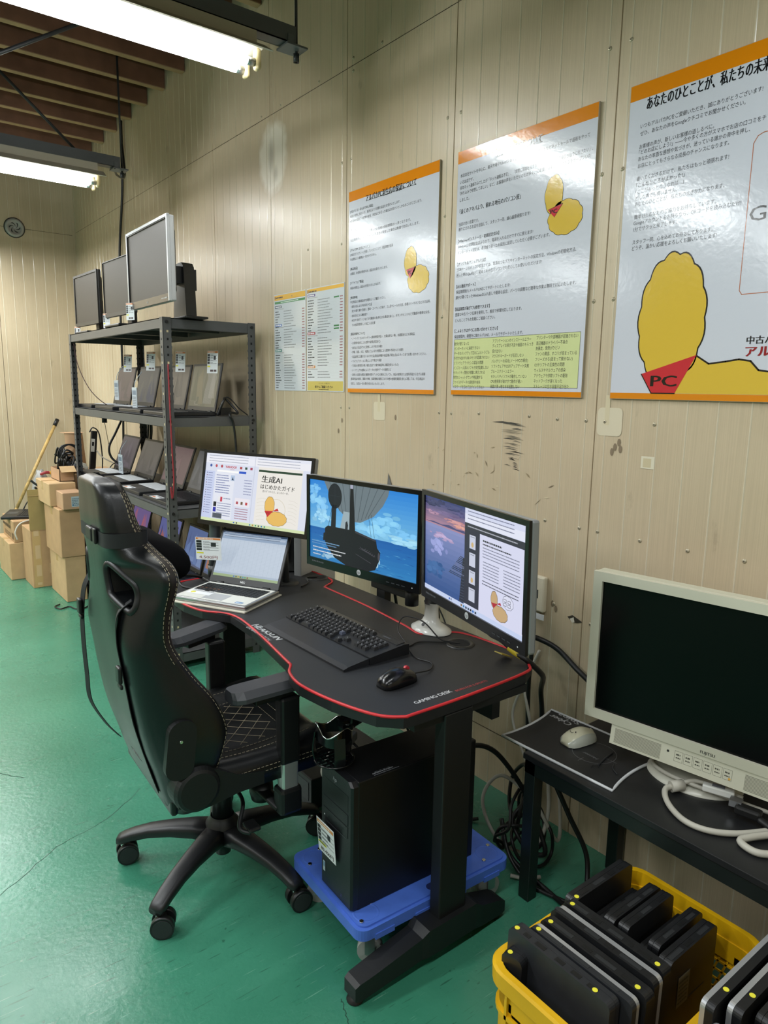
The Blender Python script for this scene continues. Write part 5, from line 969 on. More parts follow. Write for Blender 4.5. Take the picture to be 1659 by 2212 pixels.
mb = MB(); mb.cyl((1.37, 2.42, DZ), (1.36, 2.42, .98), .016, MATS['pole_dark_grey'], 16); mb.lathe([(0, .008), (.05, .008), (.055, 0)], M_BLACK, Matrix.Translation((1.37, 2.42, DZ))); tag(mb.build('stand_pole'), 'thin grey pole standing behind the open laptop under the leftmost monitor', 'pole')
price_tag('price tag reading 4,500円 hanging on the grey pole of the leftmost desk monitor', (1.095, 2.53, .832), math.radians(42), .105, .09, price='4,500円', tilt=-.05)
mb = MB(); mb.tube([(1.19, 2.64, 1.0), (1.2, 2.60, .93), (1.17, 2.57, .88), (1.15, 2.58, .80), (1.13, 2.60, .735)], .005, M_CABLE); mb.tube([(1.33, 2.37, 1.0), (1.34, 2.40, .90), (1.36, 2.47, .92), (1.33, 2.5, .99)], .005, M_CABLE); mb.tube([(1.36, 2.32, .99), (1.38, 2.36, .92), (1.40, 2.42, .96)], .005, M_CABLE); mb.tube([(1.28, 2.43, .99), (1.29, 2.47, .90), (1.3, 2.53, .94), (1.28, 2.56, 1.02)], .006, M_CABLE)
tag(mb.build('monitor_cables'), 'loops of black cable hanging below the leftmost desk monitor', 'cables')
t = thing('compact_computer', 'light grey slim case standing behind the back edge of the desk', 'computer', (1.60, 2.56, .27))
mb = MB(); mb.box((1.60, 2.56, .58), (.035, .30, .62), mat('light_grey_case', 'b3b6b8', .4), math.radians(-62), bev=.004); mb.build('case', t, True)
t = thing('desk_speaker', 'black round speaker standing between laptop and the leftmost monitor', 'speaker', (1.50, 2.60, DZ))
mb = MB(); mb.lathe([(0, 0), (.05, 0), (.055, .01), (.03, .02), (.03, .06), (.045, .09), (.06, .14), (.058, .19), (.04, .225), (0, .235)], M_BLACKM, Matrix.Translation((1.50, 2.60, DZ)), 28); mb.build('cabinet', t, True)

def sheetgrid(s, w, h):                             # spreadsheet
    s.rect(0, 0, w, h, 'b9c6d6', 0); s.rect(0, .83 * h, w, h, '8ea3bd', 1); s.rect(.0, .96 * h, w, h, '32435c', 1.5); s.rect(.02 * w, .885 * h, .98 * w, .93 * h, 'aebdd0', 2); s.rect(0, 0, w, .055 * h, '93a878', 2); s.rect(.0, .055 * h, w, .1 * h, 'a3b3c6', 2)
    for k in range(23): s.rect(.03 * w, (.115 + .031 * k) * h, .985 * w, (.117 + .031 * k) * h, '9aaabd', 1)
    for k in range(15): s.rect((.04 + .065 * k) * w, .1 * h, (.042 + .065 * k) * w, .83 * h, '9dadc0', 1)
    for k in range(3): s.dashes(.03 * w, .9 * w, (.965 - .04 * k) * h, .012 * h, ['b7c4d6', '41536d', '41536d'][k], 3, k)
    for k, c in enumerate(('2b5fc0', '3d3f46', 'b98a3a', '22324a', '2f7fb5', '3a8f7a', '7a3340')): s.rect((.32 + .035 * k) * w, .014 * h, (.34 + .035 * k) * w, .042 * h, c, 3)
    clip(s, w, h)
nec = laptop('white open laptop showing a spreadsheet on the left of the desk', (1.085, 2.355, DZ + .007), math.radians(29), .318, .222, .218, 26, M_ALU, M_KB, sheetgrid, M_WHITE, screen=M_OFFB, th=.017, lidmat=M_BLACK, bez=.011, chin=.026)
Ml = Matrix.Translation((.222 * .47, 0, .017)) @ Matrix.Rotation(math.radians(26), 4, 'Y'); s = Sheet((-.0017, 0, 0), (0, -1, 0), (0, 0, 1)); s.text('NEC', -.014, .008, .011, 'd0d2d4', bold=.05); s.mb.v = [tuple(Ml @ Vector(v)) for v in s.mb.v]; s.build('badge', nec)
s = Sheet((0, 0, .0179), (0, -1, 0), (1, 0, 0)); s.rect(.10, -.095, .13, -.078, '4f7fb0'); s.rect(.103, -.092, .127, -.085, 'c6d4e2', 2); s.build('sticker', nec)
mb = MB(); mb.box((0, 0, .003), (.245, .325, .006), mat('cream_tray', 'c9c4b4', .4), bev=.002); o = mb.build('laptop_tray'); o.location = (1.085, 2.355, DZ + .0006); o.rotation_euler = (0, 0, math.radians(29)); tag(o, 'thin cream tray under the white laptop on the desk', 'tray')
t = thing('spec_card', 'white spec card with a yellow spot on the palm rest of the white laptop', 'card', (1.025, 2.42, DZ + .0256), math.radians(29))
s = Sheet((-.05, .06, 0), (0, -1, 0), (1, 0, 0)); s.mb.box((0, .0, -.0002), (.085, .105, .0004), M_PAPER); s.rect(.005, .082, .115, .09, 'cf7a3c'); s.disc(.03, .025, .010, 'd9d23a'); s.rect(.06, .05, .08, .075, '1e1f22')
for k in range(5): s.dashes(.015, .11, .04 + k * .008, .004, '55575a', 1, k)
s.build('card', t)
mb = MB(); mb.tube([(1.03, 2.50, DZ + .014), (.99, 2.54, DZ + .02), (1.0, 2.61, DZ + .04), (1.06, 2.64, DZ + .03), (1.12, 2.66, DZ + .008)], .0055, M_CABLE); mb.tube([(1.13, 2.65, DZ + .006), (1.18, 2.60, DZ + .006), (1.24, 2.60, DZ + .006)], .003, M_CABLE)
tag(mb.build('laptop_cable'), 'black cable curving behind the white laptop on the desk', 'cable')
mb = MB(); mb.tube([(1.39, 2.33, DZ + .004), (1.44, 2.36, DZ + .006), (1.47, 2.42, DZ + .008), (1.52, 2.42, DZ + .003)], .0028, M_CABLE); tag(mb.build('speaker_cable'), 'thin black cable running into the far desk grommet', 'cable')

# keyboard, mouse
kb = thing('keyboard', 'full size black keyboard with wide palm rest in the middle of the desk', 'keyboard', (1.15, 1.76, DZ), math.radians(0))
KX, KY = 1.205, 1.775; yawk = math.radians(1.2)
Mk = Matrix.Translation((1.163, 1.768, DZ + .0008)) @ Matrix.Rotation(yawk, 4, 'Z'); MkL = BASE[kb.name].inverted() @ Mk
M_KBODY = mat('black_keyboard_shell', '191a1d', 0.38)
def inK(mb, name, parent=None): mb.v = [tuple(MkL @ Vector(v)) for v in mb.v]; return mb.build(name, kb)
mb = MB(); prof = [(-.028, 0), (-.028, .022), (.10, .034), (.118, .032), (.118, 0)]
mb.loft([[(x, y, z) for x, z in prof] for y in (-.236, .226)], M_KBODY, smooth=False); mb.box((.112, .19, .020), (.03, .08, .022), M_KBODY); mb.box((.094, -.175, .0335), (.03, .10, .003), M_KBODY, Matrix.Rotation(-.09, 3, 'Y')); inK(mb, 'shell')
mb = MB(); mb.loft([[(x, y, z) for x, z in ((-.118, 0), (-.118, .006), (-.10, .011), (-.032, .019), (-.029, .0185), (-.029, 0))] for y in (-.232, .222)], mat('palm_rest_black', '1e1f22', .4, bump=(500, .06)), smooth=False); inK(mb, 'palm_rest')
cap = MB(); cap.loft([[(-.009, -.009, 0), (.009, -.009, 0), (.009, .009, 0), (-.009, .009, 0)], [(-.006, -.0067, .0085), (.0068, -.0067, .0085), (.0068, .0067, .0085), (-.006, .0067, .0085)]], mat('black_keycap', '1b1c1f', .5), smooth=False)
c0_ = None; keys = []
rows = [(.083, [.5] + [1.8 + k for k in range(4)] + [6.2 + k for k in range(4)] + [10.6 + k for k in range(4)]), (.056, [.5 + k for k in range(14)]), (.037, [.7 + 1.02 * k for k in range(13)]), (.018, [.8 + 1.02 * k for k in range(13)]), (-.001, [1.0 + 1.02 * k for k in range(12)]), (-.020, [.6, 1.9, 3.1, 5.5, 7.5, 8.7, 9.9, 11.1, 12.6])]
for x, us in rows:
    for u in us: keys.append((x, .216 - u * .0192, 2.6 if (x < -.01 and abs(u - 5.5) < .1) else 1))
for r in range(6):
    x = (.083, .056, .037, .018, -.001, -.020)[r]
    if r in (0, 1, 2): keys += [(x, -.068 - .0192 * k, 1) for k in range(3)]
    elif r == 4: keys.append((x, -.0872, 1))
    elif r == 5: keys += [(x, -.068 - .0192 * k, 1) for k in range(3)]
    if r in (1, 2, 3): keys += [(x, -.140 - .0192 * k, 1) for k in range(4)]
    elif r == 4: keys += [(x, -.140 - .0192 * k, 1) for k in range(3)]
    elif r == 5: keys += [(x, -.150, 1.6), (x, -.1784, 1), (x, -.1976, 1)]
grey = mat('grey_keycap', '4a5060', .5)
capg = MB(); capg.loft([[(-.0082, -.0082, 0), (.0082, -.0082, 0), (.0082, .0082, 0), (-.0082, .0082, 0)], [(-.0055, -.0062, .0085), (.0065, -.0062, .0085), (.0065, .0062, .0085), (-.0055, .0062, .0085)]], grey, smooth=False); cg = None
for i, (x, y, sc) in enumerate(keys[:100]):
    isg = (abs(x - .018) < .002 and -.05 < y < -.02) or (abs(x + .02) < .002 and y < -.19)
    if isg:
        k = capg.build('key', kb) if cg is None else cg.copy()
        if cg is None: cg = k
        else: C.objects.link(k); k.parent = kb
    else:
        k = cap.build('key', kb) if c0_ is None else c0_.copy()
        if c0_ is None: c0_ = k
        else: C.objects.link(k); k.parent = kb
    p = MkL @ Vector((x, y, .0215 + (x + .028) * .0936)); k.location = p; k.rotation_euler = (0, -.09, yawk); k.scale = (1, sc, 1)
s = Sheet((0, 0, 0), (0, -1, 0), (math.cos(.09), 0, math.sin(.09)), step=.0001); s.O = Vector((0, 0, .0311)) 
for (x, y, sc) in keys[:100]: s.O = Vector((x, y, .0311 + (x + .028) * .0936)); r = random.Random(int(x * 999 + y * 7777)); s.rect(-.004, .0005, -.001, .004, '9b9da2', 1); s.rect(.001, -.003, .003, -.0005, '85878c', 1)
s.O = Vector((.093, -.175, .0362)); s.text('Lenovo', -.03, -.004, .012, '6b6f78', width=.034, l=3)
s.mb.v = [tuple(MkL @ Vector(v)) for v in s.mb.v]; s.build('key_legends', kb)
def mousething(label, loc, rz, m_top, m_side, L=.105, W=.062, H=.038, wheel=None, name='mouse'):
    t = thing(name, label, 'mouse', loc, rz); rows = []
    for i in range(13):
        u = i / 12; x = -L / 2 + L * u; wv = W / 2 * (math.sin(PI * min(1, .16 + .84 * u) ) ** .45 if u < .5 else (1 - ((u - .5) * 2) ** 4 * .28)); wv = max(.004, wv if 0 < i < 12 else wv * .72); hv = H * (.30 + .70 * math.sin(PI * (.12 + .80 * u)) ** 1.0) * (1 if 0 < i < 12 else .75)
        rows.append([(x, wv * math.cos(a) * (1.0 if a < PI * 0 else 1), .002 + hv * max(0, math.sin(a)) ** .75) for a in [PI * j / 16 for j in range(17)]] + [(x, -wv * .9, .001), (x, wv * .9, .001)])
    mb = MB(); mb.loft(rows, m_top); mb.build('shell', t)
    if m_side is not None:
        mb = MB(); mb.loft([[(p[0] * 1.003, p[1] * 1.012, p[2] * .999) for p in r[:5]] for r in rows], m_side, closed=False, caps=False); mb.loft([[(p[0] * 1.003, p[1] * 1.012, p[2] * .999) for p in r[12:17]] for r in rows], m_side, closed=False, caps=False); mb.build('side_panel', t)
    if wheel is not None: mb = MB(); mb.cyl((L * .28, -.004, H * .80), (L * .28, .004, H * .80), .009, wheel); mb.build('scroll_wheel', t)
    return t
mousething('black wired mouse with a red scroll wheel at the right front of the desk', (1.125, 1.39, DZ + .001), math.radians(4), M_BLACKG, None, .118, .064, .04, mat('red_wheel', 'b3303a', .4))
mb = MB(); mb.tube([(1.19, 1.395, DZ + .012), (1.25, 1.40, DZ + .006), (1.29, 1.44, DZ + .004), (1.28, 1.50, DZ + .004), (1.33, 1.60, DZ + .004), (1.36, 1.68, DZ + .02), (1.40, 1.70, DZ + .05), (1.42, 1.63, DZ + .05), (1.43, 1.56, DZ + .012), (1.45, 1.53, DZ + .006), (1.47, 1.51, DZ + .002)], .0022, M_CABLE)
tag(mb.build('mouse_cable'), 'thin black mouse cable looping into the near desk grommet', 'cable')
mb = MB(); mb.tube([(1.29, 1.60, DZ + .012), (1.32, 1.58, DZ + .004), (1.37, 1.59, DZ + .004), (1.42, 1.555, DZ + .004), (1.465, 1.515, DZ + .002)], .0024, M_CABLE)
tag(mb.build('keyboard_cable'), 'thin black keyboard cable running to the near desk grommet', 'cable')
t = thing('video_cable', 'black monitor cable with yellow tape at the back corner of the desk', 'cable', (1.5, 1.26, .8))
mb = MB(); mb.tube([(1.30, 1.22, .93), (1.42, 1.34, .82), (1.50, 1.362, .770), (1.505, 1.315, .748), (1.52, 1.275, .728), (1.60, 1.29, .665), (1.72, 1.38, .585), (1.80, 1.45, .50), (1.825, 1.46, .38), (1.825, 1.48, .2), (1.80, 1.46, .03)], .0085, M_CABLE); mb.build('lead', t, True)
mb = MB(); mb.tube([(1.501, 1.335, .757), (1.505, 1.315, .748), (1.512, 1.295, .739)], .0105, mat('yellow_tape', 'c9b52e', .5)); mb.box((1.49, 1.345, .735), (.05, .03, .003), mat('yellow_tag', '9a8a2c', .5), Matrix.Rotation(.4, 3, 'Y')); mb.build('tape', t, True)
for lbl, pts, rad in (('thick black cable slanting down the wall behind the desk to the cream monitor', [(1.50, 1.50, .80), (1.66, 1.52, .74), (1.80, 1.50, .68), (1.842, 1.43, .65), (1.842, 1.333, .60), (1.84, 1.25, .565), (1.80, 1.1, .55)], .009), ('straight black cable dropping down the wall behind the desk corner', [(1.78, 1.52, .82), (1.84, 1.53, .70), (1.842, 1.54, .48), (1.842, 1.53, .27), (1.82, 1.50, .1), (1.78, 1.46, .012)], .008), ('thin black cable on the wall below the ship monitor', [(1.5, 2.28, .84), (1.65, 2.24, .76), (1.78, 2.12, .74), (1.80, 1.98, .66), (1.80, 1.9, .55)], .003), ('black cables hanging below the ship monitor', [(1.42, 1.93, .90), (1.50, 1.96, .83), (1.60, 2.02, .78), (1.66, 2.06, .66)], .006), ('pair of black cables behind the monitor stand pole', [(1.50, 1.78, .90), (1.60, 1.80, .82), (1.63, 1.79, .70), (1.63, 1.78, .5)], .007)):
    mb = MB(); mb.tube(pts, rad, M_CABLE); tag(mb.build('wall_cable'), lbl, 'cable')

# ---------------------------------------------------------------- gaming chair
chair = thing('gaming_chair', 'black leather gaming chair on five castors pulled up to the desk', 'chair', (.845, 1.905, 0), math.radians(-2))
M_LEA = mat('black_leatherette', '101214', 0.32, spec=0.5, bump=(420, 0.12)); M_LEAB = mat('dark_brown_band', '1f1916', 0.5, bump=(420, .15)); M_THREAD = mat('beige_thread', 'a2977f', 0.6); M_NYL = mat('black_nylon_base', '191a1c', 0.42, bump=(700, .05)); M_STRAP = mat('black_webbing', '121315', 0.65)
ST = [(.345, .200, -.215, -.150), (.37, .222, -.228, -.135), (.42, .236, -.244, -.120), (.48, .252, -.260, -.105), (.54, .264, -.278, -.090), (.60, .268, -.292, -.082), (.68, .262, -.305, -.110), (.76, .249, -.316, -.165), (.85, .241, -.328, -.212), (.93, .250, -.334, -.214), (1.0, .262, -.337, -.200), (1.032, .262, -.339, -.198), (1.058, .238, -.340, -.205), (1.082, .19, -.341, -.222), (1.105, .162, -.342, -.240), (1.16, .150, -.347, -.262), (1.20, .140, -.347, -.270), (1.232, .126, -.349, -.280), (1.254, .100, -.350, -.288), (1.265, .055, -.338, -.302)]
def lerp_stations(z):
    zs = [s[0] for s in ST]; z = max(zs[0], min(zs[-1], z))
    for k in range(len(ST) - 1):
        if z <= zs[k + 1]:
            q = (z - zs[k]) / (zs[k + 1] - zs[k]); P = [ST[max(0, k - 1)], ST[k], ST[k + 1], ST[min(len(ST) - 1, k + 2)]]
            return [0.5 * (2 * P[1][i] + (P[2][i] - P[0][i]) * q + (2 * P[0][i] - 5 * P[1][i] + 4 * P[2][i] - P[3][i]) * q * q + (3 * P[1][i] - P[0][i] - 3 * P[2][i] + P[3][i]) * q ** 3) for i in (1, 2, 3)]
def section(z, n=7):
    """half outline (y >= 0) from the middle of the back round the wing to the middle of the front"""
    hw, xb, xe = lerp_stations(z); D = xe - xb; xc = xb + min(.085, D - .012)
    q = max(0.0, min(1.0, (z - .84) / .14)) * max(0.0, min(1.0, (1.10 - z) / .05)); m_ = lambda a, b: a + (b - a) * q
    P = [(xb, 0), (xb + m_(.0, .03) * D, m_(.48, .34) * hw), (xb + m_(.05, .24) * D, m_(.80, .62) * hw), (xb + m_(.34, .56) * D, m_(.97, .88) * hw), (xb + .72 * D, hw), (xe - .014, .995 * hw), (xe, .93 * hw), (xe - .014, .83 * hw), (xc, .60 * hw), (xc, 0)]
    Q, _ = smooth_path([Vector((x, y, z)) for x, y in P], [0] * len(P), n, False); return Q, n
def surf(z, k):                    # point on the side surface at outline position k (0..9)
    Q, n = section(z); i = k * n; a = int(i); f = i - a; a = min(a, len(Q) - 1); b = min(a + 1, len(Q) - 1); return Q[a].lerp(Q[b], f)
zs = []
for k in range(len(ST) - 1):
    m = 4 if ST[k + 1][0] - ST[k][0] > .03 else 3
    zs += [ST[k][0] + (ST[k + 1][0] - ST[k][0]) * i / m for i in range(m)]
zs.append(ST[-1][0]); rows_ = []
for z in zs:
    Q, n = section(z); rows_.append([tuple(p) for p in Q] + [(p.x, -p.y, p.z) for p in reversed(Q[1:-1])])
mb = MB(); nn = len(rows_[0]); mb.loft(rows_, M_LEA)
band = mb.slot(M_LEAB); half = len(section(.5)[0])
for fi in range((len(rows_) - 1) * nn):
    i, j = divmod(fi, nn); jj = j if j < half else nn - 1 - j
    if rows_[i][0][2] > .80 and 4.45 * 7 <= jj < 5.3 * 7: mb.mi[fi] = band
bk = mb.build('backrest', chair)
def back_x(y, z):
    """x of the back surface at height z, y off the middle"""
    Q, n = section(z); H2 = Q[:int(4.6 * n)]
    for a, b in zip(H2, H2[1:]):
        if b.y >= y >= a.y and b.y > a.y: return a.x + (b.x - a.x) * (y - a.y) / (b.y - a.y)
    return H2[-1].x
cut = MB()
SL = [(.088, 1.050), (.130, 1.042), (.185, 1.006), (.196, .955), (.182, .936), (.098, .970)]
for sgn in (1, -1): cut.add([(-.5, sgn * y, z) for y, z in SL] + [(.0, sgn * y, z) for y, z in SL], [tuple(range(6))[::-1], tuple(range(6, 12))] + [(i, (i + 1) % 6, 6 + (i + 1) % 6, 6 + i) for i in range(6)], M_LEA)
co = cut.build('cutter', chair); bo = bk.modifiers.new('slots', 'BOOLEAN'); bo.object = co; bo.operation = 'DIFFERENCE'; bo.solver = 'EXACT'
me = bpy.data.meshes.new_from_object(bk.evaluated_get(bpy.context.evaluated_depsgraph_get())); bk.modifiers.clear(); bk.data = me; bpy.data.objects.remove(co)
for sgn in (1, -1):
    fo = [(.105, 1.050), (.130, 1.042), (.158, 1.026), (.185, 1.006), (.192, .98), (.196, .955), (.192, .942), (.182, .936), (.14, .952), (.104, .966), (.094, .985), (.09, 1.01), (.09, 1.038)]
    mb = MB(); mb.tube([(back_x(y, z) + .004, sgn * y, z) for y, z in fo], .0095, M_BLACK, closed=True, steps=3, n=8); mb.build('slot_frame', chair)
def stitch(mb, pts, dash=.008, gap=.005, r=.0007):
    """dashed thread along a path"""
    L = 0.0
    for a, b in zip(pts, pts[1:]):
        d = (b - a).length
        if d < 1e-6: continue
        k = 0.0
        while k < d:
            ph = (L + k) % (dash + gap); step = (dash - ph) if ph < dash else (dash + gap - ph); step = max(step, 1e-4); e = min(d, k + step)
            if ph < dash: mb.cyl(a.lerp(b, k / d), a.lerp(b, e / d), r, M_THREAD, 5, smooth=False)
            k = e
        L += d
for sgn in (1, -1):
    mb = MB()
    for kk, z0, z1 in ((4.35, .80, 1.232), (4.55, 1.04, 1.232), (5.25, .42, 1.235), (5.5, .98, 1.235)):
        pts = [surf(z0 + (z1 - z0) * i / 60, kk) for i in range(61)]; pts = [Vector((p.x, sgn * (p.y + .0004), p.z)) for p in pts]; stitch(mb, pts)
    mb.build('stitching', chair)
    side = [(.54, .02), (.66, .02)]
    # recliner cover and back bracket
    mb = MB(); mb.prism(rounded(.075, .16, .034, 6), .022, M_BLACKM, Matrix.Translation((-.215 + (.03 if sgn > 0 else 0), sgn * .252, .575)) @ Matrix.Rotation(-PI / 2 * sgn, 4, 'X') @ Matrix.Rotation(sgn * .12, 4, 'Z')); mb.cyl((-.215, sgn * .27, .60), (-.215, sgn * .2765, .60), .004, M_CHROME, 10); mb.build('back_bracket', chair)
    mb = MB(); Mc = Matrix.Translation((-.172, sgn * .215, .448)) @ Matrix.Rotation(-PI / 2 * sgn, 4, 'X')
    mb.lathe([(0, .062), (.050, .062), (.058, .058), (.064, .046), (.066, .02), (.066, 0)], M_BLACKM, Mc, 40, smooth=False); mb.cyl(Mc @ Vector((.02, -.02, .062)), Mc @ Vector((.02, -.02, .0625)), .007, M_BLACK, 12)
    mb.loft([[(x, sgn * (.215 + .05), z0), (x, sgn * (.215), z0), (x, sgn * .215, z1), (x, sgn * (.215 + .05), z1)] for x, z0, z1 in ((-.225, .41, .48), (-.17, .385, .50), (-.12, .39, .49), (-.06, .40, .455), (.02, .402, .44))], M_BLACKM, smooth=False); mb.build('recliner_cover', chair)
mb = MB(); mb.span((-.225, -.205, .352), (-.205, .205, .40), M_LEA, bev=.008); mb.build('back_hem', chair)
mb = MB(); mb.tube([(lerp_stations(z)[1] - .0006 + .02 * (abs(y) / .2) ** 2, y, z) for y, z in [(-.19 + .02 * k, .455) for k in range(20)]], .0016, M_BLACKG, n=6); mb.build('seam_piping', chair)
# straps down the back
for sgn, pts, bz in ((-1, [(back_x(.16, .955) + .02, -.165, .962), (back_x(.158, .93) - .008, -.158, .93), (back_x(.15, .86) - .004, -.150, .86), (back_x(.15, .79) - .003, -.150, .79), (back_x(.152, .72) - .003, -.152, .72), (back_x(.152, .62) - .003, -.152, .62), (back_x(.15, .49) - .002, -.150, .49), (back_x(.15, .41) - .001, -.15, .41)], .765), (1, [(back_x(.17, .96), .17, .97), (back_x(.17, .92) - .012, .185, .92), (-.336, .195, .84), (-.336, .20, .75), (-.332, .20, .65), (-.325, .205, .56), (-.288, .195, .48), (-.252, .185, .43)], .86)):
    mb = MB(); mb.ribbon(pts, (.25 * sgn * -1, 1, 0), .024, M_STRAP, .002); S = mb.build('strap', chair)
    q = min(pts, key=lambda p: abs(p[2] - bz)); mb = MB(); mb.box((q[0] - .006, q[1], bz), (.011, .030, .045), M_BLACK, bev=.004); mb.box((q[0] - .004, q[1], bz - .032), (.008, .030, .012), M_BLACK, bev=.003); b_ = mb.build('buckle', S)
# seat
mb = MB(); rows_ = []
for i in range(21):
    u = i / 20; x = -.185 + .465 * u; hw = .262 - .03 * max(0, (u - .75) / .25) ** 2; zt = .478 - .018 * math.sin(PI * min(1, u * 1.1)) + .004 * u; drop = 0 if u < .86 else .05 * ((u - .86) / .14) ** 2; r = []
    for j in range(25):
        v = -1 + j / 12; y = hw * v; bol = .028 * max(0, (abs(v) - .58) / .42) ** .8 if abs(v) > .58 else 0; edge = .035 * max(0, (abs(v) - .88) / .12) ** 2
        r.append((x, y, zt + bol - drop - edge))
    r += [(x, hw, .40), (x, -hw, .40)]; rows_.append(r)
mb.loft(rows_, M_LEA); mb.build('seat', chair)
def seat_z(x, y):
    u = (x + .185) / .465; hw = .262 - .03 * max(0, (u - .75) / .25) ** 2; v = abs(y) / hw; zt = .478 - .018 * math.sin(PI * min(1, u * 1.1)) + .004 * u
    return zt + (.028 * ((v - .58) / .42) ** .8 if v > .58 else 0) - (.05 * ((u - .86) / .14) ** 2 if u > .86 else 0) - .035 * max(0, (v - .88) / .12) ** 2 + .0008
mb = MB()
def seatline(a, b, dashed=False, r=.0008):
    pts = [Vector((a[0] + (b[0] - a[0]) * k / 14, a[1] + (b[1] - a[1]) * k / 14, 0)) for k in range(15)]
    for p in pts: p.z = seat_z(p.x, p.y)
    if dashed: stitch(mb, pts)
    else:
        for p, q in zip(pts, pts[1:]): mb.cyl(p, q, r, M_THREAD, 5, smooth=False)
S2 = .042
for k in range(-8, 10):
    for sg in (1, -1):
        seg = [(x, sg * (x - .02) + k * S2 * 1.414) for x in [-.15 + .29 * q / 40 for q in range(41)]]; seg = [p for p in seg if abs(p[1]) < .135]
        if len(seg) > 3: seatline(seg[0], seg[-1])
for sg in (1, -1): seatline((-.15, sg * .148), (.17, sg * .148), True); seatline((-.16, sg * .205), (.20, sg * .20), True)
seatline((.155, -.13), (.155, .13), True); seatline((.185, -.14), (.185, .14), True); mb.build('seat_stitching', chair)
for sg in (1, -1):
    mb = MB(); pts = [Vector((-.17 + .42 * k / 20, sg * (.2635 - .03 * max(0, ((-.17 + .42 * k / 20 + .185) / .465 - .75) / .25) ** 2), .452)) for k in range(21)]; stitch(mb, pts); stitch(mb, [p + Vector((0, 0, -.014)) for p in pts]); mb.build('stitching', chair)
mb = MB(); mb.box((0, 0, .385), (.40, .40, .03), M_BLACKM, bev=.01); mb.box((.0, 0, .35), (.24, .16, .045), M_BLACKM, bev=.008); mb.build('seat_plate', chair)
mb = MB(); mb.tube([(-.02, -.05, .34), (-.02, -.20, .335), (-.06, -.27, .30), (-.04, -.30, .29)], .006, M_BLACKM); mb.box((-.03, -.285, .30), (.035, .05, .012), M_BLACK, bev=.005); mb.build('tilt_lever', chair)
mb = MB(); mb.lathe([(0, .0), (.030, .005), (.036, .03), (.034, .055), (0, .06)], M_BLACK, Matrix.Translation((.06, -.16, .285))); mb.build('tension_knob', chair)
# armrests
for sg, px, py, rot in ((-1, .055, -.235, math.radians(2)), (1, .045, .300, math.radians(22))):
    ar = MB(); Mp = Matrix.Translation((px, py, 0)) @ Matrix.Rotation(rot, 4, 'Z')
    ar.loft([[tuple(Mp @ Vector((x, y * w, z))) for y, z in ((-.034, .655), (-.047, .661), (-.047, .673), (-.030, .690), (.030, .690), (.047, .673), (.047, .661), (.034, .655))] for x, w in ((-.125, .55), (-.118, .82), (-.095, 1), (.08, 1), (.105, .85), (.112, .6))], mat('dark_grey_arm_pad', '3a3c40', .45, bump=(600, .05)), smooth=False); A_ = ar.build('armrest', chair)
    mb = MB(); mb.box(Mp @ Vector((0, 0, .647)), (.12, .06, .02), M_BLACK, rot, bev=.004); bx, by = (.10, sg * .255 if sg < 0 else .275)
    mb.span((bx - .03, by - .021, .44), (bx + .03, by + .021, .642), M_BLACK, bev=.008); o = mb.build('arm_post', A_)
    mb = MB(); mb.span((bx - .027, by - .019, .36), (bx + .024, by + .019, .46), mat('satin_chrome', 'd5dad8', .28, metal=.75), bev=.006); o = mb.build('chrome_sleeve', A_)
    mb = MB(); mb.span((bx - .038, by - .027, .285), (bx + .034, by + .027, .368), M_BLACK, bev=.012); mb.tube([(bx - .02, by * .98, .30), (bx - .05, sg * .16, .335), (bx - .06, sg * .10, .36)], .02, M_BLACK, flat=(1.2, .5)); o = mb.build('arm_bracket', A_)
# gas lift and five-star base
mb = MB(); mb.cyl((0, 0, .16), (0, 0, .335), .032, M_NYL, 24); mb.cyl((0, 0, .30), (0, 0, .36), .024, M_CHROME, 20); mb.build('gas_lift', chair)
mb = MB(); mb.lathe([(.024, .045), (.026, .085), (.05, .09), (.056, .12), (.052, .15), (.040, .165), (.036, .175)], M_NYL); mb.build('hub', chair)
for k, a in enumerate((142, 212, 285, 355, 68)):
    a = math.radians(a + 2); ca, sa = math.cos(a), math.sin(a); P = lambda r, s, z: (ca * r - sa * s, sa * r + ca * s, z)
    secs = []
    for r, w, z0, z1 in ((.03, .040, .085, .150), (.09, .036, .098, .148), (.16, .031, .100, .141), (.23, .027, .094, .130), (.285, .025, .080, .114), (.318, .024, .068, .100), (.333, .020, .068, .092)):
        zm = (z0 + z1) / 2; h = (z1 - z0) / 2; secs.append([P(r, w * math.copysign(abs(math.cos(t)) ** .6, math.cos(t)), zm + h * math.copysign(abs(math.sin(t)) ** .7, math.sin(t))) for t in [2 * PI * j / 16 for j in range(16)]])
    mb = MB(); mb.loft(secs, M_NYL); leg = mb.build('leg', chair)
    c = Vector((ca * .318, sa * .318, 0)); w = math.radians(252 + (8, -8, 14, -22, 30)[k]); ax = Vector((math.cos(w), math.sin(w), 0)); fw = Vector((-ax.y, ax.x, 0)) * .012
    mb = MB()
    for s_ in (-1, 1): mb.cyl(c + fw + ax * (s_ * .009) + Vector((0, 0, .033)), c + fw + ax * (s_ * .027) + Vector((0, 0, .033)), .0325, M_BLACK, 24); mb.cyl(c + fw + ax * (s_ * .027) + Vector((0, 0, .033)), c + fw + ax * (s_ * .0285) + Vector((0, 0, .033)), .027, M_DARK, 24)
    mb.box(c + fw * .6 + Vector((0, 0, .045)), (.022, .03, .03), M_BLACK, w, bev=.006); mb.cyl(c + Vector((0, 0, .045)), c + Vector((0, 0, .075)), .008, M_CHROME, 10); o = mb.build('castor', leg)
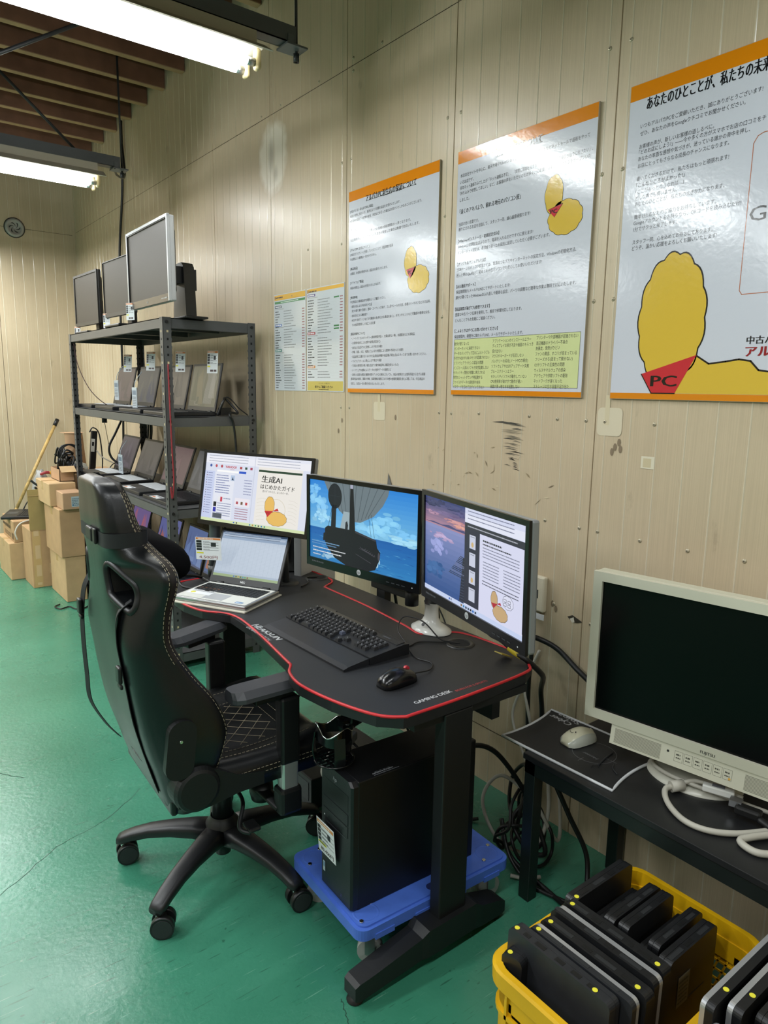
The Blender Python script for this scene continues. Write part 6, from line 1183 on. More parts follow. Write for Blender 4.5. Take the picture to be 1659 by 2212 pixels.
# neck pillow with its strap
pil = thing('neck_pillow', 'black plush neck pillow strapped to the chair headrest', 'pillow', (.675, 1.905, 1.045), math.radians(-2))
mb = MB(); rows_ = []
for i in range(17):
    u = -1 + i / 8; rr = (.066 + .018 * abs(u) ** 1.5) * math.sqrt(max(.02, 1 - abs(u) ** 5)); y = u * .165; rows_.append([(-.015 - .02 * (1 - abs(u)) + rr * 1.0 * math.cos(t), y, .012 - .018 * abs(u) - .25 * rr * math.cos(t) + rr * .8 * math.sin(t)) for t in [2 * PI * j / 18 for j in range(18)]])
mb.loft(rows_, mat('black_plush', '0d0d0f', .95, spec=.1, bump=(900, .3))); mb.build('cushion', pil)
mb = MB(); ring = []
for i in range(28):
    Q, n = section(1.115); hh = [Vector((p.x, p.y, p.z)) for p in Q] + [Vector((p.x, -p.y, p.z)) for p in reversed(Q[1:-1])]
    break
full = hh[::2]; cc = sum(full, Vector()) / len(full)
rows_ = [[((p.x - cc.x) * 1.035 + cc.x, (p.y) * 1.02, z + .05 * (p.x - cc.x)) for p in full] for z in (1.098, 1.135)]
dx, dy = .845 - .675, 0
mb.loft([[(x + dx, y + dy, z - 1.045) for x, y, z in r] for r in rows_], M_STRAP, caps=False); S = mb.build('strap', pil)
mb = MB(); q = Vector((lerp_stations(1.115)[1] - .008 + dx, -.02, .072)); mb.box(q, (.012, .055, .036), M_BLACK, bev=.004); mb.box(q + Vector((.0, -.045, 0)), (.008, .022, .04), M_BLACK, bev=.003); mb.build('buckle', S)

# ---------------------------------------------------------------- tower computer on its blue dolly
dol = thing('plastic_dolly', 'blue plastic dolly on castors under the tower computer', 'dolly', (1.203, 1.452, 0), math.radians(-2.2))
M_BLUE = mat('blue_plastic', '4a6fcb', 0.42, noise=(20, .07)); M_WHEEL = mat('translucent_grey_wheel', '9a9d98', 0.3, spec=.6)
mb = MB(); mb.prism(rounded(.535, .375, .03, 6), .03, M_BLUE, Matrix.Translation((0, 0, .105))); mb.prism(rounded(.515, .355, .024, 6), .006, M_BLUE, Matrix.Translation((0, 0, .134)))
for sx in (-.19, -.06, .06, .19):
    for sy in (-.186, .186): mb.box((sx, sy, .107), (.06, .008, .016), M_BLUE)
for sx, sy in ((-.215, -.135), (.215, -.135), (-.215, .135), (.215, .135)):
    mb.lathe([(.030, .0), (.033, .0012), (.036, 0)], M_BLUE, Matrix.Translation((sx, sy, .1400)), 28)
mb.build('deck', dol)
mb = MB()
for sy in (-.155, .155): mb.prism(rounded(.09, .026, .013, 6), .0008, mat('hand_hole_shade', '16255c', .7), Matrix.Translation((0.02, sy, .1398)))
mb.prism(rounded(.026, .09, .013, 6), .0008, MATS['hand_hole_shade'], Matrix.Translation((.235, .0, .1398))); mb.build('hand_hole', dol)
for sx, sy in ((-.215, -.135), (.215, -.135), (-.215, .135), (.215, .135)):
    for dx, dy in ((-.022, -.022), (.022, .022)):
        mb = MB(); mb.cyl((sx + dx * 1.3, sy + dy, .140), (sx + dx * 1.3, sy + dy, .1435), .006, M_CHROME, 6); mb.build('bolt', dol)
    mb = MB(); a = math.radians(248) + sx * 1.2; ax = Vector((math.cos(a), math.sin(a), 0)); c = Vector((sx, sy, .034)) + Vector((-ax.y, ax.x, 0)) * .012
    mb.cyl(c - ax * .013, c + ax * .013, .034, M_WHEEL, 28); mb.cyl(c - ax * .016, c + ax * .016, .008, M_CHROME, 12); cs = mb.build('castor', dol)
    mb = MB()
    for s_ in (-1, 1): mb.box(c + ax * (.018 * s_) + Vector((0, 0, .03)), (.003, .026, .07), M_ALU, a)
    mb.cyl((sx, sy, .085), (sx, sy, .105), .024, M_ALU, 20); mb.build('fork', cs)
TX0, TY0, TZ0, TW, TL_, TH = .950, 1.335, .1405, .155, .425, .368
tow = thing('tower_computer', 'black tower computer standing on the blue dolly under the desk', 'computer', (TX0 + TL_ / 2, TY0 + TW / 2, TZ0), math.radians(-2.2))
M_TOW = mat('black_case_steel', '0e0f11', 0.42, spec=.45); M_TOWF = mat('black_case_front', '121316', 0.38, bump=(300, .15))
L2, W2 = TL_ / 2, TW / 2
mb = MB(); mb.span((-L2 + .02, -W2, 0), (L2, W2, TH), M_TOW, bev=.003); mb.build('case', tow)
mb = MB(); mb.loft([[(x, y, z) for y, z in ((-W2 * k, .006), (W2 * k, .006), (W2 * k, TH - .012), (W2 * k - .012, TH), (-W2 * k + .012, TH), (-W2 * k, TH - .012))] for x, k in ((-L2 + .021, 1.0), (-L2 + .006, 1.0), (-L2, .93))], M_TOWF, smooth=False); mb.build('front_panel', tow)
mb = MB(); mb.span((-L2 - .0006, -W2 * .78, TH - .085), (-L2 + .002, W2 * .78, TH - .040), mat('drive_bay_shade', '050506', .3)); mb.build('drive_bay', tow)
mb = MB(); 
for k in range(2): mb.span((-L2 - .0012, -W2 * .78, TH - .125 - .035 * k), (-L2 + .002, W2 * .78, TH - .094 - .035 * k), M_TOWF)
mb.build('drive_cover', tow)
s = Sheet((-L2 - .0014, 0, 0), (0, -1, 0), (0, 0, 1)); s.text('hp', -.012, TH - .028, .017, '8d9094', width=.018, slant=.25); s.disc(-.055, TH - .150, .0022, 'e6e8ea', 2); s.rect(-.063, .045, -.052, .075, 'a9b6bd'); s.rect(-.061, .058, -.054, .072, '5f86a6', 2); s.dashes(-.04, .055, TH - .165, .003, '3a3c40', 2, 1); s.text('Z', .028, .022, .010, '5d3c94', l=2); s.build('badge', tow)
s = Sheet((0, 0, TH + .0003), (0, -1, 0), (1, 0, 0)); s.disc(.062, -.16, .0035, '9a9da0'); s2 = Sheet((0, 0, TH + .0003), (1, 0, 0), (0, 1, 0)); s2.dashes(-.14, -.075, -.066, .004, '8b8e92', 2, 1); s2.dashes(-.14, -.06, -.073, .003, '6b6e72', 2, 2)
for k in range(4): s2.rect(-.13 + .013 * k, -.060, -.121 + .013 * k, -.057, '55585c')
s2.build('top_legend', tow)
t = thing('price_card', 'price card reading 80,400円 leaning on the front of the tower computer', 'price tag', (.944, 1.452, .245), math.radians(-2.2))
s = Sheet((0, .045, 0), (0, -1, 0), (-.08, 0, 1), step=.0002); s.mb.add([s.P(u, v, l) for l in (-3, 0) for u, v in ((0, 0), (.09, 0), (.09, .102), (0, .102))], [(3, 2, 1, 0), (4, 5, 6, 7), (0, 1, 5, 4), (1, 2, 6, 5), (2, 3, 7, 6), (3, 0, 4, 7)], M_PAPER); s.mb.build('card', t); s.mb = MB()
s.rect(.003, .088, .087, .098, 'cf8a4c'); s.dashes(.01, .07, .091, .004, 'f2e4d4', 2, 1)
for k in range(4): s.rect(.003, .072 - k * .0125, .02, .083 - k * .0125, '1e1f22'); s.dashes(.024, .055, .075 - k * .0125, .0025, '55575a', 2, k); s.dashes(.024, .086, .072 - k * .0125, .002, '85878a', 2, k + 7)
s.rect(.055, .058, .07, .076, '25262a', 3); s.rect(.003, .026, .045, .033, 'ccd02f'); s.dashes(.008, .04, .028, .003, '3c3d20', 2, 3); s.text('80,400円', .014, .007, .016, '3f2a2e', width=.066, bold=.02); s.build('print', t)

# tangle of cables behind the tower
def cab(label, pts, r, m=M_CABLE, group=None, **k):
    mb = MB(); mb.tube(pts, r, m, **k); return tag(mb.build('floor_cable'), label, 'cable', group)
cab('thick black cable leaving the back of the tower computer and falling into the tangle', [(1.37, 1.40, .42), (1.45, 1.41, .43), (1.54, 1.40, .38), (1.63, 1.37, .25), (1.68, 1.34, .12), (1.68, 1.30, .03), (1.66, 1.36, .012)], .008)
cab('white cable hanging down the wall behind the desk end into the tangle', [(1.84, 1.60, .68), (1.842, 1.58, .55), (1.835, 1.54, .42), (1.842, 1.50, .30), (1.82, 1.40, .24), (1.80, 1.36, .30), (1.83, 1.38, .35)], .0055, M_CABLEW)
cab('second white cable crossing the first on the wall behind the desk', [(1.842, 1.50, .62), (1.842, 1.56, .48), (1.835, 1.60, .34), (1.82, 1.52, .22), (1.80, 1.46, .18)], .005, M_CABLEW)
cab('white cable standing in a wide loop in the tangle beside the low table leg', [(1.78, 1.36, .28), (1.78, 1.33, .16), (1.74, 1.30, .05), (1.66, 1.34, .20), (1.60, 1.43, .27), (1.56, 1.47, .18), (1.58, 1.42, .06), (1.64, 1.36, .012)], .006, M_CABLEW)
cab('white cable hanging straight down behind the low table corner', [(1.70, 1.33, .45), (1.72, 1.34, .30), (1.71, 1.32, .16), (1.69, 1.33, .06), (1.66, 1.36, .012)], .0065, M_CABLEW)
cab('short white cable end lying on the floor by the low table leg', [(1.53, 1.31, .012), (1.56, 1.27, .012), (1.60, 1.25, .012)], .006, M_CABLEW)
r = random.Random(21)
for k, (cx, cy, cz, ra, tx, ty) in enumerate(((1.62, 1.40, .14, .10, .3, .5), (1.66, 1.36, .12, .085, -.4, .3), (1.60, 1.36, .10, .07, .6, -.3), (1.68, 1.42, .17, .10, .1, .9), (1.64, 1.32, .08, .075, -.7, -.2))):
    M_ = Matrix.Translation((cx, cy, cz)) @ Matrix.Rotation(PI / 2 + tx, 4, 'X') @ Matrix.Rotation(ty, 4, 'Y')
    pts = [tuple(M_ @ Vector((ra * (1 + r.uniform(-.12, .12)) * math.cos(a), ra * (1 + r.uniform(-.12, .12)) * math.sin(a), r.uniform(-.02, .02)))) for a in [2 * PI * i / 9 for i in range(9)]]
    pts = [(x, y, max(.012, z)) for x, y, z in pts]
    cab(['large black cable loop nearest the tower in the floor tangle', 'black cable loop at the middle of the floor tangle', 'small black cable loop low in the floor tangle', 'black cable loop against the wall in the floor tangle', 'black cable loop next to the low table leg in the floor tangle'][k], pts, .0065 if k % 2 else .0055, group='black loops in the cable tangle behind the tower', closed=True, steps=6)
cab('black cable running from the tangle along the floor towards the yellow crate', [(1.60, 1.42, .12), (1.56, 1.34, .05), (1.57, 1.20, .012), (1.56, 1.10, .012), (1.57, 1.0, .012), (1.60, .90, .012)], .0075)
cab('second black cable running beside it from the tangle to the table leg', [(1.58, 1.40, .14), (1.545, 1.33, .06), (1.55, 1.24, .012), (1.58, 1.12, .012), (1.62, .95, .012)], .006)
cab('black cable looping on the floor between the table leg and the wall', [(1.60, 1.22, .35), (1.66, 1.20, .22), (1.70, 1.16, .10), (1.66, 1.12, .012), (1.60, 1.06, .012), (1.57, .94, .012)], .008)
cab('grey cables lying behind the tower computer near the wall', [(1.40, 1.50, .30), (1.46, 1.56, .22), (1.52, 1.60, .10), (1.60, 1.62, .012), (1.66, 1.58, .012)], .006, M_CABLE)
cab('black cable loop on the floor left of the tower computer', [(1.12, 1.78, .012), (1.03, 1.72, .02), (1.02, 1.68, .03), (1.04, 1.64, .08), (1.06, 1.66, .012), (1.14, 1.72, .012)], .006)
cab('thin black cable hanging from under the desk behind the cup holder', [(1.30, 1.62, .69), (1.31, 1.63, .60), (1.33, 1.64, .52), (1.36, 1.62, .42), (1.38, 1.58, .30)], .004)
cab('thin black cable hanging under the far half of the desk', [(1.30, 2.12, .69), (1.29, 2.12, .55), (1.27, 2.13, .40), (1.23, 2.14, .32)], .004)
mb = MB(); r = random.Random(9)
for k in range(5): mb.box((1.10 + r.uniform(-.03, .05), 1.62 + r.uniform(-.03, .03), .43 + r.uniform(-.02, .04)), (.05, .02, .025), r.choice([M_CABLEW, M_GREY, M_ALU]), Matrix.Rotation(r.uniform(-1, 1), 3, 'Z'), bev=.004)
for k in range(4): mb.tube([(1.07 + .03 * k, 1.60, .42), (1.12, 1.60 + .02 * k, .50), (1.2, 1.62, .52), (1.30, 1.66, .62)], .004, M_CABLE)
mb.tube([(1.06, 1.62, .44), (1.02, 1.60, .40), (1.04, 1.58, .36)], .004, M_CABLEW)
tag(mb.build('cable_heap'), 'heap of plugs and cables behind the cup holder under the desk', 'cables')
t = thing('floor_computer', 'dark flat computer case on the floor below the far half of the desk', 'computer', (1.30, 2.2, 0))
mb = MB(); mb.span((1.22, 1.98, .0), (1.58, 2.32, .12), M_TOW, bev=.004); mb.build('case', t, True)
mb = MB(); mb.span((1.2185, 2.0, .03), (1.22, 2.30, .10), M_TOWF); mb.build('front_panel', t, True)

# ---------------------------------------------------------------- low black table with the cream monitor
TZ = .465
tab = thing('low_table', 'low black wooden-topped table with steel legs along the wall', 'table', (1.675, .6, 0))
M_TTOP = mat('black_table_board', '1a1b1d', 0.4, noise=(14, .12)); M_TFR = mat('black_table_steel', '121a18', 0.4)
mb = MB(); mb.span((1.490, .02, TZ - .018), (1.858, 1.252, TZ), M_TTOP, bev=.002); mb.build('table_top', tab, True)
mb = MB(); mb.span((1.494, .03, TZ - .058), (1.519, 1.246, TZ - .019), M_TFR); mb.span((1.829, .03, TZ - .058), (1.854, 1.246, TZ - .019), M_TFR); mb.span((1.494, 1.221, TZ - .058), (1.854, 1.246, TZ - .019), M_TFR); mb.build('apron', tab, True)
for x, y in ((1.494, 1.208), (1.816, 1.13), (1.494, .035), (1.816, .035)):
    mb = MB(); mb.span((x, y, 0), (x + .038, y + .038, TZ - .02), M_TFR, bev=.002); mb.build('leg', tab, True)
pad = thing('mouse_pad', 'black mouse pad with white rim overhanging the end of the low table', 'mouse pad', (1.648, 1.175, TZ))
M_PAD = mat('black_mouse_pad', '1d1e20', 0.5, noise=(9, .08)); M_RIM = mat('white_rim', 'cdd0d2', .45)
A, B_, Cc, D_ = (1.512, 1.355), (1.772, 1.380), (1.790, .985), (1.524, .975)
def bulge(p, q, s, n=12): 
    dx, dy = q[0] - p[0], q[1] - p[1]; return [(p[0] + dx * k / n - dy * s * 4 * (k / n) * (1 - k / n), p[1] + dy * k / n + dx * s * 4 * (k / n) * (1 - k / n)) for k in range(n)]
out = bulge(A, B_, -.06) + bulge(B_, Cc, 0, 6) + bulge(Cc, D_, -.07) + bulge(D_, A, 0, 6)
mb = MB(); mb.prism(out, .0025, M_PAD, Matrix.Translation((0, 0, TZ + .0008))); mb.build('pad', pad, True)
mb = MB(); mb.tube([(x, y, TZ + .003) for x, y in out], .0040, M_RIM, n=8, closed=True, steps=1, spline=False); mb.build('rim', pad, True)
s = Sheet((0, 0, TZ + .0034), (0, 1, 0), (-1, 0, 0)); s.text('Cyber', 1.275, -1.748, .032, 'a9abad', width=.082, bold=.03, l=1); s.text('Snipa', 1.262, -1.775, .030, 'a9abad', width=.085, bold=.03, l=1)
cxx, cyy = 1.125, -1.652
s.line([(cxx + .062 * math.cos(a), cyy + .062 * math.sin(a)) for a in [2 * PI * k / 36 for k in range(36)]], .0008, '8a8c8e', 1, True); s.line([(cxx - .05, cyy), (cxx - .035, cyy)], .0008, '8a8c8e', 1); s.line([(cxx, cyy + .05), (cxx, cyy + .075)], .0008, '8a8c8e', 1); s.line([(cxx - .075, cyy), (cxx - .055, cyy)], .0008, '8a8c8e', 1)
s.text('Hunter', cxx - .03, cyy + .02, .014, '77797b', width=.05, l=1, slant=.3); s.build('print', pad, True)
mo = mousething('cream white mouse with a small smiling face on the mouse pad', (1.668, 1.193, TZ + .004), math.radians(172), mat('cream_gloss', 'cfcdb4', .25), mat('white_gloss_side', 'b9bdb2', .2), .112, .066, .040)
mb = MB()                                           # tail-like tip and the face
mb.loft([[(-.05 - .012 * q, .010 * math.cos(a) * (1 - q), .018 + .012 * math.sin(a) * (1 - q)) for a in [2 * PI * j / 10 for j in range(10)]] for q in (0, .4, .8, .98)], MATS['cream_gloss']); mb.build('tip', mo)
s = Sheet((.030, 0, .0405), (0, -1, 0), (-.5, 0, .5), step=.0008); s.disc(-.013, .003, .0022, '1a1a1a'); s.disc(.013, .003, .0022, '1a1a1a'); s.line([(-.007, .0), (-.004, -.003), (0, -.004), (.004, -.003), (.007, 0)], .0013, '1a1a1a'); s.build('face', mo)
mb = MB(); mb.tube([(1.598, 1.072, TZ + .0065), (1.645, 1.083, TZ + .0065), (1.692, 1.090, TZ + .0065)], .0022, M_DARK); mb.tube([(1.598, 1.072, TZ + .0065), (1.586, 1.082, TZ + .0065), (1.575, 1.078, TZ + .006)], .0010, M_DARK); mb.tube([(1.598, 1.072, TZ + .0065), (1.590, 1.066, TZ + .0065)], .0010, M_DARK); tag(mb.build('cable_tie'), 'dark twist tie lying straight across the mouse pad', 'cable tie')
mb = MB(); mb.tube([(1.637, 1.049, TZ + .006), (1.615, 1.036, TZ + .006), (1.600, 1.012, TZ + .006)], .0018, M_DARK); tag(mb.build('cable_tie'), 'short bent dark twist tie near the front corner of the mouse pad', 'cable tie')

M_CREAM = mat('cream_monitor_shell', 'c6c5b0', 0.38); M_CREAM2 = mat('cream_monitor_front', 'cbc9b6', 0.36)
def dim(v): return v
fu = thing('monitor', 'cream white monitor with black screen and speakers standing on the low table', 'monitor', (1.80, .83, TZ), math.radians(8.9))
# local frame: screen looks along -x; u = towards the viewer's right is -y
LX, YL, YR, Z0, Z1 = -.105, .345, -.190, .118, .545
mb = MB(); mb.span((LX, YR, Z0), (LX + .045, YL, Z1), M_CREAM, bev=.006); mb.span((LX + .04, YR + .05, Z0 + .05), (LX + .085, YL - .05, Z1 - .06), M_CREAM, bev=.02); mb.build('back_shell', fu)
mb = MB(); bzl = .026; xf = LX - .012
for y0, y1, z0, z1 in ((YR, YL, Z1 - bzl, Z1), (YR, YL, Z0, Z0 + bzl), (YL - bzl, YL, Z0 + bzl, Z1 - bzl), (YR, YR + bzl, Z0 + bzl, Z1 - bzl)): mb.span((xf, y0, z0), (LX + .002, y1, z1), M_CREAM2)
mb.build('bezel', fu)
mb = MB(); mb.span((LX - .003, YR + bzl, Z0 + bzl), (LX - .0005, YL - bzl, Z1 - bzl), M_OFFB); mb.build('screen', fu)
mb = MB(); mb.loft([[(x, y, z) for x, z in ((xf + .004, Z0), (xf - .006, Z0 - .055), (xf + .010, Z0 - .060), (LX + .03, Z0))] for y in (YR + .02, YL - .083)], M_CREAM2, smooth=False); SB = mb.build('speaker_bar', fu)
nrm = Vector((-.055, 0, .010)).normalized()
s = Sheet((xf + .004, 0, Z0), (0, -1, 0), (.010, 0, .055), step=.0004); s.ink = ink
for k in range(13): s.rect(-YL + .095, -.012 - .0031 * k, -YL + .225, -.0105 - .0031 * k, '7d7b6c', 1)
for k in range(13): s.rect(-YL + .435, -.012 - .0031 * k, -YL + .505, -.0105 - .0031 * k, '7d7b6c', 1)
s.disc(-YL + .244, -.020, .0032, '16161a', 1)
for k in range(6):
    u = -YL + .262 + k * .0245; s.line([(u, -.040), (u + .021, -.040), (u + .021, -.013), (u, -.013)], .0006, '6a685c', 1, True); s.dashes(u + .004, u + .015, -.024, .004, '55534a', 1, k); s.dashes(u + .004, u + .016, -.032, .003, '55534a', 1, k + 9)
s.disc(-YL + .262 + 5 * .0245 + .016, -.036, .003, 'e0a848', 2)
s.build('control_print', fu)
s = Sheet((xf - .0003, 0, Z0), (0, -1, 0), (0, 0, 1)); s.text('FUJITSU', -YL + .325, .006, .011, '2a2a2c', width=.036, bold=.02, l=1); s.build('badge', fu)
mb = MB(); mb.span((LX + .06, .02, .02), (LX + .11, .18, .34), M_CREAM, bev=.015); mb.build('neck', fu)
mb = MB(); mb.lathe([(0, .014), (.10, .011), (.118, .006), (.12, 0)], mat('white_foot', 'c2c1b4', .3), Matrix.Translation((-.02, .06, 0)) @ Matrix.Diagonal((.85, 1.05, 1, 1)), 44); mb.build('foot', fu)
t = thing('video_cable', 'cream monitor cable with connectors lying in front of the cream monitor', 'cable', (1.62, .8, TZ))
mb = MB(); mb.tube([(1.80, .97, TZ + .008), (1.742, .992, TZ + .010), (1.700, .955, TZ + .020), (1.69, .90, TZ + .021), (1.70, .82, TZ + .021), (1.735, .72, TZ + .012), (1.76, .62, TZ + .01)], .0055, M_CABLEW)
mb.tube([(1.668, .873, TZ + .016), (1.625, .885, TZ + .016), (1.580, .850, TZ + .010), (1.548, .79, TZ + .008), (1.555, .735, TZ + .008), (1.60, .685, TZ + .008), (1.68, .64, TZ + .008), (1.74, .60, TZ + .008)], .0075, M_CABLEW); mb.tube([(1.668, .873, TZ + .02), (1.70, .85, TZ + .03), (1.72, .80, TZ + .03), (1.74, .74, TZ + .02)], .006, M_CABLEW)
mb.tube([(1.66, .63, TZ + .012), (1.61, .655, TZ + .012), (1.575, .665, TZ + .010), (1.565, .625, TZ + .009), (1.60, .59, TZ + .008), (1.66, .55, TZ + .008)], .0085, M_CABLEW); mb.build('lead', t, True)
mb = MB(); mb.cyl((1.645, .882, TZ + .017), (1.676, .866, TZ + .019), .0145, M_CABLEW, 18); mb.build('ferrite', t, True)
mb = MB(); mb.box((1.702, .785, TZ + .034), (.022, .075, .018), M_WHITE, math.radians(20), bev=.003); mb.box((1.705, .787, TZ + .044), (.016, .03, .001), ink('6d7076'), math.radians(20)); mb.build('white_plug', t, True)
mb = MB(); mb.box((1.692, .735, TZ + .030), (.026, .028, .016), M_ALU, math.radians(15)); mb.box((1.685, .70, TZ + .024), (.030, .060, .024), M_CABLE, math.radians(12), bev=.006); mb.tube([(1.68, .672, TZ + .02), (1.672, .62, TZ + .014), (1.67, .55, TZ + .008)], .009, M_CABLE); mb.build('black_plug', t, True)

# ---------------------------------------------------------------- yellow crates with used laptops
M_YEL = mat('yellow_crate_plastic', 'd8a80c', 0.45, noise=(9, .08))
def crate(label, x0, x1, y0, y1, H_):
    t = thing('plastic_crate', label, 'crate', ((x0 + x1) / 2, (y0 + y1) / 2, 0)); w = .004; rim = .022
    mb = MB(); mb.span((x0 + .02, y0 + .02, .0), (x1 - .02, y1 - .02, .006), M_YEL); mb.build('bottom', t, True)
    def frame(r_, z, e=0): return [((x0 + x1) / 2 + a, (y0 + y1) / 2 + b, z) for a, b in rounded(x1 - x0 + 2 * e, y1 - y0 + 2 * e, r_, 6)]
    mb = MB(); mb.loft([frame(.05, H_ - .042, -.010), frame(.055, H_ - .042, .0), frame(.055, H_ - .006, .001), frame(.055, H_, -.003), frame(.048, H_, -.016), frame(.045, H_ - .042, -.014)], M_YEL, smooth=False, caps=False)
    mb.build('rim', t, True)
    fr = lambda z: frame(.05, z, -.013); fi = lambda z: frame(.046, z, -.017)
    mb = MB()
    for z0, z1 in ((.0, .04), (H_ - .09, H_ - .04)): mb.loft([fr(z0), fr(z1), fi(z1), fi(z0), fr(z0)], M_YEL, smooth=False, caps=False)
    mb.loft([frame(.056, H_ - .108, -.006), frame(.056, H_ - .098, -.006), frame(.05, H_ - .098, -.014), frame(.05, H_ - .108, -.014), frame(.056, H_ - .108, -.006)], M_YEL, smooth=False, caps=False)
    n7 = 7
    for q in range(4):
        A = fr(.03)[q * n7:q * n7 + n7]; B = fr(H_ - .05)[q * n7:q * n7 + n7]; mb.loft([A, B], M_YEL, closed=False, caps=False, smooth=True)
    mb.build('corner_shell', t, True)
    for ax_, sgn in (('x', -1), ('x', 1), ('y', -1), ('y', 1)):
        mb = MB(); Lw = (y1 - y0 if ax_ == 'x' else x1 - x0) - .13; base = (x0 + .015 if sgn < 0 else x1 - .015) if ax_ == 'x' else (y0 + .015 if sgn < 0 else y1 - .015); mid = (y0 + y1) / 2 if ax_ == 'x' else (x0 + x1) / 2
        def bx(u, z, su, sz, th=.004, off=0, rot=0):
            c = (base + off * sgn, mid + u, z) if ax_ == 'x' else (mid + u, base + off * sgn, z); sz3 = (th, su, sz) if ax_ == 'x' else (su, th, sz)
            mb.box(c, sz3, M_YEL, Matrix.Rotation(rot, 3, 'X' if ax_ == 'x' else 'Y') if rot else None)
        nP = 2 if ax_ == 'x' else 3; pw = Lw / nP
        for k in range(nP + 1): bx(-Lw / 2 + k * pw, H_ / 2 - .02, .020, H_ - .10); bx(-Lw / 2 + k * pw, H_ / 2 - .02, .006, H_ - .06, .010, .004)
        for k in range(nP):
            u0 = -Lw / 2 + k * pw + .012; u1 = u0 + pw - .024; z0 = .038; z1 = H_ - .092; n = 5
            for i in range(n + 1): bx(u0 + (u1 - u0) * i / n, (z0 + z1) / 2, .0045, (z1 - z0) * 1.02, .003, 0, .3 if ax_ == 'x' else -.3)
            for i in range(7): bx((u0 + u1) / 2, z0 + (z1 - z0) * (i + .5) / 7, u1 - u0, .005, .003)
        mb.build('lattice', t, True)
    return t
crate('yellow plastic crate full of used laptops in front of the low table', .992, 1.530, .548, .915, .30)
crate('second yellow plastic crate of laptops at the lower right corner of the picture', .98, 1.530, .165, .532, .30)
M_DOT = mat('yellow_sticker', 'e3dc3c', 0.6); M_OLD = mat('used_black_shell', '17181a', 0.4, noise=(25, .2)); M_OLD2 = mat('used_charcoal_shell', '232529', 0.42, noise=(25, .15)); M_SIL = mat('silver_shell_edge', 'c0c2c4', 0.3, metal=.6)
def stacked(label, c, rz, w, h, th, body, edge=None, dots=((.42,),), tilt=0.0, group=None, sticker=False, ports=True, name='laptop'):
    """closed laptop standing on its side: its flat face looks along local -x, w along y, h up, th thick"""
    t = thing(name, label, 'laptop', c, rz, group); Mt = Matrix.Rotation(tilt, 4, 'Y')
    fin = lambda mb, nm: (setattr(mb, 'v', [tuple(Mt @ Vector(v)) for v in mb.v]), mb.build(nm, t))[1]
    Mp = Matrix(((0, 0, 1, 0), (1, 0, 0, 0), (0, 1, 0, 0), (0, 0, 0, 1)))
    mb = MB(); pl = rounded(w, h, .014, 5); mb.prism(pl, th * .58, body, Mp @ Matrix.Translation((0, h / 2, -th / 2))); fin(mb, 'base')
    mb = MB(); mb.prism(rounded(w * .995, h * .995, .014, 5), th * .36, edge or body, Mp @ Matrix.Translation((0, h / 2, th * .12))); fin(mb, 'lid')
    if edge: mb = MB(); mb.prism(rounded(w * .95, h * .97, .01, 5), .001, body, Mp @ Matrix.Translation((0, h / 2, th * .481))); fin(mb, 'lid_panel')
    mb = MB(); r = random.Random(int(c[0] * 1000 + c[1] * 777))
    if ports:
        y = -w * .36
        while y < w * .36:
            L = r.uniform(.008, .05); mb.span((-th * .34, y, h - .0004), (-th * .02, y + L, h + .0006), M_CABLE if L < .03 else M_DARK); y += L + r.uniform(.008, .03)
        mb.span((-th * .50 - .0006, -w * .30, h * .62), (-th * .5, w * .1, h * .63), M_CABLE); fin(mb, 'ports')
    for d in dots:
        mb = MB(); mb.cyl((-th * .22, d[0] * w, h + .0002), (-th * .22, d[0] * w, h + .0012), .0055, M_DOT, 16); fin(mb, 'sticker_dot')
    if sticker:
        s = Sheet((-th * .5 - .0004, w * .08, h * .42), (0, -1, 0), (0, 0, 1)); s.rect(0, 0, .012, .05, 'a8a69a')
        for k in range(8): s.rect(.001, .003 + k * .006, .011, .006 + k * .006, '33332f', 2)
        s.mb.v = [tuple(Mt @ Vector(v)) for v in s.mb.v]; s.build('barcode_label', t)
    return t
gA = 'used laptops standing in the near row of the yellow crate'; gB = 'used laptops standing in the back row of the yellow crate'; gC = 'used laptops standing in the second yellow crate'
z0 = .008
A_ = [('front thick charcoal laptop with barcode label, first at the left of the yellow crate', 1.056, .768, .255, .352, .034, M_OLD2, None, ((.44,), (-.34,)), True),
      ('used laptop with silver edge right behind the front charcoal laptop in the yellow crate', 1.091, .745, .255, .350, .026, M_OLD2, M_SIL, ((.42,),), False),
      ('black used laptop with two yellow dots, third from the left in the yellow crate', 1.128, .740, .26, .352, .030, M_OLD, None, ((.42,), (-.40,)), False),
      ('black used laptop with a silver rim, fourth from the left in the yellow crate', 1.167, .745, .255, .356, .032, M_OLD, M_SIL, (), False),
      ('black used laptop, fifth from the left with a yellow dot at its back corner', 1.206, .747, .25, .356, .030, M_OLD, None, ((.42,), (-.42,)), False)]
for lbl, x, y, w, h, th, b, e, dots, st in A_: stacked(lbl, (x, y, z0), 0, w, h, th, b, e, dots, .03, gA, st)
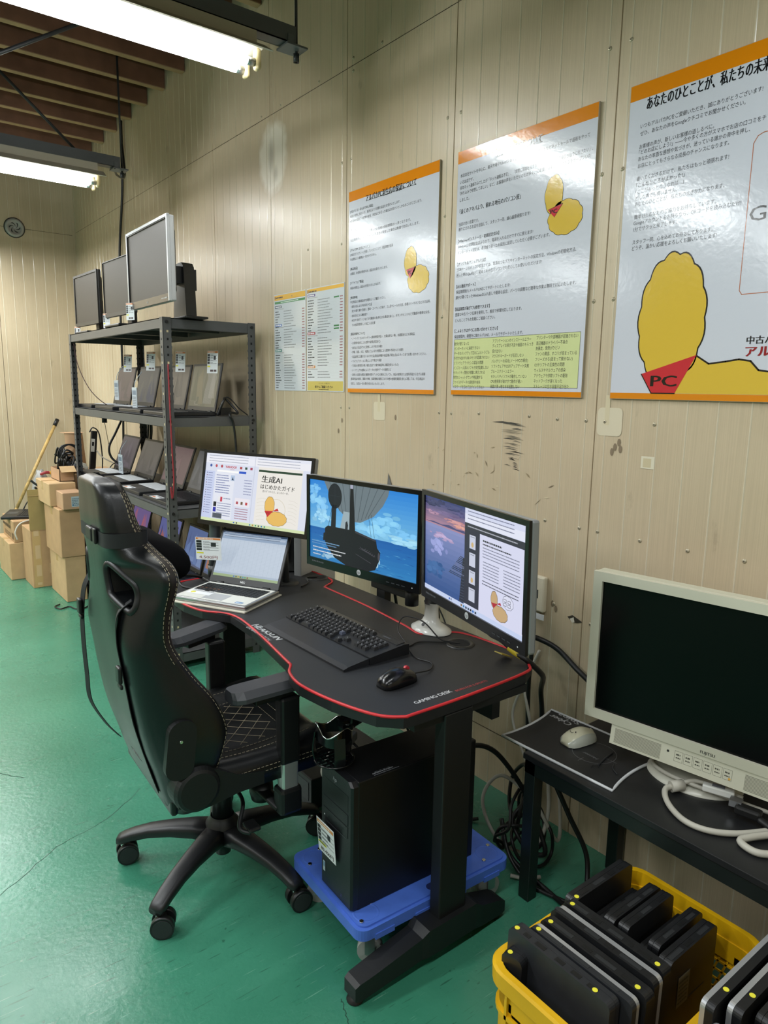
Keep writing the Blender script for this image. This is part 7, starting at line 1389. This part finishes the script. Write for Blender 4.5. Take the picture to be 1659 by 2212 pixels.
stacked('dark used laptop low in the far left corner of the yellow crate', (1.035, .86, z0), math.radians(8), .05, .318, .03, M_OLD, None, ((.2,),), 0, gA, ports=False)
Bk = [('black used laptop standing highest at the back of the yellow crate', 1.340, .872, .225, .350, .030), ('thin black used laptop lying second in the back row of the yellow crate', 1.345, .832, .20, .300, .024), ('black used laptop with a port corner, third in the back row of the yellow crate', 1.345, .785, .19, .345, .026),
      ('black used laptop close behind the port corner one in the yellow crate', 1.352, .755, .185, .343, .026), ('low black used laptop in the middle of the back row of the yellow crate', 1.37, .718, .17, .300, .024), ('black used laptop with grey strip in the back row of the yellow crate', 1.365, .690, .18, .335, .026), ('nearest black used laptop in the back row of the yellow crate, label on its face', 1.345, .650, .19, .338, .030)]
for k, (lbl, x, y, w, h, th) in enumerate(Bk):
    t = stacked(lbl, (x, y, z0), PI / 2, w, h, th, M_OLD, None, ((.43,),) if k == 0 else (), .0, gB)
    if k == 6:
        s = Sheet((-th * .5 - .0005, w * .30, h * .62), (0, -1, 0), (0, 0, 1)); s.rect(0, 0, .045, .075, '6f6d5e'); 
        for q in range(6): s.dashes(.004, .04, .008 + q * .01, .004, '3b3a33', 2, q)
        s.build('label', t)
Cq = [('black used laptop with a bright silver edge at the back of the second crate', 1.345, .520, .35, .385, .026, M_SIL, ((.33,),)), ('black used laptop with silver edge and yellow dot, second in the second crate', 1.365, .484, .33, .385, .028, M_SIL, ((.33,),)), ('black used laptop with yellow dot, third in the second crate', 1.37, .446, .28, .375, .028, None, ((.36,),))]
for lbl, x, y, w, h, th, e, dots in Cq: stacked(lbl, (x, y, z0), PI / 2, w, h, th, M_OLD, e, dots, 0, gC, ports=False)
stacked('dark used laptop with yellow dot at the left front of the second crate', (1.10, .44, z0), math.radians(-4), .17, .355, .03, M_OLD, None, ((.36,),), .02, gC, ports=False)
stacked('silver rimmed used laptop with yellow dot, second from left in the second crate', (1.148, .425, z0), math.radians(-4), .17, .360, .03, M_OLD, M_SIL, ((.36,),), .02, gC, ports=False)
